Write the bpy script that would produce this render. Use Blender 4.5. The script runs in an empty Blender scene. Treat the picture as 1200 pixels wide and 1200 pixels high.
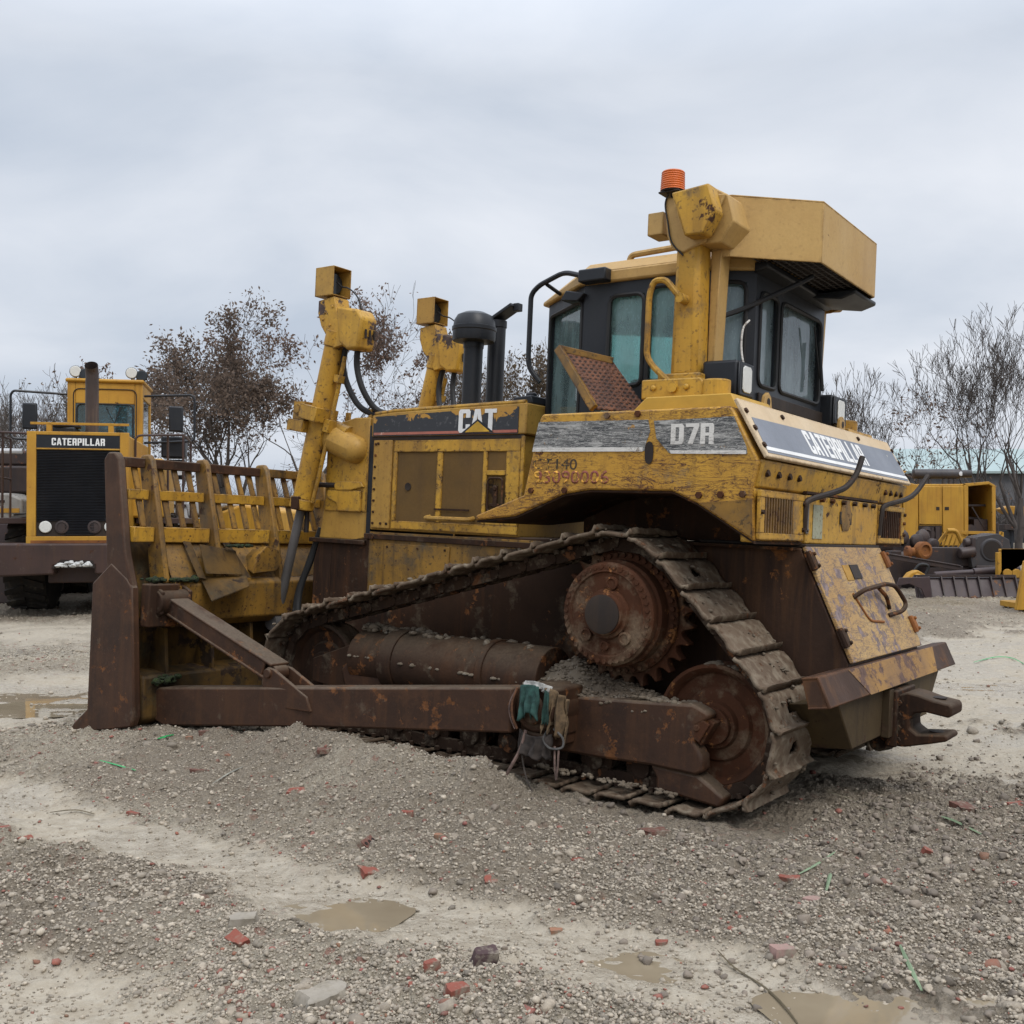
import bpy, bmesh, math, random
import numpy as np
from mathutils import Vector, Matrix, Euler, noise
random.seed(7); RNG = np.random.default_rng(7)
scene = bpy.context.scene
COL = scene.collection
PI = math.pi
def rad(a): return math.radians(a)

# ------------------------------------------------------------------ mesh builder
class MB:
    def __init__(s): s.v = []; s.f = []
    def add(s, vs, fs):
        o = len(s.v); s.v += [tuple(p) for p in vs]; s.f += [tuple(i + o for i in f) for f in fs]; return s
    def box(s, x0, x1, y0, y1, z0, z1):
        vs = [(x, y, z) for x in (x0, x1) for y in (y0, y1) for z in (z0, z1)]
        return s.add(vs, [(0,1,3,2),(4,6,7,5),(0,4,5,1),(2,3,7,6),(0,2,6,4),(1,5,7,3)])
    def obox(s, c, ax, ay, az):
        c = Vector(c); ax, ay, az = Vector(ax), Vector(ay), Vector(az)
        vs = [c + ax*i + ay*j + az*k for i in (-1,1) for j in (-1,1) for k in (-1,1)]
        return s.add(vs, [(0,1,3,2),(4,6,7,5),(0,4,5,1),(2,3,7,6),(0,2,6,4),(1,5,7,3)])
    def bar(s, p0, p1, w, h, up=(0,0,1)):
        p0, p1 = Vector(p0), Vector(p1); d = (p1-p0); l = d.length; d.normalize()
        u = Vector(up); sd = d.cross(u)
        if sd.length < 1e-4: sd = d.cross(Vector((1,0,0)))
        sd.normalize(); u = sd.cross(d)
        return s.obox((p0+p1)/2, d*l/2, sd*w/2, u*h/2)
    def prism(s, pts, axis, a, b):
        n = len(pts)
        def m(p, t):
            return {'y': (p[0], t, p[1]), 'x': (t, p[0], p[1]), 'z': (p[0], p[1], t)}[axis]
        vs = [m(p, a) for p in pts] + [m(p, b) for p in pts]
        fs = [tuple(range(n)), tuple(range(2*n-1, n-1, -1))] + [(i, (i+1) % n, n+(i+1) % n, n+i) for i in range(n)]
        return s.add(vs, fs)
    def loft(s, A, B):
        n = len(A)
        return s.add(list(A)+list(B), [tuple(range(n)), tuple(range(2*n-1, n-1, -1))] + [(i, (i+1) % n, n+(i+1) % n, n+i) for i in range(n)])
    def plate(s, pts, t):
        t = Vector(t); return s.loft([Vector(p) for p in pts], [Vector(p)+t for p in pts])
    def frame_of(s, d):
        d = Vector(d).normalized(); a = Vector((0,0,1)) if abs(d.z) < .9 else Vector((1,0,0))
        u = d.cross(a).normalized(); return d, u, d.cross(u)
    def cyl(s, p0, p1, r, r1=None, n=20, cap=True):
        p0, p1 = Vector(p0), Vector(p1); d, u, w = s.frame_of(p1-p0); r1 = r if r1 is None else r1
        vs = [p + (u*math.cos(2*PI*i/n) + w*math.sin(2*PI*i/n))*q for p, q in ((p0, r), (p1, r1)) for i in range(n)]
        fs = [(i, (i+1) % n, n+(i+1) % n, n+i) for i in range(n)]
        if cap: fs += [tuple(range(n-1, -1, -1)), tuple(range(n, 2*n))]
        return s.add(vs, fs)
    def lathe(s, prof, o, axis=(0,0,1), n=28, close=False):
        o = Vector(o); d, u, w = s.frame_of(axis); m = len(prof)
        vs = [o + d*h + (u*math.cos(2*PI*i/n) + w*math.sin(2*PI*i/n))*r for r, h in prof for i in range(n)]
        fs = [(j*n+i, j*n+(i+1) % n, (j+1)*n+(i+1) % n, (j+1)*n+i) for j in range(m-1) for i in range(n)]
        if close: fs += [((m-1)*n+i, (m-1)*n+(i+1) % n, (i+1) % n, i) for i in range(n)]
        else: fs += [tuple(range(n-1, -1, -1)), tuple((m-1)*n+i for i in range(n))]
        return s.add(vs, fs)
    def tube(s, pts, r, n=8, cap=True):
        pts = [Vector(p) for p in pts]; rs = r if isinstance(r, (list, tuple)) else [r]*len(pts)
        ref = None; vs = []
        for i, p in enumerate(pts):
            d = (pts[min(i+1, len(pts)-1)] - pts[max(i-1, 0)]).normalized()
            if ref is None: ref = s.frame_of(d)[1]
            u = (ref - d*ref.dot(d)).normalized(); ref = u; w = d.cross(u)
            vs += [p + (u*math.cos(2*PI*k/n) + w*math.sin(2*PI*k/n))*rs[i] for k in range(n)]
        m = len(pts)
        fs = [(j*n+i, j*n+(i+1) % n, (j+1)*n+(i+1) % n, (j+1)*n+i) for j in range(m-1) for i in range(n)]
        if cap: fs += [tuple(range(n-1, -1, -1)), tuple((m-1)*n+i for i in range(n))]
        return s.add(vs, fs)
    def bolts(s, pts, d, r=.014, h=.014):
        d = Vector(d).normalized()
        for p in pts: s.cyl(Vector(p)-d*.004, Vector(p)+d*h, r, r*.92, n=6)
        return s
    def build(s, name, mat, parent=None, bevel=0, smooth=35, dbl=False):
        me = bpy.data.meshes.new(name); me.from_pydata(s.v, [], s.f)
        bm = bmesh.new(); bm.from_mesh(me)
        if dbl: bmesh.ops.remove_doubles(bm, verts=bm.verts, dist=1e-4)
        bmesh.ops.recalc_face_normals(bm, faces=bm.faces); bm.to_mesh(me); bm.free()
        if smooth:
            me.shade_smooth(); me.set_sharp_from_angle(angle=rad(smooth))
        o = bpy.data.objects.new(name, me); COL.objects.link(o)
        if mat is not None: me.materials.append(mat)
        if parent is not None: o.parent = parent
        if bevel:
            b = o.modifiers.new('edge', 'BEVEL'); b.width = bevel; b.segments = 2; b.limit_method = 'ANGLE'; b.angle_limit = rad(40)
        return o

def smooth_path(pts, k=6):
    P = [Vector(p) for p in pts]; out = []
    for i in range(len(P)-1):
        p0 = P[max(i-1, 0)]; p1 = P[i]; p2 = P[i+1]; p3 = P[min(i+2, len(P)-1)]
        for j in range(k):
            t = j/k
            out.append(.5*((2*p1) + (-p0+p2)*t + (2*p0-5*p1+4*p2-p3)*t*t + (-p0+3*p1-3*p2+p3)*t**3))
    out.append(P[-1]); return out

def round_corners(pts, r, k=5):
    """polyline with its inner corners turned into short arcs (bent pipe)"""
    P = [Vector(p) for p in pts]; out = [P[0]]
    for i in range(1, len(P)-1):
        a, b, c = P[i-1], P[i], P[i+1]; ra = min(r, (a-b).length*.45, (c-b).length*.45)
        q0 = b + (a-b).normalized()*ra; q1 = b + (c-b).normalized()*ra
        for j in range(k+1):
            t = j/k; out.append(q0*(1-t)**2 + b*2*t*(1-t) + q1*t*t)
    out.append(P[-1]); return out

def np_mesh(name, V, F, mat, parent=None, smooth=False, col=None):
    """fast mesh from arrays; F is (n,3) or (n,4)"""
    V = np.asarray(V, dtype=np.float32); F = np.asarray(F, dtype=np.int32); k = F.shape[1]
    me = bpy.data.meshes.new(name)
    me.vertices.add(len(V)); me.vertices.foreach_set('co', V.ravel())
    me.loops.add(F.size); me.loops.foreach_set('vertex_index', F.ravel())
    me.polygons.add(len(F)); me.polygons.foreach_set('loop_start', np.arange(0, F.size, k, dtype=np.int32))
    me.polygons.foreach_set('loop_total', np.full(len(F), k, dtype=np.int32))
    if smooth: me.polygons.foreach_set('use_smooth', np.ones(len(F), dtype=bool))
    if col is not None:
        a = me.attributes.new('tint', 'FLOAT_COLOR', 'POINT')
        c = np.ones((len(V), 4), dtype=np.float32); c[:, :np.shape(col)[1]] = col; a.data.foreach_set('color', c.ravel())
    me.update(calc_edges=True); me.validate()
    o = bpy.data.objects.new(name, me); COL.objects.link(o)
    if mat is not None: me.materials.append(mat)
    if parent is not None: o.parent = parent
    return o

def tag(o, label=None, cat=None, group=None, kind=None):
    if label: o['label'] = label
    if cat: o['category'] = cat
    if group: o['group'] = group
    if kind: o['kind'] = kind
    return o

def thing(name, label, cat, loc=(0,0,0), rz=0, group=None, matrix=None):
    o = bpy.data.objects.new(name, None); COL.objects.link(o); o.empty_display_size = .3
    if matrix is not None: o.matrix_world = matrix
    else: o.location = loc; o.rotation_euler = (0, 0, rz)
    return tag(o, label, cat, group)

def text_mesh(name, body, mat, parent, M, height, width, depth=.003, bold=.0, shear=0):
    """flat lettering of a given height and width, laid in the plane of M (x = reading direction, y = up)"""
    cu = bpy.data.curves.new(name, 'FONT'); cu.body = body; cu.offset = bold; cu.shear = shear; cu.extrude = 0; cu.resolution_u = 4
    t = bpy.data.objects.new(name, cu); COL.objects.link(t)
    bpy.context.view_layer.update()
    me = bpy.data.meshes.new_from_object(t.evaluated_get(bpy.context.evaluated_depsgraph_get()))
    bpy.data.objects.remove(t); bpy.data.curves.remove(cu)
    n = len(me.vertices); co = np.zeros(n*3, dtype=np.float32); me.vertices.foreach_get('co', co); co = co.reshape(-1, 3)
    lo, hi = co.min(0), co.max(0)
    co[:, 0] = (co[:, 0]-lo[0])/(hi[0]-lo[0])*width; co[:, 1] = (co[:, 1]-lo[1])/(hi[1]-lo[1])*height; co[:, 2] = 0
    me.vertices.foreach_set('co', co.ravel())
    bm = bmesh.new(); bm.from_mesh(me)
    r = bmesh.ops.extrude_face_region(bm, geom=bm.faces[:]); vs = [e for e in r['geom'] if isinstance(e, bmesh.types.BMVert)]
    bmesh.ops.translate(bm, verts=vs, vec=(0, 0, depth)); bmesh.ops.recalc_face_normals(bm, faces=bm.faces)
    bm.transform(M); bm.to_mesh(me); bm.free(); me.name = name; me.materials.clear(); me.materials.append(mat)
    o = bpy.data.objects.new(name, me); COL.objects.link(o)
    if parent is not None: o.parent = parent
    return o

def plane_M(o, xdir, ydir):
    x = Vector(xdir).normalized(); y = Vector(ydir); y = (y - x*y.dot(x)).normalized(); z = x.cross(y)
    M = Matrix((x, y, z)).transposed().to_4x4(); M.translation = Vector(o); return M

# ------------------------------------------------------------------ numpy noise
def _hash(ix, iy, seed):
    h = (ix.astype(np.int64)*374761393 + iy.astype(np.int64)*668265263 + seed*974711) & 0xffffffff
    h = ((h ^ (h >> 13))*1274126177) & 0xffffffff
    return ((h ^ (h >> 16)) & 0xffff)/65535.0
def vnoise(x, y, seed=0):
    ix, iy = np.floor(x), np.floor(y); fx, fy = x-ix, y-iy
    fx = fx*fx*fx*(fx*(fx*6-15)+10); fy = fy*fy*fy*(fy*(fy*6-15)+10)
    a, b = _hash(ix, iy, seed), _hash(ix+1, iy, seed); c, d = _hash(ix, iy+1, seed), _hash(ix+1, iy+1, seed)
    return (a*(1-fx)+b*fx)*(1-fy) + (c*(1-fx)+d*fx)*fy
def fbm(x, y, oct=4, seed=0, gain=.5):
    s = 0; a = 1; t = 0
    for i in range(oct):
        s = s + a*vnoise(x*2**i + 17.3*i, y*2**i - 9.1*i, seed+i); t += a; a *= gain
    return s/t - .5

_T, _S = .36, .17
_LA = [(0,0),(.30,0),(.36,.22),(.5,.22),(.5,.38),(.41,.38),(.5,.80),(.5,1),(.30,1)]
def _bx(a, b, c, d): return [(a,b),(c,b),(c,d),(a,d)]
GLYPH = {
 'C': [[(0,.10),(.12,0),(_T,0),(_T,1),(.12,1),(0,.90)], [(_T,0),(.88,0),(1,.10),(1,.36),(1-_T,.36),(1-_T,_S),(_T,_S)], [(_T,1-_S),(1-_T,1-_S),(1-_T,.64),(1,.64),(1,.90),(.88,1),(_T,1)]],
 'A': [_LA, [(1-x, y) for x, y in _LA[::-1]]],
 'T': [_bx(0,1-_S,1,1), _bx(.32,0,.68,1-_S)],
 'E': [_bx(0,0,_T,1), _bx(_T,0,1,_S), _bx(_T,.42,.86,.58), _bx(_T,1-_S,1,1)],
 'L': [_bx(0,0,_T,1), _bx(_T,0,1,_S)],
 'I': [_bx(0,0,1,1)],
 'P': [_bx(0,0,_T,1), [(_T,.38),(.88,.38),(1,.48),(1,.90),(.88,1),(_T,1),(_T,1-_S),(1-_T,1-_S),(1-_T,.54),(_T,.54)]],
 'R': [_bx(0,0,_T,1), [(_T,.40),(1-_T,.40),(1-_T,0),(1,0),(1,.40),(.92,.47),(1,.55),(1,.90),(.88,1),(_T,1),(_T,1-_S),(1-_T,1-_S),(1-_T,.55),(_T,.55)]],
 'D': [_bx(0,0,_T,1), [(_T,0),(.85,0),(1,.12),(1,.88),(.85,1),(_T,1),(_T,1-_S),(1-_T,1-_S),(1-_T,_S),(_T,_S)]],
 '7': [_bx(0,1-_S,1,1), [(.18,0),(.56,0),(1,1-_S),(.62,1-_S)]],
}
def block_text(name, body, mat, parent, M, height, width, depth=.003, gap=.17):
    """heavy condensed lettering, each stroke a raised plate"""
    ws = [.42 if c == 'I' else 1.12 if c == 'A' else 1. for c in body]; tot = sum(ws)+gap*(len(body)-1); u = width/tot; x = 0; m = MB()
    for c, w_ in zip(body, ws):
        for poly in GLYPH[c]:
            lo = [M @ Vector(((x+px*w_)*u, py*height, 0)) for px, py in poly]; hi = [M @ Vector(((x+px*w_)*u, py*height, depth)) for px, py in poly]
            m.loft(lo, hi)
        x += w_+gap
    return m.build(name, mat, parent, 0, 0)
# ------------------------------------------------------------------ materials
class NT:
    def __init__(s, name):
        s.m = bpy.data.materials.new(name); s.m.use_nodes = True; s.t = s.m.node_tree; s.t.nodes.clear()
        s.out = s.t.nodes.new('ShaderNodeOutputMaterial')
    def n(s, typ, ins=None, **props):
        nd = s.t.nodes.new(typ)
        for k, v in props.items(): setattr(nd, k, v)
        for k, v in (ins or {}).items():
            sk = nd.inputs[k]
            if isinstance(v, bpy.types.NodeSocket): s.t.links.new(v, sk)
            elif isinstance(v, (tuple, list)) and len(v) == 3 and sk.type == 'RGBA': sk.default_value = (*v, 1)
            else: sk.default_value = v
        return nd
    def noise(s, vec, scale, detail=5, rough=.55, dist=0):
        return s.n('ShaderNodeTexNoise', {'Vector': vec, 'Scale': scale, 'Detail': detail, 'Roughness': rough, 'Distortion': dist}).outputs['Fac']
    def rng(s, v, a, b, c=0., d=1.):
        return s.n('ShaderNodeMapRange', {'Value': v, 'From Min': a, 'From Max': b, 'To Min': c, 'To Max': d}).outputs[0]
    def math(s, op, a, b=0.):
        return s.n('ShaderNodeMath', {0: a, 1: b}, operation=op).outputs[0]
    def mix(s, f, a, b):
        return s.n('ShaderNodeMix', {0: f, 6: a, 7: b}, data_type='RGBA').outputs[2]
    def scale(s, vec, sc):
        return s.n('ShaderNodeMapping', {'Vector': vec, 'Scale': sc}).outputs[0]
    def bump(s, h, strength, dist=.01, normal=None):
        d = {'Height': h, 'Strength': strength, 'Distance': dist}
        if normal is not None: d['Normal'] = normal
        return s.n('ShaderNodeBump', d).outputs[0]
    def obj(s, rand=False):
        v = s.n('ShaderNodeTexCoord').outputs['Object']
        if rand:
            r = s.n('ShaderNodeObjectInfo').outputs['Random']
            r = s.math('MULTIPLY', r, 37.)
            v = s.n('ShaderNodeVectorMath', {0: v, 1: r}, operation='ADD').outputs[0]
        return v
    def principled(s, **k):
        ins = {kk.replace('_', ' '): v for kk, v in k.items()}
        p = s.n('ShaderNodeBsdfPrincipled', ins); s.t.links.new(p.outputs[0], s.out.inputs[0]); return p

def worn(name, base, alt, rust=(.035,.016,.009), rust_amt=.3, chip_scale=9., dust=None, dust_amt=0., dust_scale=5., dust_up=0., rough=.5,
         streak=.3, streak_col=(.07,.038,.018), scratch=0., scratch_col=(.06,.025,.018), edge=0., bump=.25, rand=False, tone=1.7, wet=.0, chip_bump=.3, spec=.3, speck=0.):
    t = NT(name); vec = t.obj(rand)
    blot = t.noise(vec, 2.3, 6, .62)
    col = t.mix(t.rng(t.noise(vec, tone, 5, .6), .36, .64), base, alt)
    fine = t.noise(vec, 60., 4, .6)
    col = t.mix(t.rng(fine, .3, .8, 0, .22), col, tuple(c*.45 for c in base))
    if streak:
        sv = t.scale(vec, (11, 11, .9)); sm = t.rng(t.noise(sv, 1., 6, .6, .3), .5, .72, 0, streak)
        col = t.mix(sm, col, streak_col)
    if speck:
        sp = t.rng(t.noise(vec, 38., 3, .5), .60, .66, 0, speck); col = t.mix(sp, col, streak_col)
        gm = t.rng(t.noise(vec, 3.1, 8, .7, .4), .50, .68, 0, speck); col = t.mix(gm, col, tuple(c*1.6 for c in streak_col))
    chipn = t.noise(vec, chip_scale, 9, .72)
    thr = .715-.24*rust_amt
    q = t.math('ADD', chipn, t.math('MULTIPLY', t.math('SUBTRACT', blot, .5), .55))
    mask = t.rng(q, thr, thr+.035)
    if scratch:
        sv = t.scale(vec, (1.6, 1.6, 9)); n = t.noise(sv, 1.5, 7, .62, .9)
        ln = t.rng(t.math('ABSOLUTE', t.math('SUBTRACT', n, .5)), .004, .016, 1, 0)
        n2 = t.noise(t.scale(vec, (2.4, 2.4, 12)), 2.2, 6, .6, 1.3)
        ln2 = t.rng(t.math('ABSOLUTE', t.math('SUBTRACT', n2, .47)), .004, .015, 1, 0)
        n3 = t.noise(t.scale(vec, (5, 5, 20)), 2.0, 5, .6, 1.6)
        ln2 = t.math('MAXIMUM', ln2, t.math('MULTIPLY', t.rng(t.math('ABSOLUTE', t.math('SUBTRACT', n3, .52)), .004, .016, 1, 0), .8))
        ln = t.math('MAXIMUM', ln, ln2)
        ln = t.math('MULTIPLY', ln, t.rng(blot, .34, .48, .15*scratch, scratch))
        col = t.mix(ln, col, scratch_col)
    if edge:
        bv = t.n('ShaderNodeBevel', {'Radius': .022}, samples=4).outputs[0]
        g = t.n('ShaderNodeNewGeometry').outputs['Normal']
        d = t.n('ShaderNodeVectorMath', {0: bv, 1: g}, operation='DOT_PRODUCT').outputs['Value']
        e = t.rng(t.math('SUBTRACT', 1.0, d), .01, .10)
        e = t.math('MULTIPLY', e, t.rng(chipn, .42, .56, 0, edge))
        mask = t.math('MAXIMUM', mask, e)
    rc = t.mix(t.rng(t.noise(vec, 23., 5, .6), .35, .68), rust, tuple(min(1, c*2.1) for c in rust))
    col = t.mix(mask, col, rc)
    if dust:
        dn = t.noise(vec, dust_scale, 8, .68)
        dm = t.rng(dn, .62-.3*dust_amt, .78-.3*dust_amt, 0, .9)
        if dust_up:
            nz = t.n('ShaderNodeSeparateXYZ', {0: t.n('ShaderNodeNewGeometry').outputs['Normal']}).outputs[2]
            up = t.rng(nz, .15, .8, 0, dust_up)
            dm = t.math('MAXIMUM', dm, t.math('MULTIPLY', up, t.rng(dn, .3, .5)))
        col = t.mix(dm, col, t.mix(t.rng(fine, .3, .7), dust, tuple(c*.6 for c in dust)))
    rg = t.rng(mask, 0, 1, rough, .85)
    rg = t.math('ADD', rg, t.rng(blot, .3, .7, -.1, .1))
    h = t.math('ADD', t.math('MULTIPLY', mask, -chip_bump), t.math('MULTIPLY', t.noise(vec, 34., 6, .6), .5))
    t.principled(Base_Color=col, Roughness=rg, Normal=t.bump(h, bump, .008), Specular_IOR_Level=spec)
    return t.m

def plain(name, c, rough=.6, var=.25, scale=8., metal=0., bump=.1, spec=.4):
    t = NT(name); v = t.obj()
    col = t.mix(t.rng(t.noise(v, scale, 6, .6), .3, .7), c, tuple(x*(1-var*2) for x in c))
    t.principled(Base_Color=col, Roughness=rough, Metallic=metal, Normal=t.bump(t.noise(v, 50., 5), bump, .005), Specular_IOR_Level=spec)
    return t.m

YEL = (.54,.305,.036); YEL2 = (.42,.222,.027)
M = {}
M['yellow'] = worn('worn yellow paint', YEL, YEL2, rust_amt=.36, chip_scale=13, streak=.45, edge=.95, dust=(.13,.095,.06), dust_amt=.22, dust_scale=7, dust_up=.35, speck=0.55)
M['yellow_clean'] = worn('yellow paint', (.45,.265,.055), (.37,.205,.042), rust_amt=.14, chip_scale=16, streak=.25, edge=.7, dust=(.2,.14,.08), dust_amt=.05, speck=0.30)
M['yellow_pale'] = worn('faded yellow paint', (.47,.30,.105), (.42,.255,.082), rust_amt=.10, chip_scale=14, streak=.14, edge=.5, streak_col=(.2,.11,.04), speck=0.20)
M['yellow_scratched'] = worn('scratched yellow paint', (.52,.285,.038), (.37,.18,.025), rust=(.06,.024,.014), rust_amt=.36, chip_scale=14, streak=.35, scratch=1., scratch_col=(.06,.020,.014), edge=.9, dust=(.2,.15,.09), dust_amt=.12, speck=0.50)
M['yellow_dirty'] = worn('dirty yellow paint', (.33,.175,.028), (.15,.08,.02), rust_amt=.45, chip_scale=11, streak=.8, streak_col=(.035,.024,.014), edge=.8, dust=(.10,.075,.045), dust_amt=.3, speck=0.70)
M['yellow_grime'] = worn('yellow paint under grime', (.115,.062,.014), (.030,.020,.010), rust=(.018,.011,.007), rust_amt=.62, chip_scale=6, streak=1., streak_col=(.012,.008,.006), edge=.3, dust=(.05,.04,.022), dust_amt=.35, tone=2.6, rough=.7, spec=.2)
M['olive_plate'] = worn('brown olive plate', (.085,.058,.026), (.048,.032,.017), rust=(.035,.021,.013), rust_amt=.5, chip_scale=7, streak=.8, streak_col=(.03,.02,.012), rough=.65, spec=.2, edge=.4)
M['yellow_chipped'] = worn('chipped yellow on steel', (.43,.28,.11), (.35,.20,.065), rust=(.115,.088,.085), rust_amt=.74, chip_scale=9, streak=.15, streak_col=(.10,.06,.04), edge=.3, bump=.35, scratch=.8, scratch_col=(.07,.05,.05))
M['cream'] = worn('sun bleached cream paint', (.60,.47,.31), (.54,.40,.24), rust_amt=.12, chip_scale=15, streak=.1, edge=.7, rough=.55)
M['rust'] = worn('brown rusted steel', (.046,.0235,.0135), (.022,.0125,.0085), rust=(.095,.038,.014), rust_amt=.48, chip_scale=8, streak=.6, streak_col=(.075,.032,.014), dust=(.16,.125,.085), dust_amt=.14, dust_up=.35, rough=.75, bump=.5, spec=.15)
M['rust_arm'] = worn('smooth brown rust', (.054,.027,.0165), (.030,.017,.012), rust=(.088,.037,.015), rust_amt=.40, chip_scale=9, streak=.8, streak_col=(.072,.034,.017), dust=(.16,.125,.088), dust_amt=.10, dust_up=.6, rough=.62, bump=.4, edge=.5, spec=.2, speck=.35)
M['rust_red'] = worn('red brown rust', (.085,.033,.0165), (.045,.021,.0125), rust=(.14,.062,.024), rust_amt=.48, chip_scale=11, streak=.4, streak_col=(.022,.014,.010), dust=(.19,.135,.088), dust_amt=.36, rough=.85, bump=.6, spec=.12)
M['rust_orange'] = worn('orange rust', (.26,.10,.025), (.10,.035,.016), rust=(.05,.02,.012), rust_amt=.4, chip_scale=20, rough=.8, bump=.4)
M['rust_plate'] = worn('brown steel plate', (.056,.029,.018), (.030,.0165,.011), rust=(.12,.05,.018), rust_amt=.38, chip_scale=6, streak=.8, streak_col=(.10,.048,.022), rough=.6, bump=.35, edge=.4, tone=1.2, spec=.2)
M['bumper'] = worn('bumper paint left on steel', (.36,.19,.035), (.20,.11,.045), rust=(.070,.042,.033), rust_amt=.84, chip_scale=9, streak=.4, rough=.6, scratch=.6)
M['mud_steel'] = worn('steel caked with dry mud', (.045,.028,.020), (.028,.018,.013), rust=(.09,.040,.019), rust_amt=.42, dust=(.19,.155,.115), dust_amt=.36, dust_scale=11, dust_up=.35, rough=.9, bump=.8, rand=True, spec=.12)
M['shoe'] = worn('worn track shoe steel', (.135,.098,.068), (.082,.056,.038), rust=(.080,.038,.020), rust_amt=.45, chip_scale=12, dust=(.27,.22,.16), dust_amt=.50, dust_scale=15, streak=.2, rough=.85, bump=1., rand=True, spec=.15)
M['mud'] = worn('dried grey mud', (.17,.138,.10), (.10,.076,.054), rust=(.06,.04,.03), rust_amt=.3, chip_scale=30, dust=(.28,.25,.21), dust_amt=.2, dust_scale=25, streak=0, rough=.95, bump=1.)
M['dark'] = worn('dark greasy steel', (.018,.013,.011), (.028,.019,.014), rust=(.05,.025,.015), rust_amt=.2, streak=.3, rough=.65)
M['black'] = worn('faded black paint', (.010,.0115,.015), (.017,.019,.023), rust=(.06,.05,.045), rust_amt=.06, chip_scale=14, streak=.12, streak_col=(.04,.036,.033), rough=.42, bump=.08)
M['rubber'] = worn('black rubber', (.012,.012,.013), (.020,.020,.020), rust=(.04,.035,.03), rust_amt=.12, rough=.55, bump=.1, streak=.1)
M['chrome'] = worn('dull cylinder rod', (.12,.115,.115), (.08,.075,.07), rust=(.05,.03,.02), rust_amt=.15, rough=.3, streak=.2)
M['white_paint'] = worn('white lettering', (.78,.78,.76), (.68,.68,.67), rust=(.3,.3,.3), rust_amt=.10, chip_scale=18, streak=.05, rough=.6)
M['white_worn'] = worn('scuffed white lettering', (.66,.64,.60), (.5,.48,.44), rust=(.16,.14,.12), rust_amt=.45, chip_scale=16, streak=.1, rough=.7, scratch=.6, scratch_col=(.10,.08,.07))
M['black_ink'] = worn('faint black stencil ink', (.035,.03,.02), (.10,.06,.03), rust=(.40,.21,.033), rust_amt=.68, chip_scale=30, rough=.7)
M['red_ink'] = worn('faded red stencil ink', (.20,.05,.045), (.28,.11,.05), rust=(.40,.21,.033), rust_amt=.84, chip_scale=24, rough=.7)
M['red_stripe'] = worn('faded red stripe', (.42,.12,.085), (.36,.15,.11), rust=(.45,.33,.27), rust_amt=.3, rough=.6)
M['orange'] = plain('orange lens', (.62,.13,.018), .35, .12, 20.)
M['lens'] = plain('clear lamp lens', (.62,.62,.58), .25, .08, 30.)
M['lens_dark'] = plain('dark lamp lens', (.02,.025,.03), .15)
M['grey_sticker'] = worn('worn label', (.36,.37,.27), (.25,.25,.17), rust=(.12,.09,.05), rust_amt=.5, chip_scale=40, rough=.6)
M['brown_mesh'] = worn('dusty brown mesh insert', (.155,.085,.022), (.095,.055,.018), rust=(.045,.026,.012), rust_amt=.2, chip_scale=6, streak=.3, rough=.8, bump=.35)

def decal_side(name):
    """black decal foil with long white scuffs"""
    t = NT(name); v = t.obj()
    base = t.mix(t.rng(t.noise(v, 7., 5), .4, .6), (.030,.032,.035), (.085,.085,.083))
    m = None
    for sc, dd, th in (((2.0,1,26),1.2,.50),((3.2,1,40),.8,.46),((1.2,1,14),1.8,.53)):
        n = t.noise(t.scale(v, sc), 2.4, 7, .62, dd)
        l = t.rng(t.math('ABSOLUTE', t.math('SUBTRACT', n, th)), .004, .014, 1, 0)
        m = l if m is None else t.math('MAXIMUM', m, l)
    big = t.rng(t.noise(t.scale(v, (3,1,11)), 1.6, 8, .7), .54, .64, 0, .8)
    m = t.math('MAXIMUM', m, big)
    col = t.mix(t.math('MULTIPLY', m, .85), base, (.50,.49,.46))
    yel = t.rng(t.noise(v, 9., 9, .75), .63, .655)
    col = t.mix(yel, col, (.36,.19,.04))
    t.principled(Base_Color=col, Roughness=.55)
    return t.m
M['decal_side'] = decal_side('scuffed black decal')
M['yellow_patchy'] = worn('yellow paint flaked to dark steel', YEL, YEL2, rust=(.040,.028,.027), rust_amt=.80, chip_scale=5, streak=.3, edge=1., dust=(.13,.095,.06), dust_amt=.1, speck=0.40)
M['decal_grey'] = worn('faded grey decal', (.185,.20,.235), (.155,.17,.20), rust=(.5,.48,.42), rust_amt=.04, chip_scale=22, streak=.05, rough=.45)
def decal_hood():
    t = NT('peeling black decal'); v = t.obj()
    z = t.n('ShaderNodeSeparateXYZ', {0: v}).outputs[2]
    n = t.noise(t.scale(v, (3.2,1,3.6)), 1.7, 8, .62, .7)
    q = t.math('ADD', n, t.rng(z, 2.08, 2.27, -.27, .12))
    col = t.mix(t.rng(q, .50, .515), (.020,.022,.027), (.40,.205,.028))
    gr = t.rng(t.noise(v, 20., 8, .7), .58, .66, 0, .5)
    col = t.mix(gr, col, (.16,.16,.16))
    t.principled(Base_Color=col, Roughness=.55); return t.m
M['decal_hood'] = decal_hood()

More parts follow.
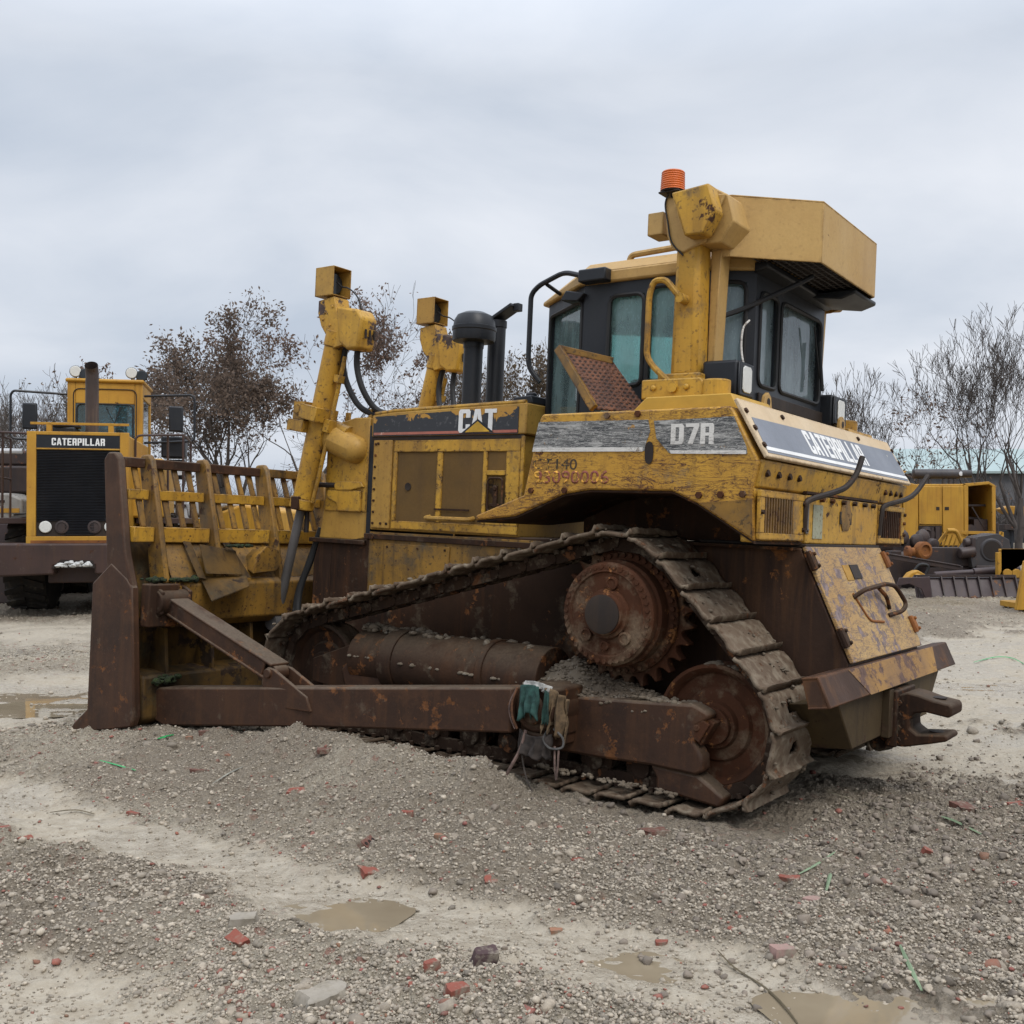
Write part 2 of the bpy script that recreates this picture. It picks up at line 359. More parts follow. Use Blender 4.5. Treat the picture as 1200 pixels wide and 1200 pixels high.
def glass(name, tint, mist_sheen_col, mist_sheen, seed=0.):
    t = NT(name); v = t.obj()
    tr = t.n('ShaderNodeBsdfTransparent', {0: tint}); gl = t.n('ShaderNodeBsdfGlossy', {'Color': (1,1,1), 'Roughness': .04})
    fr = t.n('ShaderNodeFresnel', {'IOR': 1.45}).outputs[0]
    df = t.n('ShaderNodeBsdfDiffuse', {0: mist_sheen_col})
    tl = t.n('ShaderNodeBsdfTranslucent', {0: mist_sheen_col})
    dd = t.n('ShaderNodeMixShader', {0: .6, 1: df.outputs[0], 2: tl.outputs[0]})
    vv = t.n('ShaderNodeVectorMath', {0: v, 1: (seed, seed, seed)}, operation='ADD').outputs[0]
    n = t.noise(t.scale(vv, (5,5,1.6)), 1.3, 5, .6)
    f = t.rng(n, .38, .62, mist_sheen*.5, mist_sheen)
    drops = t.rng(t.noise(t.scale(vv, (1,1,.35)), 130., 2, .5), .60, .70, 0, .12)
    f = t.math('ADD', f, drops)
    a = t.n('ShaderNodeMixShader', {0: f, 1: tr.outputs[0], 2: dd.outputs[0]})
    b = t.n('ShaderNodeMixShader', {0: fr, 1: a.outputs[0], 2: gl.outputs[0]})
    t.t.links.new(b.outputs[0], t.out.inputs[0]); return t.m
M['glass'] = glass('misted green glass', (.70,.91,.89), (.56,.76,.75), .40)
M['glass_rear'] = glass('rear glass with painted sky sheen', (.74,.88,.91), (.60,.73,.77), .50, 3.)  # pale blue veil colour paints the sky's reflection into the rear panes
M['glass_cab'] = glass('pale window glass', (.55,.72,.76), (.25,.32,.33), .22, 5.)

def grating(name):
    """rusted anti slip plate: rows of round raised holes"""
    t = NT(name); v = t.n('ShaderNodeTexCoord').outputs['Object']
    vo = t.n('ShaderNodeTexVoronoi', {'Vector': v, 'Scale': 42., 'Randomness': .12}, feature='F1')
    d = vo.outputs['Distance']
    hole = t.rng(d, .30, .38, 1, 0)
    base = t.mix(t.rng(t.noise(v, 9., 6), .4, .62), (.17,.070,.036), (.085,.038,.024))
    col = t.mix(hole, base, (.02,.011,.008))
    t.principled(Base_Color=col, Roughness=.85, Normal=t.bump(t.rng(d, .3, .6, 0, 1), .8, .01)); return t.m
M['grating'] = grating('rusted perforated plate')
# ------------------------------------------------------------------ the bulldozer (X forward, Y left, Z up, metres)
A = Matrix(((-0.80547,-0.59104,0.04349),(0.59157,-0.80625,-0.00076),(0.03551,0.02511,0.99905)))
DM = A.to_4x4(); DM.translation = Vector((0.9364,6.8602,0.0111))
DZ = thing('bulldozer', 'big yellow bulldozer with rusty tracks and a slatted rack above its blade', 'bulldozer', matrix=DM)

def fy(pts, s):            # mirror helper for (x,y,z) points
    return [(p[0], p[1]*s, p[2]) for p in pts]

# ---- belly and main frame
m = MB().prism([(-.30,1.40),(-.30,.40),(2.25,.40),(2.62,.62),(2.62,1.25),(2.22,1.33),(.6,1.38)], 'y', -.50, .50)
m.box(.0,.16,.50,.74,.5,.75).box(1.1,1.25,.50,.74,.4,.6).box(.0,.16,-.74,-.50,.5,.75).box(1.1,1.25,-.74,-.50,.4,.6)
m.build('main_frame', M['rust'], DZ, .012)

# ---- tracks
def hull(pts):
    pts = sorted(set(pts)); 
    def half(ps):
        h = []
        for p in ps:
            while len(h) > 1 and (h[-1][0]-h[-2][0])*(p[1]-h[-2][1])-(h[-1][1]-h[-2][1])*(p[0]-h[-2][0]) <= 0: h.pop()
            h.append(p)
        return h[:-1]
    return half(pts)+half(pts[::-1])
SPK = (-.34,.99); RID = (-.925,.44); FID = (2.07,.375)
def track_path():
    ps = []
    for (cx, cz), r in ((SPK,.462),(RID,.428),(FID,.41)):
        ps += [(round(cx+r*math.cos(a),4), round(cz+r*math.sin(a),4)) for a in np.linspace(0, 2*PI, 160, endpoint=False)]
    h = hull(ps); h.append(h[0]); h = np.array(h)
    seg = np.hypot(*(h[1:]-h[:-1]).T); L = np.concatenate([[0], np.cumsum(seg)])
    n = int(round(L[-1]/.2165)); s = (np.arange(n)+.31)*L[-1]/n
    def at(t):
        t = t % L[-1]; return np.array([np.interp(t, L, h[:,0]), np.interp(t, L, h[:,1])])
    out = []
    for q in s:
        a, b = at(q-.108), at(q+.108); d = (b-a)/np.linalg.norm(b-a); out.append(((a+b)/2, d))
    return out, L[-1]/n
PATH, PITCH = track_path()

def shoe_mesh(k):
    nx, ny = 14, 36; L = PITCH*1.06; W = .56
    X = np.linspace(-L/2, L/2, nx); Y = np.linspace(-W/2, W/2, ny); gx, gy = np.meshgrid(X, Y, indexing='ij')
    u = gx/L+.5
    z = .006*np.sin(u*PI) + .034*np.exp(-((u-.93)/.055)**2) - .010*np.clip((u-.0)/.15, 0, 1)*0 - .012*(u < .08)
    wear = fbm(gx*9+k*31, gy*9, 4, 11+k)
    z = z + .008*fbm(gx*26+k*7, gy*26, 4, 5+k, .6)
    mudm = np.clip(fbm(gx*7+k*13, gy*5+k, 5, 21+k, .6)*7 + (-.1, .1, .6, -.7)[k], 0, 1)
    z = z + mudm*(.006+.030*np.abs(fbm(gx*24+k, gy*24, 4, 41+k, .65)))
    if k == 3: z = z*.6
    gx2 = gx + .006*fbm(gx*20, gy*14+k*5, 3, 61+k)*(np.abs(u-.5) > .42)
    V = np.stack([gx2, gy + .008*(np.abs(gy) > W*.47)*fbm(gx*14+k, gy*0+k, 2, 3)*2, z], -1).reshape(-1, 3)
    F = []
    for i in range(nx-1):
        for j in range(ny-1):
            uu = (i+.5)/(nx-1); vv = abs((j+.5)/(ny-1)-.5)
            if k in (0, 3) and .30 < uu < .62 and vv < .075+.07*(uu-.3): continue
            F.append((i*ny+j, (i+1)*ny+j, (i+1)*ny+j+1, i*ny+j+1))
    me = bpy.data.meshes.new('track_shoe'); me.from_pydata(V.tolist(), [], F); me.shade_smooth(); me.set_sharp_from_angle(angle=rad(50))
    me.materials.append(M['shoe']); return me
SHOES = [shoe_mesh(k) for k in range(4)]

def make_track(s):
    """one crawler track: the link chain, and every shoe on it"""
    m = MB()
    for (p, d) in PATH:
        nrm = np.array([d[1], -d[0]])
        t3 = Vector((d[0], 0, d[1])); n3 = Vector((nrm[0], 0, nrm[1])); c = Vector((p[0], .99*s, p[1]))
        for o in (-.085, .085):
            m.obox(c + Vector((0,o,0)) - n3*.068, t3*.088, (0,.017,0), n3*.036)
            m.obox(c + Vector((0,o*.72,0)) - n3*.066 + t3*.1, t3*.05, (0,.014,0), n3*.03)
        m.cyl(c - n3*.07 + t3*.108 + Vector((0,-.11,0)), c - n3*.07 + t3*.108 + Vector((0,.11,0)), .03, n=10)
        for o in (-.14, .14):
            for e in (-.05, .05): m.cyl(c+Vector((0,o,0))+t3*e-n3*.03, c+Vector((0,o,0))+t3*e-n3*.055, .016, n=6)
    tr = m.build('track', M['mud_steel'], DZ, 0)
    rr = random.Random(5)
    for i, (p, d) in enumerate(PATH):
        nrm = Vector((d[1], 0, -d[0])); k = (0,1,0,1,2,1)[(i+2) % 6] if p[0] < -.3 and p[1] > .3 else rr.choice((0,1,2,2,3))
        o = bpy.data.objects.new('track_shoe', SHOES[k]); COL.objects.link(o); o.parent = tr
        x = Vector((d[0], 0, d[1])); y = nrm.cross(x)
        R = Matrix((x, y, nrm)).transposed() @ Matrix.Rotation(rad(rr.uniform(-1.5, 1.5)), 3, 'Y')
        mm = R.to_4x4(); mm.translation = Vector((p[0], .99*s, p[1])); o.matrix_local = mm
        sd = o.modifiers.new('thickness', 'SOLIDIFY'); sd.thickness = .02; sd.offset = -1
    return tr
make_track(1); make_track(-1)

def idler(s, c, cap):
    m = MB(); o = (c[0], .88*s, c[1])
    m.lathe([(.30,0),(.325,.0),(.327,.03),(.30,.05),(.30,.13),(.327,.15),(.325,.185),(.306,.192),(.285,.172),(.27,.140),(.20,.132),(.185,.150),(.13,.156),(.12,.185),(.085,.19)], o, (0,s,0), 48)
    w = m.build('idler', M['rust_red'] if cap else M['rust'], DZ, 0, 30)
    if cap:
        q = MB(); a = rad(28); ux, uz = Vector((math.cos(a),0,math.sin(a))), Vector((-math.sin(a),0,math.cos(a)))
        q.obox((c[0]+.03, 1.135*s, c[1]), ux*.062, (0,.05,0), uz*.072); q.obox((c[0]+.03, 1.195*s, c[1]), ux*.05, (0,.012,0), uz*.058)
        q.bolts([(c[0]+.03, 1.205*s, c[1])], (0,s,0), .022, .006); q.cyl((c[0],1.0*s,c[1]),(c[0],1.1*s,c[1]),.1)
        q.build('axle_cap', M['rust_red'], w, .012)
for s in (1,-1):
    idler(s, RID, True); idler(s, FID, False)
    # roller frame with recoil tube
    m = MB()
    m.prism([(.10,.545),(-.10,.505),(-.55,.535),(-.87,.562),(-.955,.53),(-.965,.50),(-.90,.455),(-.885,.36),(-.93,.30),(-.94,.22),(-.90,.195),(-.64,.20),(-.30,.185),(0,.18),(.10,.24)], 'y', 1.10*s, 1.21*s)
    m.prism([(.10,.54),(.10,.24),(1.72,.20),(1.80,.42),(1.72,.50)], 'y', .80*s, 1.14*s)
    m.prism([(.10,.50),(.10,.24),(-.62,.20),(-.62,.50)], 'y', .80*s, 1.10*s)
    m.prism([(-.62,.20),(-.66,.14),(-.66,.075),(-1.03,.045),(-1.06,.10),(-.98,.15),(-.9,.195)], 'y', 1.06*s, 1.19*s)
    m.build('roller_frame', M['rust_arm'] if s > 0 else M['rust'], DZ, .016)
    m = MB().cyl((.15,.99*s,.53),(1.30,.99*s,.51),.205,n=32).cyl((1.30,.99*s,.51),(1.42,.99*s,.508),.215,n=32).cyl((1.42,.99*s,.508),(1.72,.99*s,.50),.185,n=32).cyl((.55,.99*s,.524),(.60,.99*s,.523),.218,n=32)
    m.prism([(1.45,.62),(1.72,.60),(2.10,.46),(2.10,.30),(1.5,.26)], 'y', .84*s, .87*s); m.prism([(1.45,.62),(1.72,.60),(2.10,.46),(2.10,.30),(1.5,.26)], 'y', 1.08*s, 1.12*s)
    m.build('recoil_tube', M['rust'], DZ, .006)
    for x in (-.52,-.22,.08,.38,.68,.98,1.28,1.58):
        z = .148-.022*(x+.5)/2.
        MB().lathe([(.05,0),(.105,.0),(.105,.03),(.085,.04),(.085,.17),(.105,.18),(.105,.21),(.06,.215),(.055,.24)], (x,.87*s,z), (0,s,0), 20).build('track_roller', M['mud_steel'], DZ)
    # sprocket, final drive
    n = 27; prof = []
    for i in range(n):
        for da, r in ((-.30,.372),(-.20,.385),(-.07,.425),(.07,.425),(.20,.385),(.30,.372),(.42,.362),(.58,.362)):
            a = 2*PI*(i+da)/n; prof.append((SPK[0]+r*math.cos(a), SPK[1]+r*math.sin(a)))
    m = MB().prism(prof, 'y', .955*s, 1.025*s)
    m.lathe([(.33,.0),(.33,.05),(.345,.055),(.345,.085),(.31,.10)], (SPK[0],.975*s,SPK[1]), (0,s,0), 48)
    sp = m.build('sprocket', M['rust_red'], DZ, .005)
    m = MB().lathe([(.30,.0),(.30,.115),(.287,.13),(.287,.185),(.270,.20),(.235,.205),(.228,.192),(.14,.188),(.135,.21),(.118,.214),(.115,.238),(.098,.246)], (SPK[0],1.04*s,SPK[1]), (0,s,0), 56)
    m.cyl((SPK[0],.45*s,SPK[1]),(SPK[0],1.05*s,SPK[1]),.27,n=32)
    for k in range(40):
        a = 2*PI*k/40; m.cyl((SPK[0]+.262*math.cos(a),1.225*s,SPK[1]+.262*math.sin(a)),(SPK[0]+.262*math.cos(a),1.249*s,SPK[1]+.262*math.sin(a)),.014,n=6)
    for k in range(44):
        a = 2*PI*k/44; m.cyl((SPK[0]+.325*math.cos(a),1.06*s,SPK[1]+.325*math.sin(a)),(SPK[0]+.325*math.cos(a),1.085*s,SPK[1]+.325*math.sin(a)),.0145,n=6)
    for a in (100, 225, 315, 270):
        c = (SPK[0]+.175*math.cos(rad(a)), SPK[1]+.175*math.sin(rad(a))); r = .036 if a != 270 else .026
        m.lathe([(r,0),(r,.03),(r*.7,.032),(r*.66,.026),(r*.3,.026)], (c[0],1.222*s,c[1]), (0,s,0), 20)
    m.build('final_drive', M['rust_red'], DZ, 0, 30)
    m = MB().lathe([(.108,.0),(.108,.008),(.09,.012)], (SPK[0],1.284*s,SPK[1]), (0,s,0), 32); m.build('hub_cap', M['dark'], sp)

# mud and gravel lying on the near roller frame
def lumps(name, mat, pts, parent, seed=1):
    r = random.Random(seed); m = MB()
    for (x, y, z, q) in pts:
        bm = bmesh.new(); bmesh.ops.create_icosphere(bm, subdivisions=2, radius=q)
        o = Vector((r.random()*50,)*3); sx, sy, sz = r.uniform(.8,1.5), r.uniform(.8,1.3), r.uniform(.5,.9)
        for v in bm.verts:
            d = 1 + .55*noise.noise(v.co*(1.6/q)*.5 + o) + .25*noise.noise(v.co*(4/q)*.5 + o)
            v.co = Vector((v.co.x*sx*d, v.co.y*sy*d, v.co.z*sz*d))
        m.add([v.co + Vector((x,y,z)) for v in bm.verts], [tuple(v.index for v in f.verts) for f in bm.faces]); bm.free()
    return m.build(name, mat, parent, 0, 60)
gx, gy = np.meshgrid(np.linspace(-.62,.40,90), np.linspace(.84,1.205,34), indexing='ij')
gz = .50 + (.17*np.exp(-((gx-.0)/.22)**2) + .06*np.exp(-((gx+.35)/.2)**2)+.03)*np.clip(1.25-np.abs(gy-1.0)/.20, 0, 1) + .07*fbm(gx*11, gy*11, 5, 3, .6) + .06*np.abs(fbm(gx*34, gy*34, 4, 6, .65)) - .03
hp_f = [(i*34+j, (i+1)*34+j, (i+1)*34+j+1, i*34+j+1) for i in range(89) for j in range(33)]
tag(np_mesh('mud_heap', np.stack([gx.ravel(), gy.ravel(), gz.ravel()], -1), hp_f, M['mud'], DZ, True), kind='stuff')
r = random.Random(3); pts = []
for i in range(900):
    a_, b_ = r.randrange(90), r.randrange(34); pts.append((float(gx[a_,b_])+r.uniform(-.005,.005), float(gy[a_,b_]), float(gz[a_,b_])+.002, r.uniform(.005,.014)))
for i in range(60): pts.append((r.uniform(.2,1.75), r.uniform(.88,1.08), .72-.02*r.random(), r.uniform(.010,.03)))
for i in range(40): pts.append((r.uniform(1.35,1.75), r.uniform(.9,1.05), .69+.03*r.random(), r.uniform(.012,.032)))
for i in range(60): x = r.uniform(-.85,-.5); pts.append((x, r.uniform(1.05,1.19), .548+.03*(x < -.6)*0, r.uniform(.008,.018)))
for i in range(70): x = r.uniform(.1,1.7); pts.append((x, r.uniform(1.1,1.2), .53, r.uniform(.008,.02)))
for i in range(90): x = r.uniform(-.8,.1); pts.append((x, r.uniform(1.18,1.262), .07+.012*r.random(), r.uniform(.006,.016)))
for i in range(12): a = r.uniform(1.4,1.9); pts.append((RID[0]+.29*math.cos(a), 1.03, RID[1]+.3*math.sin(a)+.02, r.uniform(.012,.03)))
tag(lumps('caked_mud', M['mud'], pts, DZ), kind='stuff')
pts = []
for (p, d) in PATH:
    if d[0] < 0 and p[1] > .62 and p[0] > -.55:
        for i in range(5): pts.append((p[0]+r.uniform(-.1,.1), r.uniform(.9,1.22), p[1]+.005, r.uniform(.008,.02)))
tag(lumps('track_top_mud', M['mud'], pts, DZ, 4), kind='stuff')

pts = []
for (p, d) in PATH:
    if (p[0] < -.36 and p[1] > .05) or (p[1] > 1.0 and p[0] < .2):
        nn_ = (d[1], -d[0])
        for i in range(16):
            u = r.uniform(-.1,.1); h = .012+.03*r.random()*r.random(); k = noise.noise(Vector((p[0]*9+u*8, r.random()*2, p[1]*9)))
            y = .72+.53*r.random(); 
            if noise.noise(Vector((p[0]*7, y*9, p[1]*7))) < -.12: continue
            pts.append((p[0]+d[0]*u+nn_[0]*h*.6, y, p[1]+d[1]*u+nn_[1]*h*.6, r.uniform(.005,.014)))
tag(lumps('clinging_mud', M['mud'], pts, DZ, 6), kind='stuff')

# ---- push arms, tilt brace
for s in (1,-1):
    outer = [(.09,1.50,.555),(.09,1.50,.30),(1.5,1.60,.13),(2.95,1.72,-.065),(3.16,1.735,.0),(3.20,1.735,.05),(3.02,1.725,.195)]
    inner = [(p[0], p[1]-.17, p[2]) for p in outer]
    m = MB().loft(fy(outer, s), fy(inner, s))
    m.build('push_arm', M['rust_arm'], DZ, .014)
    m = MB().box(-.16,.07,1.15*s,1.44*s,.30,.57); m.cyl((-.04,1.1*s,.45),(-.04,1.47*s,.45),.13,n=24); m.cyl((-.04,1.47*s,.45),(-.04,1.50*s,.45),.085,n=20); m.box(-.15,.06,1.2*s,1.46*s,.24,.32)
    m.build('trunnion', M['rust'], DZ, .02)
    p0, p1 = Vector((3.02,1.66*s,.80)), Vector((1.97,1.545*s,.415))
    d = (p1-p0).normalized(); lat = Vector((0,1,0)); up = lat.cross(d).normalized(); 
    if up.z < 0: up = -up
    m = MB()
    m.obox((p0+p1)/2 + up*.054, d*.56, lat*.078, up*.010); m.obox((p0+p1)/2 - up*.054, d*.56, lat*.078, up*.010); m.obox((p0+p1)/2, d*.55, lat*.02, up*.05)
    m.obox((p0+p1)/2 + lat*.062, d*.50, lat*.008, up*.05); m.obox((p0+p1)/2 - lat*.062, d*.50, lat*.008, up*.05)
    m.cyl(p0-lat*.13, p0+lat*.13, .055, n=18); m.cyl(p1-lat*.055, p1+lat*.055, .05, n=18)
    m.build('tilt_brace', M['rust_arm'], DZ, .008)
    m = MB()
    for o in (-.072, .072):
        m.prism([(2.03,.20),(2.02,.42),(1.98,.455),(1.92,.445),(1.60,.31),(1.56,.22)], 'y', 1.545*s+o-.013, 1.545*s+o+.013)
    m.cyl((1.97,1.445*s,.415),(1.97,1.645*s,.415),.032,n=16)
    m.build('brace_bracket', M['rust_arm'], DZ, .006)

# ---- blade with rack
blade = thing('blade', None, None); blade.parent = DZ
bl = blade
prof_b = [(3.60,-.22),(3.42,-.02),(3.30,.22),(3.24,.5),(3.25,.8),(3.34,1.12),(3.40,1.22)]
prof_f = [(3.64,-.22),(3.46,.0),(3.34,.23),(3.28,.5),(3.29,.79),(3.38,1.11),(3.44,1.22)]
MB().prism(prof_b + prof_f[::-1], 'y', -1.86, 1.86).build('moldboard', M['yellow_grime'], bl, 0)
m = MB().prism([(3.30,.30),(3.04,.28),(3.02,-.02),(3.12,-.08),(3.46,-.04)], 'y', -1.84, 1.84)
m.build('lower_beam', M['yellow_grime'], bl, .02)
m = MB().prism([(3.28,.62),(3.12,.60),(3.03,.66),(3.02,.92),(3.06,.955),(3.28,.96)], 'y', -1.62, 1.62); m.build('upper_beam', M['yellow_dirty'], bl, .012)
for y in (1.62,1.22,.85,.42,0,-.42,-.85,-1.22,-1.62):
    MB().prism([(3.28,.61),(3.10,.60),(3.06,.27),(3.32,.29)], 'y', y-.014, y+.014).build('stiffener', M['yellow_grime'], bl, .004)
# bays between the rack posts: sloping deflector plates, one bent loose, one with a torn opening
m = MB()
PY_ = [1.67,1.19,.61,0,-.61,-1.19,-1.67]
for a, b in zip(PY_[:-1], PY_[1:]):
    m.plate([(3.06,a-.05,.957),(3.06,b+.05,.957),(3.20,b+.05,1.21),(3.20,a-.05,1.21)], (.012,0,.006))
m.build('deflector_plate', M['yellow_dirty'], bl, .003)
m = MB()
m.plate([(2.96,1.40,1.0),(2.98,1.06,.985),(3.10,1.03,1.16),(3.10,1.36,1.205)], (.012,0,.004))
m.plate([(2.86,1.42,.80),(2.84,1.10,.90),(3.0,1.0,.965),(3.03,1.40,.962)], (0,0,.012))
m.plate([(3.0,1.43,.97),(2.98,1.38,.96),(3.16,1.40,1.22),(3.18,1.45,1.23)], (0,.012,0))
m.plate([(3.02,1.0,.96),(3.0,.95,.96),(3.16,1.05,1.22),(3.18,1.09,1.22)], (0,.012,0))
m.build('bent_plate', M['yellow_grime'], bl, .003)
m = MB()
hexp = [(.93,.99),(.89,1.13),(.80,1.205),(.68,1.17),(.635,1.09),(.70,1.01)]
m.loft([(3.01,y,z) for y, z in hexp], [(3.15,y*.55+.40,z*.6+.44) for y, z in hexp])
hx = m.build('torn_scoop', M['yellow_dirty'], bl, .003)
for s in (1,-1):
    m = MB().box(2.97,3.07,min(1.62*s,1.86*s),max(1.62*s,1.86*s),.63,.93).cyl((3.0,1.55*s,.80),(3.0,1.80*s,.80),.09,n=20).prism([(2.93,.72),(2.93,.88),(3.1,.95),(3.1,.65)],'y',1.53*s,1.56*s).prism([(2.93,.72),(2.93,.88),(3.1,.95),(3.1,.65)],'y',1.76*s,1.79*s)
    m.build('brace_mount', M['rust'], bl, .01)
for s in (1,-1):
    m = MB()
    m.prism([(3.565,.90),(3.34,1.06),(3.14,.96),(3.08,.90),(2.985,.02),(3.02,-.06),(3.30,-.12),(3.56,-.17),(3.86,-.29),(3.72,-.13),(3.56,-.01)], 'y', 1.87*s, 1.93*s)
    e = m.build('end_plate', M['rust_arm'], bl, .012)
    m = MB().prism([(3.50,1.80),(3.45,1.85),(3.37,1.85),(3.32,1.80),(3.19,1.14),(3.08,.88),(3.40,.93),(3.42,1.15)], 'y', 1.865*s, 1.925*s); m.build('rack_end', M['rust_arm'], bl, .012)
MB().prism([(3.58,-.24),(3.62,-.24),(3.86,-.27),(3.70,-.09),(3.5,.06)], 'y', -1.86, 1.86).build('cutting_edge', M['rust'], bl, .005)
for y in PY_:
    MB().prism([(3.03,.93),(3.22,.93),(3.42,1.80),(3.39,1.845),(3.31,1.85),(3.27,1.81)], 'y', y-.023, y+.023).build('rack_post', M['yellow_dirty'], bl, .012)
for z, x, h, w, mt in ((1.785,3.345,.035,.05,'rust_arm'),(1.555,3.27,.037,.04,'yellow'),(1.27,3.185,.055,.04,'yellow')):
    ys = [1.865]+PY_+[-1.865]
    for i, (a, b) in enumerate(zip(ys[:-1], ys[1:])):
        if mt == 'rust_arm' and i > 2: mm = M['yellow_dirty']
        else: mm = M[mt]
        MB().box(x-w+.03, x+w+.03, b+(.03 if b > -1.8 else 0), a-(.03 if a < 1.8 else 0), z-h, z+h).build('rack_rail', mm, bl, .006)
ys = [1.865]+PY_+[-1.865]
for a, b in zip(ys[:-1], ys[1:]):
    n = max(1, int(round((a-b)/.115))-1)
    for i in range(n):
        y = a + (b-a)*(i+1)/(n+1)
        for (x0, z0, x1, z1) in ((3.215,1.325,3.29,1.52),(3.30,1.59,3.365,1.75)): MB().bar((x0,y,z0),(x1,y,z1),.022,.045,(0,1,0)).build('rack_bar', M['yellow_dirty'], bl, .004)
def moss(pts, name, seed):
    return tag(lumps(name, M['moss'], pts, bl, seed), kind='stuff')
tm = NT('green moss'); v = tm.obj(); tm.principled(Base_Color=tm.mix(tm.rng(tm.noise(v, 30., 5), .35,.65), (.028,.045,.010), (.012,.018,.008)), Roughness=1., Normal=tm.bump(tm.noise(v, 120., 6), 1., .02)); M['moss'] = tm.m
r = random.Random(9)
moss([(r.uniform(3.0,3.16), r.uniform(1.42,1.80), .955, r.uniform(.012,.03)) for i in range(70)], 'moss', 2)
moss([(r.uniform(2.98,3.08), r.uniform(1.55,1.78), .22+.05*r.random(), r.uniform(.01,.025)) for i in range(45)] + [(3.07, r.uniform(.9,1.15), 1.20, .018) for i in range(14)], 'moss', 3)

# ---- hood and nose
m = MB().prism([(.82,2.07),(.82,1.37),(2.21,1.37),(2.21,2.07)], 'y', -.50, .50); m.prism([(.78,2.072),(.78,2.285),(2.0,2.255),(2.22,2.235),(2.22,2.072)], 'y', -.515, .515)
hood = m.build('hood', M['yellow_clean'], DZ, .01)
m = MB().prism([(.845,2.075),(.845,2.262),(2.20,2.222),(2.20,2.075)], 'y', .515, .519); m.build('decal_band', M['decal_hood'], hood)
m = MB().box(.85,2.19,.519,.522,2.083,2.102); m.build('decal_stripe', M['red_stripe'], hood)
m = MB().tube([(.80,.50,2.292),(2.0,.50,2.262),(2.2,.50,2.245)], .016); m.build('hood_trim', M['yellow'], hood)
MB().box(.80,2.22,.50,.508,2.045,2.07).build('hood_gap', M['dark'], hood)
# engine side door
door = MB()
for a in ((.82,1.98,1.955,2.04),(.82,1.98,1.385,1.445),(1.945,1.98,1.445,1.955),(1.505,1.555,1.445,1.955),(1.10,1.135,1.445,1.955),(.82,.935,1.445,1.955)):
    door.box(a[0],a[1],.50,.518,a[2],a[3])
door.box(.935,1.10,.50,.518,1.445,1.52).box(.935,1.10,.50,.518,1.79,1.825)
dr = door.build('engine_door', M['yellow'], DZ, .004)
m = MB().box(1.556,1.944,.50,.507,1.446,1.954).box(1.136,1.504,.50,.507,1.446,1.954).box(.936,1.099,.50,.507,1.826,1.954); m.build('door_insert', M['brown_mesh'], dr)
MB().box(.936,1.099,.50,.506,1.521,1.789).build('latch_recess', M['yellow_grime'], dr)
m = MB().tube(round_corners([(.955,.522,1.54),(.955,.522,1.77),(1.08,.522,1.77),(1.08,.522,1.54),(.955,.522,1.54)], .03), .008).box(1.0,1.035,.508,.522,1.57,1.72).box(.98,1.06,.508,.52,1.575,1.595).cyl((1.017,.505,1.70),(1.017,.53,1.70),.016)
m.build('latch', M['rust'], dr, .003)
m = MB().lathe([(.028,0),(.03,.006),(.01,.004)], (1.83,.507,1.70), (0,1,0), 10); m.build('torn_hole', M['dark'], dr)
m = MB().tube(round_corners([(1.60,.515,1.485),(1.60,.575,1.475),(1.20,.575,1.475),(1.20,.515,1.485)], .05), .017); m.build('grab_handle', M['yellow_clean'], dr)
m = MB().box(1.24,1.56,.518,.524,1.535,1.548); m.build('door_strip', M['rust'], dr)
# pillar panels
m = MB().box(2.00,2.19,.50,.516,1.385,2.045); pl = m.build('pillar_panel', M['yellow_clean'], DZ, .004)
m = MB().bolts([(2.165,.516,1.42+.085*i) for i in range(8)] + [(2.025,.516,1.42),(2.085,.516,1.42),(2.14,.516,2.02)], (0,1,0), .011, .008); m.build('bolts', M['rust'], pl)
m = MB().box(.785,.815,.50,.52,1.55,2.06); m.build('rear_pillar', M['yellow'], DZ, .004)
m = MB().box(2.21,2.255,-.495,.495,1.33,2.16); m.build('seal_strip', M['black'], DZ)
# lower engine panels
m = MB().prism([(.62,1.355),(.62,1.29),(1.0,1.20),(1.4,.95),(2.20,.85),(2.20,1.355)], 'y', .50, .512); lp = m.build('lower_panel', M['yellow_dirty'], DZ, .004)
m = MB().prism([(1.40,1.275),(1.40,1.02),(1.5,.97),(2.04,.92),(2.04,1.275)], 'y', .512, .522); m.build('access_plate', M['yellow_dirty'], lp, .003)
m = MB().box(.62,2.24,.512,.53,1.30,1.34).bolts([(2.16,.53,1.32)],(0,1,0),.03,.008); m.build('ledge', M['rust'], lp, .004)
for bx_ in (1.44,1.7,2.0): MB().bolts([(bx_,.522,1.25)], (0,1,0), .010, .006).build('bolt', M['rust'], lp)
MB().prism([(.62,1.355),(.62,.85),(2.20,.85),(2.20,1.355)], 'y', -.512, -.50).build('lower_panel', M['yellow_dirty'], DZ, .004)
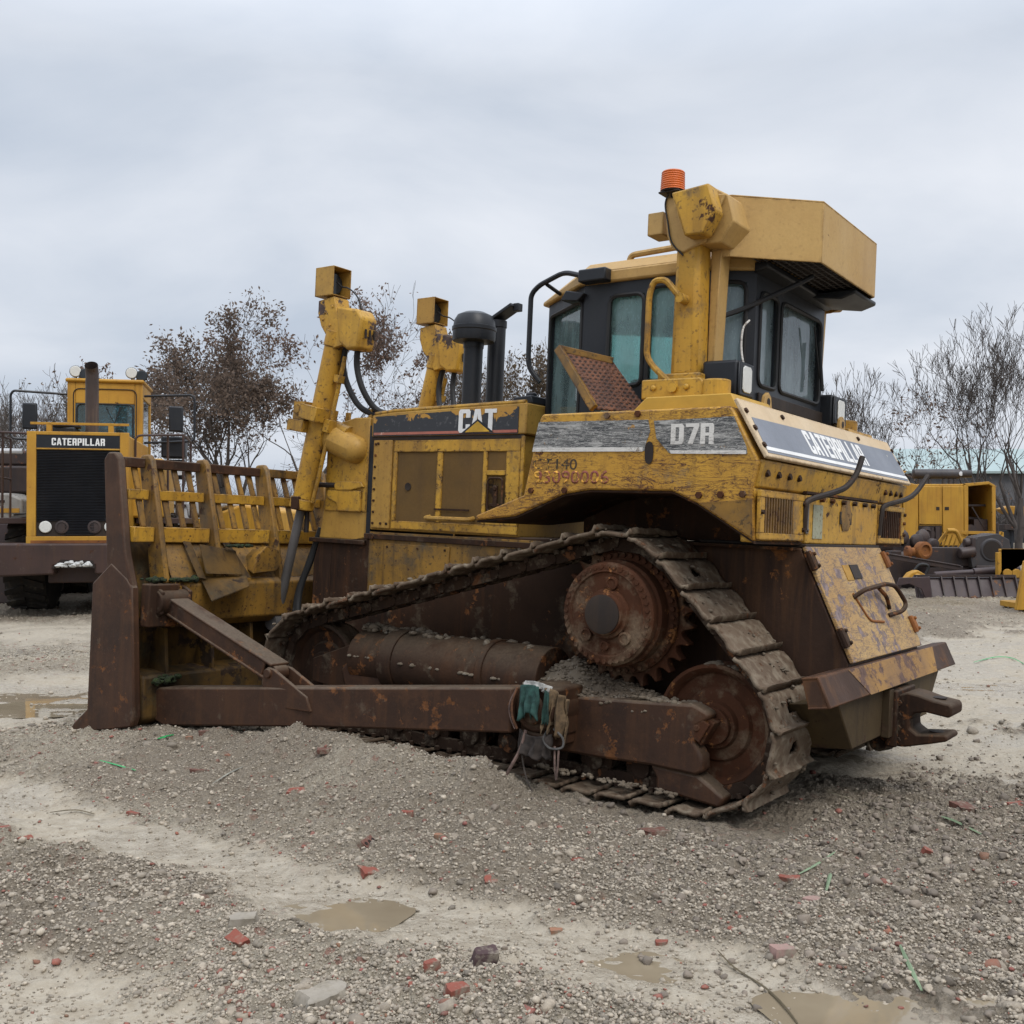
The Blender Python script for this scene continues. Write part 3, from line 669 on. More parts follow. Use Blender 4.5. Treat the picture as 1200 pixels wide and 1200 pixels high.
# radiator guard
m = MB().prism([(2.255,1.28),(2.255,2.225),(2.42,2.225),(2.70,2.165),(2.72,1.55),(2.76,1.28)], 'y', -.50, .50)
nose = m.build('radiator_guard', M['yellow_clean'], DZ, .012)
m = MB().box(2.255,2.70,.50,.508,1.50,1.98).prism([(2.30,1.50),(2.55,1.50),(2.55,1.56),(2.66,1.60),(2.66,1.66),(2.30,1.66)],'y',.508,.526); m.build('guard_plate', M['yellow'], nose, .004)
m = MB().prism([(2.255,.62),(2.255,1.277),(2.76,1.277),(2.82,1.1),(2.82,.62)], 'y', -.49, .49); m.build('guard_base', M['rust_plate'], DZ, .01)
m = MB().box(2.24,2.84,.49,.53,1.25,1.285); m.build('guard_ledge', M['rust'], DZ, .005)
for s in (1,-1):
    m = MB()
    a, b = Vector((2.60,.50*s,2.05)), Vector((2.38,.50*s,1.975)); n = 20
    pr = [(.0,-.09),(.06,-.085),(.09,-.05),(.10,0.)]
    st = []
    for k, (rr, hh) in enumerate(((.108,0),(.105,.05),(.09,.085),(.055,.11),(.0001,.118))):
        ring = []
        for i in range(24):
            t = 2*PI*i/24; c = a if math.cos(t) > 0 else b
            ax = (a-b).normalized(); ay = Vector((0,0,1)) - ax*ax.z; ay.normalize()
            ring.append(c + ax*math.cos(t)*rr + ay*math.sin(t)*rr + Vector((0,hh*s,0)))
        st.append(ring)
    o0 = len(m.v); 
    vs = [p for ring in st for p in ring]; fs = [(k*24+i, k*24+(i+1)%24, (k+1)*24+(i+1)%24, (k+1)*24+i) for k in range(4) for i in range(24)]
    m.add(vs, fs)
    m.build('trunnion_boss', M['yellow_clean'], nose, 0, 50)
m = MB().box(2.26,2.30,.44,.48,2.225,2.29).box(2.52,2.555,.44,.47,2.20,2.27).box(2.26,2.30,-.48,-.44,2.225,2.29); m.build('lifting_tab', M['yellow_clean'], nose, .004)
m = MB().tube(round_corners([(2.58,.515,1.70),(2.80,.54,1.70),(2.84,.56,1.66),(2.84,.56,1.32)], .05), .020); m.build('pipe', M['dark'], nose)
m = MB().prism([(2.42,1.66),(2.56,1.66),(2.60,1.70),(2.56,1.73),(2.30,1.73),(2.27,1.69)],'y',.508,.53); m.build('pipe_clamp', M['yellow'], nose, .006)
# CAT lettering with its triangle
Mx = plane_M((1.365,.522,2.092), (-1,0,0), (0,0,1))
block_text('lettering', 'CAT', M['white_paint'], hood, plane_M((1.365,.5215,2.088), (-1,0,-.01), (0,0,1)), .165, .335, .0035, .06)
m = MB().prism([(1.335,2.084),(1.045,2.086),(1.19,2.182)], 'y', .5252, .5272); m.build('emblem_border', M['black'], hood)
m = MB().prism([(1.30,2.090),(1.08,2.092),(1.19,2.166)], 'y', .5274, .5294); m.build('emblem', plain('emblem yellow', (.62,.36,.03), .5), hood)

# ---- stacks
m = MB().cyl((1.56,.15,2.2),(1.56,.15,2.83),.072,n=32).lathe([(.076,0),(.079,.03),(.076,.05)], (1.56,.15,2.76), (0,0,1), 32)
m.lathe([(.078,.0),(.156,.01),(.162,.03),(.162,.085),(.168,.09),(.168,.115),(.160,.12),(.153,.165),(.13,.205),(.08,.228),(.03,.232)], (1.56,.15,2.80), (0,0,1), 40)
m.build('air_precleaner', M['black'], DZ, 0, 25)
m = MB().cyl((1.575,-.15,2.2),(1.575,-.15,3.02),.068,n=28).lathe([(.075,0),(.075,.05),(.062,.055)], (1.575,-.15,2.97), (0,0,1), 28)
ex = m.build('exhaust_stack', M['black'], DZ, 0, 25)
m = MB().obox((1.50,-.15,3.075), Vector((.10,0,-.05)), (0,.07,0), Vector((.006,0,.012))).box(1.36,1.41,-.18,-.12,3.08,3.14); m.build('rain_cap', M['black'], ex, .005)
m = MB().prism([(.80,2.29),(1.0,2.285),(.97,2.34),(.82,2.35)],'y',.1,.42).cyl((.9,.3,2.34),(.9,.3,2.38),.04,n=14); m.build('coolant_tank', M['black'], DZ, .01)

# ---- lift cylinders
for s in (1,-1):
    Y = .60
    top, bot, end = Vector((2.545,Y*s,2.86)), Vector((2.86,Y*s,1.53)), Vector((3.10,Y*s,.60))
    d = (bot-top).normalized()
    m = MB().cyl(top, bot, .082, n=28).cyl(bot-d*.06, bot+d*.02, .098, n=28).cyl(top-d*.02, top+d*.1, .09, n=28)
    cy = m.build('lift_cylinder', M['yellow'], DZ, .005)
    m = MB().cyl(bot-d*.05, bot+d*.03, .09, n=24).obox(bot+Vector((-.02,.07*s,.02)), (.04,0,0), (0,.03,0), (0,0,.05)); m.build('gland', M['rust'], cy, .006)
    m = MB().cyl(bot, end, .036, n=18); m.cyl(end-Vector((0,.06,0)), end+Vector((0,.06,0)), .07, n=18); m.build('cylinder_rod', M['chrome'], cy)
    m = MB()
    m.prism([(2.70,3.12),(2.53,3.14),(2.48,2.97),(2.40,2.76),(2.52,2.74),(2.66,2.92),(2.70,3.02)], 'y', (Y-.085)*s, (Y+.07)*s)
    m.bolts([(2.62,(Y+.07)*s,3.02),(2.56,(Y+.07)*s,2.92),(2.64,(Y+.07)*s,2.97),(2.54,(Y+.07)*s,3.06)], (0,s,0), .013, .008)
    m.build('cylinder_head', M['yellow_patchy'], cy, .012)
    m = MB().prism([(2.50,3.06),(2.27,3.02),(2.22,2.95),(2.25,2.72),(2.37,2.72),(2.46,2.78)], 'y', (Y-.10)*s, (Y+.075)*s); hb = m.build('hose_guard', M['yellow_patchy'], cy, .02)
    m = MB()
    for k in range(3): m.box(2.214,2.223+.0,(Y-.065+.045*k)*s-.008,(Y-.065+.045*k)*s+.008,2.80,2.87)
    m.build('guard_slots', M['dark'], cy)
    m = MB(); y0, y1 = (Y-.105)*s, (Y+.085)*s; ya, yb = min(y0,y1), max(y0,y1)
    x0, x1, z0, z1 = 2.53, 2.73, 3.15, 3.375
    m.box(x0,x1,ya,ya+.008,z0,z1).box(x0,x1,yb-.008,yb,z0,z1).box(x0,x1,ya+.008,yb-.008,z1-.008,z1).box(x0,x1,ya+.008,yb-.008,z0,z0+.008).box(x1-.008,x1,ya+.008,yb-.008,z0+.008,z1-.008)
    lb = m.build('lamp_box', M['yellow_clean'], cy, .004)
    m = MB().lathe([(.075,0),(.08,.03),(.078,.05)], (2.66,Y*s-.01,3.26), (-1,0,0), 22).box(2.60,2.72,Y*s-.09,Y*s+.08,3.16,3.175).box(2.56,2.68,Y*s-.04,Y*s+.0,3.10,3.16); m.build('work_lamp', M['lens_dark'], cy)
    m = MB().tube(smooth_path([(2.58,Y*s+.0,3.27),(2.5,Y*s+.02,3.22),(2.40,Y*s+.04,3.19),(2.31,Y*s+.04,3.12),(2.27,Y*s+.03,3.02)]), .006); m.build('lamp_wire', M['rubber'], cy)
    # yoke clamped round the barrel
    q = top + d*(.70/abs(d.z))*.92
    m = MB().obox(q+Vector((0,.02*s,.03)), d.cross(Vector((0,1,0)))*.095, (0,.115,0), d*.055)
    m.obox(q+Vector((.13,.03*s,.05)), (.065,0,.005), (0,.075,0), (-.006,0,.075)); m.obox(q+Vector((.135,.05*s,-.065)), (.085,0,.012), (0,.09,0), (-.006,0,.045))
    m.cyl(q+Vector((.13,.10*s,.06)), q+Vector((.13,.125*s,.06)), .042, n=20); m.cyl(q+Vector((.13,.125*s,.06)), q+Vector((.13,.13*s,.06)), .030, n=20)
    m.cyl(q+Vector((0,-.12*s,-.06)), q+Vector((-.24,-.1*s,-.13)), .07, n=16)
    m.build('yoke', M['yellow'], cy, .012)
    m = MB()
    sd = d.cross(Vector((0,1,0))).normalized()
    if sd.x > 0: sd = -sd
    m.tube([top+d*.15+sd*.13, top+d*.85+sd*.125, bot-d*.05+sd*.11], .017, 10); m.obox(top+d*.33+sd*.12, sd*.03, (0,.035,0), d*.03); m.obox(top+d*.70+sd*.12, sd*.03, (0,.04,0), d*.05)
    m.build('hydraulic_pipe', M['yellow'], cy, .003)
    m = MB()
    m.tube(smooth_path([(2.46,(Y-.02)*s,2.80),(2.50,(Y-.03)*s,2.62),(2.46,(Y-.06)*s,2.45),(2.36,(Y-.10)*s,2.30),(2.22,.44*s,2.245),(2.08,.42*s,2.25)], 8), .024, 10)
    m.tube(smooth_path([(2.34,(Y-.02)*s,2.76),(2.35,(Y-.03)*s,2.60),(2.30,(Y-.06)*s,2.42),(2.22,.46*s,2.28),(2.08,.36*s,2.25)], 8), .024, 10)
    m.build('hydraulic_hose', M['rubber'], cy)
    m = MB()
    for k, e in enumerate((0, .1)):
        m.tube(smooth_path([(2.80-.0*e,(Y-.16)*s,1.36),(2.86,(Y-.12)*s,1.12-.2*e),(2.93+.1*e,(Y-.08)*s,.85),(2.90+.3*e,(Y-.04)*s,.62)], 6), .026, 10)
    m.build('lower_hose', M['rubber'], cy)

# ---- fenders
FO = [(.12,2.075),(.105,2.10),(-1.05,2.112),(-1.07,2.09),(-1.215,1.83),(-1.185,1.70),(-1.205,1.43),(-.885,1.615),(-.74,1.675),(-.23,1.672),(-.06,1.645),(.27,1.51),(.56,1.475),(.56,1.505),(.215,1.632)]
AR = [(-1.205,1.43),(-.885,1.615),(-.74,1.675),(-.23,1.672),(-.06,1.645),(.27,1.51),(.56,1.475)]
for s in (1,-1):
    f = MB().prism(FO, 'y', .56*s, 1.30*s).build('fender', M['yellow_scratched'], DZ, .010)
    MB().prism(AR + [(x, z-.012) for x, z in AR[::-1]], 'y', .52*s, 1.285*s).build('wheel_arch', M['rust'], f)
    m = MB().prism([(-1.19,1.64),(-1.20,1.445),(-.90,1.615)], 'y', 1.30*s, 1.304*s); m.build('arch_corner', M['yellow_dirty'], f, .002)
    m = MB().bolts([(.16,1.30*s,1.66),(-.07,1.30*s,1.665),(-.90,1.302*s,1.655),(-1.02,1.302*s,1.66),(-1.14,1.302*s,1.665),(-.52,1.30*s,2.085),(-.33,1.3*s,2.08)], (0,s,0), .020, .012); m.build('bolts', M['rust_red'], f)
    if s > 0:
        m = MB().prism([(.125,2.055),(-.585,2.052),(-.60,1.99),(-.575,1.92),(-.57,1.884),(.165,1.885)], 'y', 1.30, 1.3035); m.prism([(-.62,2.045),(-1.075,2.058),(-1.15,1.90),(-1.155,1.868),(-.72,1.872),(-.64,1.95)], 'y', 1.30, 1.3035)
        m.build('decal', M['decal_side'], f)
        m = MB().prism([(.16,1.885),(-.56,1.882),(-.56,1.905),(.157,1.908)], 'y', 1.3037, 1.3055).prism([(-.73,1.870),(-1.15,1.866),(-1.148,1.885),(-.72,1.888)], 'y', 1.3037, 1.3055); m.build('decal_stripe', M['white_worn'], f)
        block_text('lettering', 'D7R', M['white_worn'], f, plane_M((-.725,1.3037,1.918), (-1,0,0), (0,0,1)), .108, .245, .002, .14)
        text_mesh('stencil', 'CT140', M['black_ink'], f, plane_M((.155,1.3003,1.785), (-1,0,-.01), (0,0,1)), .06, .30, .0015, .0)
        text_mesh('stencil', '93090006', M['red_ink'], f, plane_M((.145,1.3003,1.70), (-1,0,.01), (0,0,1)), .075, .50, .0012, .01)
        m = MB().prism([(-.60+.032*math.cos(a)*(.8), 1.875+.06*math.copysign(abs(math.sin(a))**.6, math.sin(a))) for a in np.linspace(0,2*PI,20,endpoint=False)], 'y', 1.3037, 1.306); m.build('slot_hole', M['dark'], f)
    # raised deck and ROPS foot
    m = MB().prism([(-.40,2.10),(-.50,2.19),(-1.0,2.195),(-1.04,2.11)], 'y', .68*s, 1.18*s); m.build('fender_deck', plain('bright yellow paint', (.50,.29,.035), .5, .1) if s > 0 else M['yellow'], f, .006)

# ---- rear tank and panels
m = MB().prism([(-.90,2.105),(-1.04,2.105),(-1.19,1.84),(-1.17,1.70),(-.70,1.70),(-.70,2.105)], 'y', -1.27, 1.27).box(-1.19,-1.12,-1.27,1.27,1.425,1.70).box(-1.12,-.7,-.55,.55,1.425,1.70)
tank = m.build('rear_tank', M['yellow'], DZ, .008)
def slant(y, t, off=0):   # point on the slanted tank face, t=0 top, t=1 bottom
    p0, p1 = Vector((-1.065,0,2.135)), Vector((-1.238,0,1.845)); n = Vector((-.29,0,.173)).normalized()*-1
    n = Vector(((p0-p1).z*-1, 0, (p0-p1).x)).normalized()
    if n.x > 0: n = -n
    q = p0 + (p1-p0)*t + n*off; return Vector((q.x, y, q.z))
m = MB().loft([slant(1.285,-.03,.0),slant(-1.285,-.03,.0),slant(-1.285,1.0,.0),slant(1.285,1.0,.0)], [slant(1.285,-.03,.022),slant(-1.285,-.03,.022),slant(-1.285,1.0,.022),slant(1.285,1.0,.022)])
tp = m.build('tank_cover', M['cream'], DZ, .006)
m = MB().loft([slant(1.225,.30,.022),slant(-1.245,.22,.022),slant(-1.255,.93,.022),slant(1.255,.93,.022)], [slant(1.225,.30,.0245),slant(-1.245,.22,.0245),slant(-1.255,.93,.0245),slant(1.255,.93,.0245)]); m.build('decal', M['decal_grey'], tp)
m = MB().loft([slant(1.25,.82,.0246),slant(-1.25,.82,.0246),slant(-1.253,.885,.0246),slant(1.253,.885,.0246)], [slant(1.25,.82,.0266),slant(-1.25,.82,.0266),slant(-1.253,.885,.0266),slant(1.253,.885,.0266)]); m.build('decal_stripe', M['white_paint'], tp)
a, b = slant(.55,.76,.0247), slant(.55,.30,.0247)
block_text('lettering', 'CATERPILLAR', M['white_paint'], tp, plane_M(a, (0,-1,0), b-a), (b-a).length, 1.02, .002, .15)
m = MB(); n = (slant(0,.5,.1)-slant(0,.5,0))
m.bolts([slant(y,t,.022) for y in (1.262,-1.262) for t in (.2,.5,.8)] + [slant(y,.13,.022) for y in (.75,-.55)], n, .016, .012); m.build('bolts', M['rust'], tp)
# strip under the cover, with bolts and a seam rail
m = MB().loft([(-1.238,1.27,1.842),(-1.238,-1.27,1.842),(-1.20,-1.27,1.70),(-1.20,1.27,1.70)], [(-1.19,1.27,1.842),(-1.19,-1.27,1.842),(-1.16,-1.27,1.70),(-1.16,1.27,1.70)]); st = m.build('tank_strip', M['yellow'], DZ, .012)
m = MB().bolts([(-1.218,y,1.775) for y in (1.2,1.05,.9,.76,-.80,-.92,-1.04,-1.16)], (-1,0,.25), .020, .016); m.build('bolts', M['rust'], st)
m = MB().box(-1.225,-1.20,-.64,.64,1.70,1.715).bolts([(-1.23,y,1.675) for y in (.42,.25,.05,-.15,-.35,-.52)], (-1,0,0), .016, .018); m.build('seam_rail', M['rust'], st)
for y0, y1 in ((.665,1.275),(-1.275,-.675)):
    m = MB(); z0, z1 = 1.44, 1.69; ya, yb, za, zb = y0+.06+(.0 if y0 > 0 else .02), y1-.06, z0+.035, z1-.035
    if y0 > 0: ya = .83
    m.box(-1.225,-1.205,y0,y1,z0,za).box(-1.225,-1.205,y0,y1,zb,z1).box(-1.225,-1.205,y0,ya,za,zb).box(-1.225,-1.205,yb,y1,za,zb)
    g = m.build('grille_door', M['yellow'], DZ, .003)
    MB().box(-1.207,-1.195,ya,yb,za,zb).build('grille_opening', M['dark'], g)
    m = MB(); k = 11
    for i in range(k):
        y = ya+(yb-ya)*(i+.5)/k; m.box(-1.2245,-1.216,y-.0085,y+.0085,za,zb)
    m.build('grille_bars', M['yellow_dirty'] if y0 > 0 else M['rust'], g)
    m = MB().bolts([(-1.225,y1-.02 if y0 > 0 else y0+.03,1.58),(-1.225,(y0+.02),1.50),(-1.225,(y0+.02),1.64)], (-1,0,0), .014, .014); m.build('bolts', M['rust'], g)
m = MB().box(-1.222,-1.19,-.655,.635,1.425,1.695); cp = m.build('rear_panel', M['yellow'], DZ, .006)
m = MB().obox((-1.225,.455,1.55),(.002,0,0),(0,.075,0),(0,0,.095)); m.build('label_plate', M['grey_sticker'], cp)
m = MB().lathe([(.105,0),(.105,.006),(.09,.008)], (-1.222,-.02,1.60), (-1,0,0), 6); m.build('emblem', M['yellow_dirty'], cp)
m = MB().box(-1.229,-1.222,-.125,.085,1.545,1.62); m.build('socket', M['dark'], cp, .004)
m = MB().box(-1.229,-1.222,.60,.64,1.48,1.68).bolts([(-1.226,.62,1.5),(-1.226,.62,1.66)],(-1,0,0),.012,.01); m.build('hinge_bar', M['chrome'], cp, .003)
m = MB().box(-1.24,-.6,-.66,.66,1.405,1.424).box(-.86,-.30,-.56,.56,1.375,1.404).box(-.99,-.55,-.56,.56,1.424,1.50); m.build('seal_plate', M['dark'], DZ, .004)
for pts in ([(-1.225,.66,1.50),(-1.232,.67,1.62),(-1.24,.64,1.665),(-1.30,.42,1.72),(-1.33,.30,1.76),(-1.35,.20,1.84),(-1.36,.14,1.94)], [(-1.225,-.69,1.49),(-1.235,-.70,1.64),(-1.245,-.75,1.69),(-1.30,-1.0,1.74),(-1.33,-1.15,1.80),(-1.37,-1.27,1.92)]):
    m = MB().tube(smooth_path(pts, 4), [.022]*13+[.014]*12, 8) if False else MB().tube(smooth_path(pts, 4), .017, 8); m.build('bent_rod', M['dark'], DZ)

# ---- lower rear case, rear door, bumper, hitch
m = MB().prism([(-.30,1.402),(-1.215,1.402),(-1.50,.80),(-1.50,.62),(-1.30,.40),(-.30,.42)], 'y', -.67, .67); case = m.build('rear_case', M['rust_plate'], DZ, .01)
m = MB().box(-1.19,-.40,-.74,.74,1.385,1.404); m.build('case_flange', M['rust'], DZ, .004)
def rd(y, t, off=0):      # point on the slanted rear door
    p0, p1 = Vector((-1.222,0,1.402)), Vector((-1.512,0,.79)); n = Vector((-(p0-p1).z,0,(p0-p1).x)).normalized(); q = p0+(p1-p0)*t+n*off
    return Vector((q.x,y,q.z))
def slab(y0, y1, t0, t1, o0, o1): return ([rd(y0,t0,o0),rd(y1,t0,o0),rd(y1,t1,o0),rd(y0,t1,o0)],[rd(y0,t0,o1),rd(y1,t0,o1),rd(y1,t1,o1),rd(y0,t1,o1)])
m = MB().loft(*slab(.675,-.67,.0,.985,0,.022)); rdoor = m.build('rear_door', M['yellow_chipped'], DZ, .005)
tag(rdoor, 'chipped yellow and grey steel door at the rear with a bent handle')
m = MB(); H = [(.25,.42),(.15,.40),(-.22,.40),(-.30,.46),(-.36,.60),(-.30,.66),(-.18,.66)]
m.tube(round_corners([rd(.24,.46,.02),rd(.20,.43,.085),rd(-.22,.395,.09),rd(-.40,.42,.09),rd(-.47,.60,.09),rd(-.40,.655,.07),rd(-.25,.66,.02)], .05), .014)
m.tube(round_corners([rd(-.12,.42,.07),rd(-.24,.50,.06),rd(-.30,.60,.03)], .05), .012)
m.build('handle', M['rust'], rdoor)
m = MB().tube(round_corners([rd(.24,.43,.024),rd(.14,.68,.024),rd(-.1,.71,.024)], .05), .008); m.build('rust_mark', M['rust_orange'], rdoor)
m = MB().loft(*slab(.10,-.05,.17,.30,.022,.028)); m.build('latch_hole', M['dark'], rdoor); m = MB().loft(*slab(.22,.11,.17,.31,.022,.026)); m.build('latch_patch', plain('bare yellow patch', (.45,.24,.03), .6), rdoor)
for y in (.68,-.66):
    for t in (.13,.78):
        m = MB().loft(*slab(y-.03,y+.035,t-.07,t+.07,.01,.045)); m.cyl(rd(y+.02,t-.08,.03),rd(y+.02,t+.08,.03),.018,n=12)
        m.bolts([rd(y-.015,t+e,.045) for e in (-.05,.05)], rd(0,0,1)-rd(0,0,0), .012, .012); m.build('hinge', M['rust'] if y > 0 else M['rust_orange'], rdoor, .003)
m = MB().prism([(-1.525,.790),(-1.540,.788),(-1.606,.648),(-1.592,.640)], 'y', -1.235, 1.235); m.prism([(-1.525,.790),(-1.45,.775),(-1.45,.763),(-1.531,.776)], 'y', -1.232, 1.232).prism([(-1.592,.642),(-1.49,.624),(-1.49,.636),(-1.590,.655)], 'y', -1.232, 1.232)
for s in (1,-1): m.prism([(-1.53,.785),(-1.452,.772),(-1.492,.626),(-1.595,.645)], 'y', 1.215*s, 1.228*s)
bp = m.build('bumper', M['rust_plate'], DZ, .005)
m = MB().loft([(-1.5415,.80,.7865),(-1.5415,-.86,.7865),(-1.6075,-.74,.6485),(-1.6075,.62,.6485)],[(-1.5435,.80,.7855),(-1.5435,-.86,.7855),(-1.6095,-.74,.6475),(-1.6095,.62,.6475)]); m.build('paint_left', M['bumper'], bp)
m = MB().loft([(-1.56,1.0,.64),(-1.56,-1.0,.64),(-1.30,-1.0,.60),(-1.30,1.0,.60)], [(-1.555,.73,.365),(-1.555,-.73,.365),(-1.25,-.73,.33),(-1.25,.73,.33)]); gt = m.build('guard_tank', M['olive_plate'], DZ, .008)
m = MB().box(-1.60,-1.555,.17,.24,.36,.63); m.build('rib', M['olive_plate'], gt, .005)
m = MB().box(-1.62,-1.56,-.20,.17,.30,.62); m.cyl((-1.50,.1,.30),(-1.50,-.1,.28),.05,n=14)
hp = m.build('hitch_plate', M['rust'], DZ, .01)
hz = [(-1.60,.585),(-1.66,.605),(-1.74,.60),(-1.88,.575)] ; 
prof = [(-1.60,.30),(-1.60,.585),(-1.66,.612),(-1.72,.605),(-1.80,.585),(-1.885,.575),(-1.90,.56),(-1.90,.515),(-1.885,.50),(-1.76,.515),(-1.70,.50),(-1.675,.46),(-1.68,.41),(-1.72,.385),(-1.80,.395),(-1.87,.405),(-1.885,.39),(-1.88,.37),(-1.80,.345),(-1.66,.305)]
m = MB().prism(prof, 'y', -.12, .13); hc = m.build('hitch', M['rust'], DZ, .014)
m = MB().cyl((-1.80,.0,.588),(-1.80,.0,.592),.045,n=20).cyl((-1.80,.0,.396),(-1.80,.0,.400),.045,n=20); m.build('pin_hole', M['dark'], hc)
m = MB().bolts([(-1.62,.13,.34+.07*i) for i in range(4)],(0,1,0),.018,.014); m.build('bolts', M['rust'], hp)

# ---- cab
MB().box(-.845,.24,-.60,.60,1.41,2.10).build('cab_base', M['rust'], DZ, .01)
cabm = MB().box(-.83,.25,-.60,.60,2.10,2.12); cabm.prism([(.24,.60),(.79,.20),(.79,-.20),(.24,-.60)], 'z', 1.70, 2.10)
cab = cabm.build('cab', M['black'], DZ, .01)
def wall(name, p0, p1, z0, z1, wins, th=.05, lean=0.):
    """a cab wall from p0 to p1 with window openings (u0,u1,v0,v1); outside is on the left of p0->p1 rotated"""
    a, b = Vector((*p0,0)), Vector((*p1,0)); L = (b-a).length; ux = (b-a)/L; nx = Vector((ux.y,-ux.x,0))
    if nx.dot((a+b)/2 - Vector((-.2,0,0))) < 0: nx = -nx
    us = sorted({0, L, *[w[0] for w in wins], *[w[1] for w in wins]}); vs = sorted({z0, z1, *[w[2] for w in wins], *[w[3] for w in wins]})
    m = MB()
    for i in range(len(us)-1):
        for j in range(len(vs)-1):
            cu, cv = (us[i]+us[i+1])/2, (vs[j]+vs[j+1])/2
            if any(w[0] < cu < w[1] and w[2] < cv < w[3] for w in wins): continue
            c = a + ux*cu + Vector((0,0,cv)) - nx*th/2
            m.obox(c, ux*(us[i+1]-us[i])/2, nx*th/2, Vector((0,0,(vs[j+1]-vs[j])/2)))
    w_ = m.build(name, M['black'], cab, 0)
    for q in wins:
        P = lambda u, v, o: a + ux*u + Vector((0,0,v)) + nx*o
        g = MB().loft([P(q[0],q[2],-.03),P(q[1],q[2],-.03),P(q[1],q[3],-.03),P(q[0],q[3],-.03)],[P(q[0],q[2],-.036),P(q[1],q[2],-.036),P(q[1],q[3],-.036),P(q[0],q[3],-.036)])
        MBg.append((g, name))
        e = .012
        ring = round_corners([P((q[0]+q[1])/2,q[2],.0),P(q[0],q[2],.0),P(q[0],q[3],.0),P(q[1],q[3],.0),P(q[1],q[2],.0),P((q[0]+q[1])/2,q[2],.0)], .06)
        MBr.append(MB().tube(ring, .014, 6))
MBg, MBr = [], []
for s in (1,-1):
    wall('side_wall', (.25,.68*s), (-.62,.68*s), 2.0, 2.985, [(.185,.43,2.34,2.90),(.465,.76,2.33,2.93)])
    wall('corner_wall', (-.62,.68*s), (-.85,.565*s), 2.0, 2.985, [(.03,.20,2.36,2.92)])
    wall('door', (.795,.28*s), (.25,.68*s), 1.75, 2.985, [(.045,.645,1.95,2.90)])
wall('rear_wall', (-.85,.565), (-.85,-.565), 2.12, 2.985, [(.065,.335,2.335,2.88),(.385,1.07,2.335,2.88)])
wall('front_wall', (.795,-.28), (.795,.28), 1.9, 2.985, [(.05,.51,2.2,2.86)])
for g, nm_ in MBg: g.build('window', M['glass_rear'] if nm_ in ('rear_wall','corner_wall') else M['glass'], cab, 0, 0)
for q in MBr: q.build('window_seal', M['rubber'], cab, 0)
fp = [(-.90,.56),(-.66,.71),(.27,.71),(.85,.28),(.85,-.28),(.27,-.71),(-.66,-.71),(-.90,-.56)]
def ringz(sc, z, dz=0): return [(x*sc+(1-sc)*-.02, y*sc, z+dz*(x > .5)) for x, y in fp]
m = MB().loft(ringz(1.0,2.985,-.0), ringz(1.0,3.06,-.045)); m.loft(ringz(.995,3.055,-.045), ringz(.90,3.13,-.05)); 
roof = m.build('roof', M['yellow_pale'], cab, .012)
MB().loft(ringz(.93,2.975), ringz(.93,2.982)).build('roof_lining', M['black'], cab)
m = MB().tube(round_corners([(-.02,.60,3.05),(-.02,.60,3.165),(-.60,.60,3.185)], .04), .020); m.build('roof_rail', M['yellow_pale'], cab)
m = MB().box(.045,.245,.68,.78,2.985,3.065); m.build('lamp_housing', M['black'], cab, .01)
m = MB().prism([(.23,2.93),(.37,2.96),(.41,2.90),(.28,2.885)],'y',.58,.72); m.build('rain_deflector', M['black'], cab, .006)
m = MB().tube(round_corners([(.25,.72,3.04),(.40,.70,3.085),(.62,.66,3.03),(.69,.65,2.98),(.69,.65,2.50),(.61,.62,2.40)], .06), .017)
m.tube([(.56,.50,3.0),(.56,.66,3.03)], .013); m.build('guard_rail', M['black'], cab)
# inside: seat, console, posts
m = MB().box(-.45,.05,-.25,.25,2.05,2.35); m.prism([(-.40,2.35),(-.25,2.35),(-.36,2.88),(-.48,2.88)],'y',-.22,.22); m.prism([(-.40,2.88),(-.47,2.88),(-.48,2.99),(-.42,2.99)],'y',-.12,.12); m.build('seat', M['black'], cab, .03)
m = MB().box(.30,.55,-.18,.18,2.0,2.42).box(-.3,.05,.28,.42,2.05,2.42); m.build('console', M['black'], cab, .02)
m = MB().tube(smooth_path([(-.56,.62,2.62),(-.67,.80,2.66),(-.80,.62,2.76),(-1.0,.36,2.93),(-1.06,.25,3.0)]), .016); m.build('cable', M['rubber'], cab)
m = MB().tube(smooth_path([(-.855,.66,2.68),(-.85,.73,2.62),(-.85,.74,2.5),(-.88,.75,2.38)]), .006); m.build('thin_wire', M['white_worn'], cab)
m = MB().tube([(-.87,-.43,2.74),(-.89,-.47,2.42)], .012).tube([(-.87,-.33,2.82),(-.872,-.46,2.50)], .006); m.build('wiper', M['rubber'], cab)
m = MB().box(-.865,-.85,-.56,.5,2.22,2.29); m.build('sill', M['dark'], cab, .004)

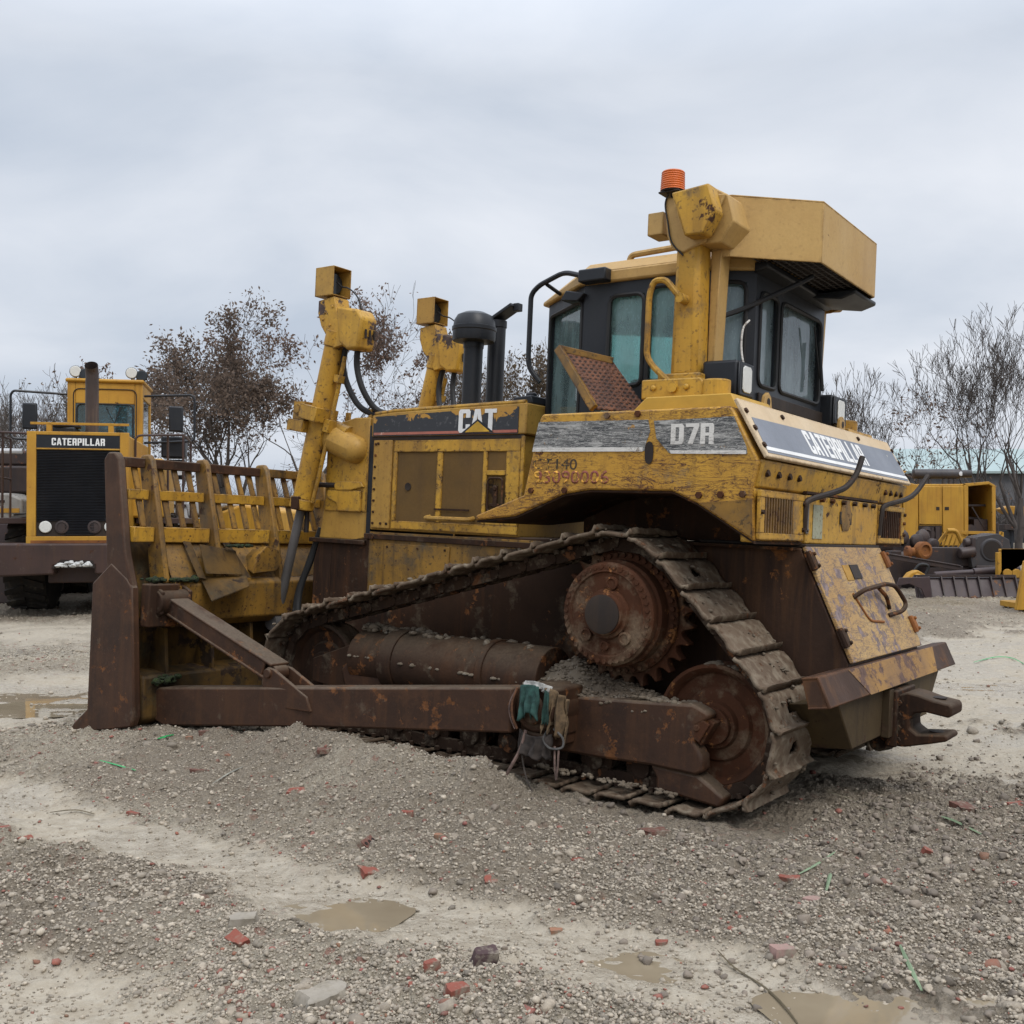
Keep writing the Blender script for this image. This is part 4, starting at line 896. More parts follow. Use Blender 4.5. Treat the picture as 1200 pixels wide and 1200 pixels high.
# ---- ROPS
for s in (1,-1):
    m = MB().prism([(-.545,3.15),(-.535,2.32),(-.70,2.32),(-.69,3.15)], 'y', .83*s, 1.0*s)
    rp = m.build('rops_post', M['yellow_pale'] if s < 0 else M['yellow'], DZ, .03)
    m = MB().prism([(-.42,2.19),(-.42,2.30),(-.78,2.30),(-.80,2.27),(-.80,2.19)], 'y', .78*s, 1.10*s); m.prism([(-.48,2.30),(-.48,2.34),(-.74,2.34),(-.74,2.30)], 'y', .80*s, 1.03*s).bolts([(-.5,1.10*s,2.25),(-.7,1.10*s,2.25)],(0,s,0),.02,.014); m.build('post_foot', M['yellow'], rp, .012)
    m = MB().cyl((-.86,1.06*s,2.19),(-.86,1.06*s,2.285),.075,n=24); m.build('tube_socket', M['yellow'], rp, .008); MB().cyl((-.86,1.06*s,2.286),(-.86,1.06*s,2.288),.06,n=24).build('socket_hole', M['dark'], rp)
    m = MB().prism([(-.70,2.42),(-.74,2.42),(-.76,3.05),(-.70,3.05)], 'y', .74*s, .86*s); m.build('brace_plate', M['yellow_pale'], rp, .005)
    m = MB().prism([(-.47,3.34),(-.49,3.13),(-.53,3.04),(-.60,3.015),(-.73,3.06),(-.84,3.31)], 'y', .99*s, 1.012*s); m.build('gusset', M['yellow_pale'], rp, .008)
    m = MB().box(-.46,-.36,.86*s,1.0*s,3.14,3.27); m.build('tab_block', M['yellow_pale'], rp, .006)
m = MB().tube(round_corners([(-.62,1.0,2.75),(-.62,1.06,2.75),(-.53,1.07,2.86),(-.455,1.07,2.86),(-.43,1.07,2.78),(-.43,1.07,2.44),(-.47,1.07,2.38),(-.62,1.08,2.25)], .05, 4), .018)
m.cyl((-.62,.98,2.75),(-.62,1.075,2.75),.028,n=14).cyl((-.62,1.05,2.25),(-.62,1.12,2.25),.03,n=14); m.build('grab_rail', M['yellow'], DZ)
C1 = [(-.565,3.325),(-.79,3.345),(-.84,3.19),(-.775,3.07),(-.655,3.075)]
C2 = [(-.60,3.33),(-.72,3.385),(-.845,3.31),(-.885,3.16),(-.815,3.05),(-.66,3.06)]
m = MB().prism(C2, 'y', -1.0, .985); rb = m.build('rops_beam', M['yellow_pale'], DZ, .008)
for s in (1,-1):
    MB().prism([(x, z) for x, z in C1], 'y', 1.012*s, 1.12*s).build('beam_end', M['yellow'] if s > 0 else M['yellow_pale'], rb, .012)
# roof air conditioner housing: tapered open box with a mesh bottom
fpA = [(-.70,.86),(-.80,.84),(-1.20,.49),(-1.20,-.49),(-.80,-.84),(-.70,-.86)]
m = MB(); th = .012
for (p, q) in zip(fpA[:-1], fpA[1:]):
    p, q = Vector((*p,0)), Vector((*q,0)); d = (q-p).normalized(); n = Vector((d.y,-d.x,0)); 
    if n.dot(Vector((-1,0,0))) < -.01 and n.y*p.y < 0: n = -n
    inn = -n if n.dot((p+q)/2-Vector((-.7,0,0))) > 0 else n
    m.loft([p+Vector((0,0,3.01)),q+Vector((0,0,3.01)),q+Vector((0,0,3.348)),p+Vector((0,0,3.348))],[p+inn*th+Vector((0,0,3.01)),q+inn*th+Vector((0,0,3.01)),q+inn*th+Vector((0,0,3.348)),p+inn*th+Vector((0,0,3.348))])
m.prism(fpA, 'z', 3.348, 3.358)
ac = m.build('air_conditioner', M['yellow_pale'], DZ, .003)
m = MB().prism([(-.72,.78),(-.80,.76),(-1.17,.44),(-1.17,-.44),(-.80,-.76),(-.72,-.78)], 'z', 3.06, 3.30); m.build('core', M['dark'], ac)
m = MB()
for i in range(26): y = -.72+1.44*i/25; xr = -1.17 if abs(y) < .45 else -1.17+(abs(y)-.45)*1.25; m.box(xr,-.86,y-.003,y+.003,3.028,3.034)
for i in range(8): x = -.88-.30*i/7; hw = .76+(x+.86)*.98; m.box(x-.003,x+.003,-hw,hw,3.020,3.027)
m.build('mesh_guard', plain('grey wire mesh', (.07,.06,.055), .6), ac)
m = MB().prism([(-.87,2.985),(-1.08,2.955),(-1.17,2.985),(-1.17,3.012),(-.87,3.012)], 'y', -.62, -.20).prism([(-.845,2.97),(-.93,2.99),(-.93,3.03),(-.845,3.03)],'y',-.6,.6); m.build('duct', M['black'], ac, .01)
# beacon
m = MB().box(-.575,-.45,.945,1.055,3.355,3.365).box(-.52,-.50,.97,1.0,3.30,3.365); m.cyl((-.512,1.0,3.365),(-.512,1.0,3.375),.066,n=28); bc = m.build('beacon', M['dark'], DZ, .004)
pr = []
for i in range(9): z = .10*i/8; pr += [(.070-.004*i/8, z), (.0665-.004*i/8, z+.006)]
MB().lathe(pr+[(.055,.109)], (-.512,1.0,3.375), (0,0,1), 32).build('beacon_lens', M['orange'], bc)
m = MB().tube(smooth_path([(-.50,1.02,3.36),(-.48,1.02,3.30),(-.50,1.02,3.2),(-.53,1.02,3.08),(-.60,1.01,3.0)]), .005); m.build('beacon_wire', M['rubber'], bc)

# ---- rear work lamps, lugs, foot plate
for s in (1,-1):
    a, b = (.77,.96) if s > 0 else (-.80,-.56)
    m = MB().box(-.93,-.72,min(a,b),max(a,b),2.20,2.41); wl = m.build('work_lamp', M['black'], DZ, .016)
    y0, y1 = (.79,.94) if s > 0 else (-.78,-.58)
    MB().box(-.945,-.93,y0-.02,y1+.02,2.215,2.40).build('lamp_rim', M['black'], wl, .008)
    yl0, yl1 = (.81,.925) if s > 0 else (-.745,-.615)
    MB().prism([(yl0,2.25),(yl0+.02,2.235),(yl1-.02,2.235),(yl1,2.25),(yl1,2.365),(yl1-.02,2.38),(yl0+.02,2.38),(yl0,2.365)], 'x', -.952, -.945).build('lamp_lens', M['lens'], wl, .004)
    y = .66*s if s > 0 else -.60
    m = MB().prism([(y-.07,2.14),(y-.04,2.24),(y,2.265),(y+.04,2.24),(y+.07,2.14)], 'x', -.99, -.965); lg = m.build('lifting_lug', M['yellow_pale'], DZ, .005)
    MB().cyl((-.992,y,2.21),(-.963,y,2.21),.022,n=16).build('lug_hole', M['dark'], lg)
sp = thing('foot_plate', None, None); sp.parent = DZ
tag(sp, 'rusty perforated foot plate tipped up against the cab')
c0, c1 = Vector((.20,.94,2.53)), Vector((-.14,.94,2.145)); d = (c1-c0); n = Vector((d.z,0,-d.x)).normalized(); n = -n if n.x > 0 else n
w = Vector((0,-.30,0))
P = [c0 + Vector((0,.09,0)), c1 + Vector((0,.20,0)), c1 + Vector((-.20,-.10,.0)) , c0 + Vector((-.26,-.12,-.06))]
m = MB().plate(P, n*-.012)
m.build('tread', M['grating'], sp, .003)
m = MB().bar(P[0], P[1], .05, .03, (0,1,0)).bar(P[0], P[3], .03, .04); m.build('plate_frame', M['yellow_dirty'], sp, .004)
m = MB().prism([(.02,2.10),(.02,2.16),(-.12,2.32),(-.16,2.10)],'y',.80,.82); m.build('glass_shard', M['glass'], DZ)

# ---- rags and shredded wrapping caught on the trunnion
def cloth(name, label, cat, pts_top, drop, mat, fold=.012, nv=16, seed=1, ragged=.05, thick=.003):
    """hanging cloth: top edge polyline (machine coordinates), falling by drop with folds and a torn hem"""
    rr = random.Random(seed); P = smooth_path(pts_top, 5); n = len(P); V = []; 
    hem = [drop*(1-ragged*8*abs(noise.noise(Vector((i*.45, seed*3.1, 0))))) for i in range(n)]
    for j in range(nv):
        t = j/(nv-1)
        for i, p in enumerate(P):
            k = noise.noise(Vector((i*.55+seed*7, t*1.2, seed)))
            V.append(p + Vector((.03*t*noise.noise(Vector((t*2, i*.2, seed+5))), .008+.012*t+fold*(.3+t)*math.sin(i*1.35+seed+k*2)+fold*k, -hem[i]*t)))
    F = [(j*n+i, j*n+i+1, (j+1)*n+i+1, (j+1)*n+i) for j in range(nv-1) for i in range(n-1)]
    o = MB().add([tuple(DM @ v) for v in V], F).build(name, mat, None, 0, 70); sd = o.modifiers.new('thickness', 'SOLIDIFY'); sd.thickness = thick
    tag(o, label, cat); return o
def fabric(name, c, rough=.9, c2=None):
    t = NT(name); v = t.obj(); n = t.noise(v, 22., 6, .65); t.principled(Base_Color=t.mix(t.rng(n, .38, .62), c, c2 or tuple(q*.4 for q in c)), Roughness=rough, Normal=t.bump(t.noise(v, 160., 4), .4, .002)); return t.m
cloth('rag', 'teal green torn rag hanging over the trunnion of the push arm', 'rag', [(.03,1.50,.575),(.0,1.51,.585),(-.05,1.51,.59),(-.10,1.505,.585)], .20, fabric('teal rag', (.028,.085,.072)), .014, 16, 3, .06)
cloth('rag', 'white grey wrapping strip folded over the top of the teal rag', 'rag', [(.02,1.47,.60),(-.04,1.47,.605),(-.10,1.47,.60),(-.15,1.45,.585)], .045, fabric('white wrapping', (.42,.41,.38)), .010, 8, 5, .05)
cloth('rag', 'tan shredded sacking bunched on the right side of the trunnion', 'rag', [(-.12,1.47,.58),(-.15,1.45,.575),(-.19,1.43,.55),(-.22,1.38,.52)], .26, fabric('tan sacking', (.16,.105,.055)), .030, 18, 7, .10)
cloth('rag', 'dark shredded fibres hanging under the trunnion block', 'rag', [(.05,1.46,.33),(-.02,1.48,.31),(-.09,1.48,.31),(-.16,1.45,.33)], .14, fabric('dark fibres', (.045,.034,.028)), .016, 12, 9, .12)
cloth('rag', 'narrow dark green rag strip right of the teal rag', 'rag', [(-.125,1.49,.57),(-.14,1.49,.565),(-.155,1.49,.555)], .19, fabric('dark green rag', (.02,.06,.048)), .010, 14, 11, .06)
def strand(name, label, pts, r, mat):
    o = MB().tube([DM @ p for p in smooth_path(pts, 6)], r, 6).build(name, mat, None); tag(o, label, 'cord'); return o
om = fabric('orange cord', (.15,.065,.03)); pk = fabric('pink grey cord', (.17,.11,.09)); gy = fabric('grey cord', (.085,.08,.075))
strand('cord', 'orange cord hanging at the left end of the trunnion', [(.055,1.50,.56),(.075,1.515,.48),(.07,1.515,.40),(.045,1.50,.335)], .007, om)
strand('cord', 'second paler cord beside the orange one at the trunnion left end', [(.07,1.49,.55),(.095,1.51,.47),(.09,1.51,.40),(.06,1.50,.33)], .005, pk)
strand('cord', 'long pinkish cord trailing from the trunnion down to the gravel', [(.0,1.48,.33),(.02,1.50,.22),(.07,1.53,.10),(.09,1.55,.03)], .010, pk)
strand('cord', 'thin dark cord dangling in two strands under the trunnion', [(-.0,1.47,.32),(.01,1.49,.20),(-.03,1.50,.08),(-.08,1.50,.0)], .005, fabric('dark cord', (.07,.055,.045)))
strand('cord', 'dull grey wire loop hanging right of the trunnion', [(-.14,1.46,.36),(-.12,1.48,.30),(-.17,1.49,.26),(-.235,1.47,.27),(-.23,1.46,.32),(-.17,1.46,.36)], .0065, gy)
strand('cord', 'pair of pink cords hanging below the grey wire loop', [(-.19,1.47,.27),(-.20,1.48,.18),(-.21,1.48,.11),(-.215,1.48,.10),(-.22,1.48,.16),(-.215,1.47,.26)], .006, pk)
# ------------------------------------------------------------------ the machines behind
def local_root(name, label, cat, px, depth, rz=0, z=0., group=None):
    return thing(name, label, cat, ((px-600)/1200*depth, depth, z), rad(rz), group)
M['loader_yellow'] = worn('loader yellow', (.46,.25,.03), (.38,.19,.024), rust_amt=.22, chip_scale=7, streak=.35, edge=.4)
M['loader_rust'] = worn('loader brown frame', (.055,.030,.024), (.035,.021,.018), rust_amt=.25, streak=.4, dust=(.16,.13,.10), dust_amt=.05)
M['tyre'] = worn('muddy tyre', (.022,.020,.018), (.04,.034,.028), rust_amt=.1, dust=(.15,.125,.095), dust_amt=.3, dust_scale=3, rough=.9, bump=.4)
M['grey_old'] = worn('weathered grey paint', (.30,.29,.265), (.20,.185,.165), rust=(.05,.04,.033), rust_amt=.5, chip_scale=5, streak=.4)
M['white_old'] = worn('weathered white sheet', (.62,.63,.64), (.46,.47,.48), rust_amt=.2, streak=.3)
M['dark_bits'] = worn('oily scrap steel', (.030,.024,.024), (.055,.038,.034), rust=(.10,.045,.025), rust_amt=.35, streak=.4, chip_scale=4)
M['purple_steel'] = worn('brown primer steel', (.060,.040,.042), (.042,.030,.030), rust=(.12,.06,.03), rust_amt=.3, streak=.3, chip_scale=4)
M['casting'] = worn('dark grey casting', (.060,.056,.058), (.040,.036,.037), rust=(.09,.055,.04), rust_amt=.3, chip_scale=5)

# ---- wheel loader, tail towards us
L = local_root('wheel_loader', 'yellow wheel loader with a tall black radiator grille facing us, left of the rack', 'loader', 92, 16.5, 13)
m = MB().box(-.77,.77,.02,2.6,1.28,2.94); m.build('engine_hood', M['loader_yellow'], L, .03)
m = MB().box(-.77,-.63,-.04,.02,1.30,2.98).box(.63,.77,-.04,.02,1.30,2.98).box(-.63,.63,-.04,.02,2.925,2.98).box(-.63,.63,-.04,.02,2.69,2.715).box(-.77,.77,-.06,.04,1.16,1.30); fr = m.build('grille_surround', M['loader_yellow'], L, .008)
m = MB().box(-.70,.70,-.07,-.055,1.16,1.235); m.build('rusty_lip', M['rust_orange'], fr)
m = MB().box(-.63,.63,-.03,.0,2.715,2.925); nb = m.build('name_board', M['black'], L)
block_text('lettering', 'CATERPILLAR', M['white_paint'], nb, plane_M((-.40,-.0305,2.76), (1,0,0), (0,0,1)), .115, .80, .006, .2)
m = MB().box(-.63,.63,-.005,.015,1.30,2.69); gr = m.build('grille', M['dark'], L)
m = MB()
for i in range(46): z = 1.56+1.12*i/45; m.obox((0,-.02,z), (.62,0,0), (0,.010,.006), (0,-.002,.003))
for i in range(10): z = 1.33+.22*i/9; m.obox((0.02,-.02,z), (.22,0,0), (0,.010,.006), (0,-.002,.003))
m.build('grille_slats', M['black'], gr, 0)
for x in (-.49,.49):
    MB().lathe([(.092,0),(.095,.02),(.085,.03)], (x,-.01,1.45), (0,-1,0), 20).build('headlight', M['lens'], L)
    MB().lathe([(.10,0),(.105,.02),(.075,.025),(.07,.015)], (x*.50,-.01,1.45), (0,-1,0), 18).build('fog_lamp', M['dark_bits'], L)
m = MB().prism([(-1.75,1.19),(1.75,1.19),(1.75,.78),(1.55,.66),(.30,.70),(.30,.84),(-.30,.84),(-.30,.70),(-1.6,.66),(-1.75,.72)], 'y', -.35, .9); m.build('counterweight', M['loader_rust'], L, .03)
MB().prism([(-.34,.80),(.32,.80),(.28,.92),(-.20,.94)], 'y', -.356, -.34).build('tow_opening', M['dark'], L)
r_ = random.Random(4); pts = [(-.25+.5*r_.random(), -.36, .83+.06*r_.random(), r_.uniform(.02,.045)) for i in range(40)]
lumps('white_rubble', plain('white rubble', (.6,.6,.58), .9), pts, L, 8)
m = MB().box(-.45,.45,.0,4.6,.55,1.28).box(-.5,.5,4.7,7.4,.6,1.5); m.build('chassis', M['loader_rust'], L, .02)
for y in (1.75,5.6):
    for s in (-1,1):
        m = MB().lathe([(.45,-.30),(.78,-.32),(.84,-.22),(.86,0),(.84,.22),(.78,.32),(.45,.30)], (1.02*s,y,.80), (1,0,0), 40); ty = m.build('wheel', M['tyre'], L)
        m = MB()
        for k in range(22):
            a = 2*PI*k/22
            for o in (-1,1):
                c = Vector((1.02*s+.16*o, y+.865*math.cos(a+.07*o), .80+.865*math.sin(a+.07*o))); tg = Vector((0,-math.sin(a),math.cos(a))); nr = Vector((0,math.cos(a),math.sin(a)))
                m.obox(c, Vector((.15,0,0))+tg*.05*o, tg*.052, nr*.022)
        m.build('tyre_tread', M['tyre'], ty); MB().lathe([(.44,-.1),(.46,.1),(.2,.05)], (1.02*s,y,.80), (1,0,0), 24).build('rim', M['loader_yellow'], ty)
m = MB(); cz0, cz1 = 2.30, 4.12
for (x0,x1,z0,z1) in ((-.66,-.52,cz0,cz1),(.52,.66,cz0,cz1),(-.52,.52,3.73,cz1),(-.52,.52,cz0,2.94)): m.box(x0,x1,2.6,2.64,z0,z1)
m.box(-.66,.66,3.9,3.94,cz0,2.95).box(-.66,-.60,3.9,3.94,2.95,cz1).box(.60,.66,3.9,3.94,2.95,cz1).box(-.66,.66,3.9,3.94,3.85,cz1)
for s in (-1,1):
    x0, x1 = sorted((.66*s,.62*s)); m.box(x0,x1,2.64,3.9,cz0,2.75); m.box(x0,x1,2.64,3.9,3.85,cz1); m.box(x0,x1,2.64,2.75,2.75,3.85).box(x0,x1,3.8,3.9,2.75,3.85)
cb = m.build('cab', M['loader_yellow'], L, .012)
m = MB().box(-.69,.69,2.55,3.98,4.12,4.19); m.build('cab_roof', M['loader_yellow'], cb, .03)
MB().tube(round_corners([(-.49,2.595,2.95),(-.49,2.595,3.72),(.49,2.595,3.72),(.49,2.595,2.95),(-.49,2.595,2.95)], .10), .016, 6).build('window_seal', M['rubber'], cb)
MB().box(-.52,.52,2.61,2.616,2.94,3.73).build('window', M['glass_cab'], cb); MB().box(-.60,.60,3.915,3.921,2.95,3.85).build('window', M['glass_cab'], cb)
for s in (-1,1): MB().box(.636*s-.003,.636*s+.003,2.75,3.8,2.75,3.85).build('window', M['glass_cab'], cb)
MB().tube(round_corners([(-.55,2.59,2.6),(-.55,2.59,4.0),(.55,2.59,4.0),(.55,2.59,2.6)], .12), .010, 6).build('panel_seam', M['dark'], cb)
m = MB().box(-.25,.25,3.1,3.35,2.6,3.3); m.build('seat', M['black'], cb, .05); m = MB().bar((.28,2.59,3.68),(.10,2.59,3.18),.02,.02).bar((.02,2.58,3.66),(.24,2.58,3.2),.012,.012); m.build('wiper', M['rubber'], cb)
m = MB().tube([(.05,.9,2.85),(.05,.9,4.02),(.05,.86,4.12),(.05,.80,4.18)], .108, 20, False).tube([(.05,.9,2.9),(.05,.9,4.02),(.05,.86,4.11),(.05,.80,4.17)], .097, 20, False).cyl((.05,.9,3.9),(.05,.9,3.92),.095); m.build('exhaust_stack', worn('burnt exhaust pipe', (.075,.055,.05), (.05,.04,.038), rust_amt=.3, streak=.6, streak_col=(.15,.11,.08)), L)
m = MB().box(-.62,-.15,.5,1.0,2.94,3.10).lathe([(.28,0),(.28,.05),(.1,.1)], (-.38,.75,3.10)); m.build('air_intake', M['black'], L, .02)
m = MB()
for s in (-1,1): m.box(.47*s-.04,.47*s+.04,.1,.18,2.94,3.12)
m.box(-.75,.75,.10,.14,3.10,3.14); m.build('hood_rail', M['loader_yellow'], L, .004)
for x, mt in ((-.52,'lens'),(.46,'lens'),(-.36,'lens_dark'),(.64,'lens_dark')):
    m = MB().lathe([(.04,-.09),(.085,-.06),(.11,0),(.105,.012)], (x,2.62,4.32 if mt == 'lens' else 4.27), (0,-1,0), 20).box(x-.015,x+.015,2.66,2.69,4.19,4.3); wl = m.build('roof_lamp', M['dark'], L)
    MB().lathe([(.10,0),(.09,.008)], (x,2.605,4.32 if mt == 'lens' else 4.27), (0,-1,0), 20).build('lamp_glass', M[mt], wl)
for s in (-1,1):
    m = MB().tube(round_corners([(.68*s,2.7,3.90),(1.55*s,2.5,3.92),(1.6*s,2.5,3.85),(1.6*s,2.5,3.10),(1.55*s,2.5,3.05),(.68*s,2.7,3.02)], .08), .022, 8); m.build('mirror_bracket', M['black'], L)
    m = MB().box(1.27*s-.13,1.27*s+.13,2.45,2.51,3.22,3.70); m.build('mirror', M['black'], L, .03)
    m = MB()
    for q in ([(.80,.5,2.62),(.80,.5,2.98),(1.55,.7,3.02),(1.55,2.3,3.02)], [(1.55,.7,3.02),(1.55,.7,1.6)], [(1.3,.7,3.0),(1.3,.7,1.6)], [(1.55,.7,2.3),(1.55,2.3,2.3)], [(1.55,2.3,3.02),(1.55,2.3,1.6)]): m.tube(round_corners([(x*s,y,z) for x,y,z in q], .1), .020, 7)
    m.build('handrail', M['loader_rust'], L)
    m = MB().box(min(.8*s,1.6*s),max(.8*s,1.6*s),.6,3.9,1.5,1.6); m.build('platform', M['loader_rust'], L, .01)
m = MB().box(.98,1.42,2.7,3.2,2.75,3.15).box(1.05,1.4,2.8,3.1,2.35,2.72); m.build('battery_box', M['black'], L, .03)
m = MB().box(1.02,1.16,2.68,2.70,2.42,2.66).box(1.22,1.36,2.68,2.70,2.42,2.66); m.build('white_panel', M['white_old'], L)
m = MB().box(.72,1.25,.5,2.4,1.6,2.6); m.build('side_tank', M['loader_yellow'], L, .04)
m = MB().prism([(7.3,.9),(8.6,.15),(9.3,.1),(8.4,.35),(8.2,1.6),(7.6,1.7)], 'x', -1.5, 1.5); m.build('bucket', M['loader_rust'], L, .03)

# ---- grey decked machine at the left edge
G = local_root('excavator', 'grey decked machine with a yellow boom foot, cut off by the left picture edge', 'excavator', -40, 19.5, 6)
m = MB().prism([(-1.6,1.55),(1.35,1.55),(1.35,1.95),(1.1,2.06),(-1.6,2.06)], 'y', -.9, 1.2); dk = m.build('deck', M['grey_old'], G, .04)
m = MB()
for x, z, w_ in ((.35,1.93,.22),(.62,1.80,.16),(.9,1.91,.14)): m.box(x-w_,x+w_,-.912,-.898,z-.02,z+.02)
m.build('deck_slots', M['dark'], dk)
m = MB().box(.75,1.3,-.915,-.899,1.70,1.78); m.build('yellow_patch', M['loader_yellow'], dk)
m = MB().box(-1.7,1.30,-.95,1.2,1.02,1.54).box(.55,1.28,-.97,-.94,1.06,1.50); m.build('counterweight', M['purple_steel'], G, .03)
m = MB().prism([(-1.2,2.07),(.55,2.07),(.62,2.25),(.10,2.75),(-.3,2.9),(-1.2,2.9)], 'y', -.7, .3); bm2 = m.build('boom_foot', M['loader_yellow'], G, .05)
m = MB().bar((-.05,-.72,2.62),(.46,-.72,2.18),.02,.03).bar((-.15,-.72,2.4),(.2,-.72,2.15),.02,.03); m.build('boom_trim', M['dark'], bm2)
m = MB().tube(round_corners([(.1,-.5,2.7),(.6,-.6,2.85),(1.2,-.5,2.85)], .1), .05).lathe([(.12,0),(.13,.1),(.08,.13)], (.45,-.75,2.2), (0,-1,0)); m.build('hose', M['white_old'], G)
m = MB().box(.55,1.25,-.2,.6,2.07,2.6).box(.6,1.2,-.1,.5,2.6,2.9); m.build('tank', M['dark_bits'], G, .05)
m = MB().box(1.0,1.35,.3,.9,2.6,3.1); m.build('cabinet', M['loader_yellow'], G, .03)
m = MB(); 
for i in range(9): m.obox((-1.2+.3*i,-.96,.98), (.13,0,.0), (0,.05,.01), (.02,0,.03))
m.build('snow_sheet', M['white_old'], G, .01)
m = MB()
for s in (-.6,.9): m.prism([(-1.7,.15),(-1.45,0),(1.2,0),(1.45,.15),(1.45,.75),(1.2,.95),(-1.45,.95),(-1.7,.75)], 'y', s-.25, s+.25)
m.build('undercarriage', M['dark_bits'], G, .06)

# ---- machine seen through the rack
Q = local_root('scraper', 'yellow machine with a white topped hood seen through the slats of the rack', 'machine', 290, 21, -8)
m = MB().prism([(-1.2,1.0),(1.0,1.0),(1.0,1.75),(.2,1.88),(-.8,1.55),(-1.2,1.45)], 'y', -.8, .8); m.build('hood', M['loader_yellow'], Q, .05)
m = MB().prism([(-.95,1.60),(-.1,1.86),(-.2,2.02),(-1.0,1.92)], 'y', -.75, .7); m.build('white_cover', M['white_old'], Q, .05)
m = MB().box(-1.25,1.1,-.7,.7,.5,1.0); m.build('frame', M['dark_bits'], Q, .03)
for x in (-.8,.7):
    for s in (-.85,.85): MB().lathe([(.3,-.2),(.52,-.2),(.58,0),(.52,.2),(.3,.2)], (x,s,.58), (0,1,0), 28).build('wheel', M['tyre'], Q)
Q2 = local_root('container', 'pale slatted crate stack seen through the lower rack gaps beside the loader', 'container', 205, 22, 5)
m = MB().box(-1.0,.75,-.5,.5,.0,2.05); c2 = m.build('crate_body', M['white_old'], Q2, .02)
m = MB()
for i in range(7): m.box(-1.0+.29*i-.02,-1.0+.29*i+.02,-.53,-.5,.0,2.05)
for i in range(5): m.box(-1.02,.77,-.535,-.505,.2+.42*i-.02,.2+.42*i+.02)
m.build('crate_slats', M['dark_bits'], c2)
# dark machine filling the gap between rack and tractor
Q3 = local_root('grader', 'dark parked machine half hidden behind the rack, right of the white topped hood', 'machine', 385, 24, 0)
m = MB().prism([(-1.4,.6),(1.6,.6),(1.6,1.3),(.6,1.5),(.5,2.3),(-.4,2.3),(-.6,1.5),(-1.4,1.35)], 'y', -.8, .8); m.build('body', M['loader_yellow'], Q3, .05)
m = MB().box(-.35,.45,-.83,-.79,1.55,2.2); m.build('window', M['lens_dark'], Q3)
for x in (-.9,.9):
    for s in (-.9,.9): MB().lathe([(.3,-.2),(.5,-.2),(.56,0),(.5,.2),(.3,.2)], (x,s,.56), (0,1,0), 28).build('wheel', M['tyre'], Q3)

# ---- engine house of a stripped machine, right
E_ = local_root('engine_house', 'stripped yellow engine housing with two doors and an open bay, right of the tractor', 'machine', 1105, 25, 0)
m = MB().prism([(-.98,.92),(-.62,.92),(-.62,2.44),(-.98,2.52)], 'y', -.05, 1.6); m.prism([(-1.9,.92),(-.99,.92),(-.99,2.40),(-1.5,2.60),(-1.9,2.6)],'y',0,1.6); sb_ = m.build('side_body', M['loader_yellow'], E_, .02)
m = MB().box(-.61,.62,.0,1.6,.95,2.46); m.build('housing', M['loader_yellow'], E_, .02)
for x0, x1, z0 in ((-.60,-.035,1.47),(-.02,.50,1.28)):
    d_ = MB().box(x0,x1,-.035,-.003,z0,2.40).build('door', M['loader_yellow'], E_, .012); MB().box(x0+.42 if x0 < -.1 else x0+.05, x0+.50 if x0 < -.1 else x0+.15, -.042,-.034,1.82,1.90).build('door_latch', M['dark'], d_)
m = MB().box(-.60,-.035,-.02,-.003,.98,1.44); eb = m.build('engine_bay', M['dark'], E_)
m = MB().lathe([(.20,0),(.20,.05),(.12,.07),(.10,.04)], (-.42,-.03,1.22), (0,-1,0), 20).box(-.22,-.12,-.10,-.02,1.0,1.42).cyl((-.30,-.06,1.0),(-.30,-.06,1.4),.05); m.build('pulley', M['dark_bits'], E_)
m = MB().box(.50,.60,-.05,.02,1.22,2.44).box(1.18,1.27,-.05,.02,1.12,2.40).box(1.20,1.26,.02,1.5,1.12,2.4).prism([(.60,2.40),(1.10,2.45),(1.27,2.36),(1.27,2.42),(1.10,2.52),(.5,2.47)], 'y', -.05, 1.5).box(.60,1.2,1.5,1.55,1.1,2.42).box(.6,1.2,0,1.5,1.08,1.14); m.build('open_bay', M['loader_yellow'], E_, .01)
m = MB().box(.63,1.18,1.40,1.47,1.16,2.38).box(.63,1.18,.3,.36,1.92,1.97).box(.85,1.18,.2,.9,1.16,1.6).cyl((.72,.1,1.35),(.72,.3,1.35),.12).bar((.8,.2,1.9),(1.15,.2,1.3),.03,.03).bar((.7,.5,1.65),(1.18,.5,1.6),.06,.06); m.build('bay_parts', M['dark_bits'], E_)
m = MB().lathe([(.07,-.02),(.115,.0),(.12,.08),(.12,1.05),(.115,1.12),(.07,1.14)], (-.60,.3,2.72), (1,0,0), 28).cyl((.52,.3,2.72),(.80,.2,2.72),.095,n=20)
for x in (-.45,-.32,-.2,.15,.3,.42): m.box(x-.03,x+.03,.25,.35,2.45,2.6)
m.build('muffler', worn('sooty muffler', (.060,.056,.058), (.04,.036,.037), rust_amt=.3), E_)
MB().lathe([(.05,0),(.055,.02),(.04,.025)], (.52,.20,2.72), (.3,-1,0), 20).build('pipe_end', M['white_old'], E_)
m = MB().prism([(-1.4,2.50),(-1.1,2.44),(-.95,2.62),(-1.0,2.80),(-1.25,2.82)], 'y', .2, .8).bar((-1.3,.1,2.55),(-.85,.1,2.78),.05,.05); m.build('roof_bits', M['loader_yellow'], E_, .03)
m = MB().box(-1.9,1.3,.0,1.6,.62,.92); m.build('chassis', M['dark_bits'], E_, .03)
m = MB()
for s in (.2,1.4): m.prism([(-1.9,.2),(-1.6,0),(1.2,0),(1.5,.2),(1.5,.5),(1.2,.64),(-1.6,.64),(-1.9,.5)], 'y', s-.2, s+.2)
m.build('undercarriage', M['dark_bits'], E_, .05)
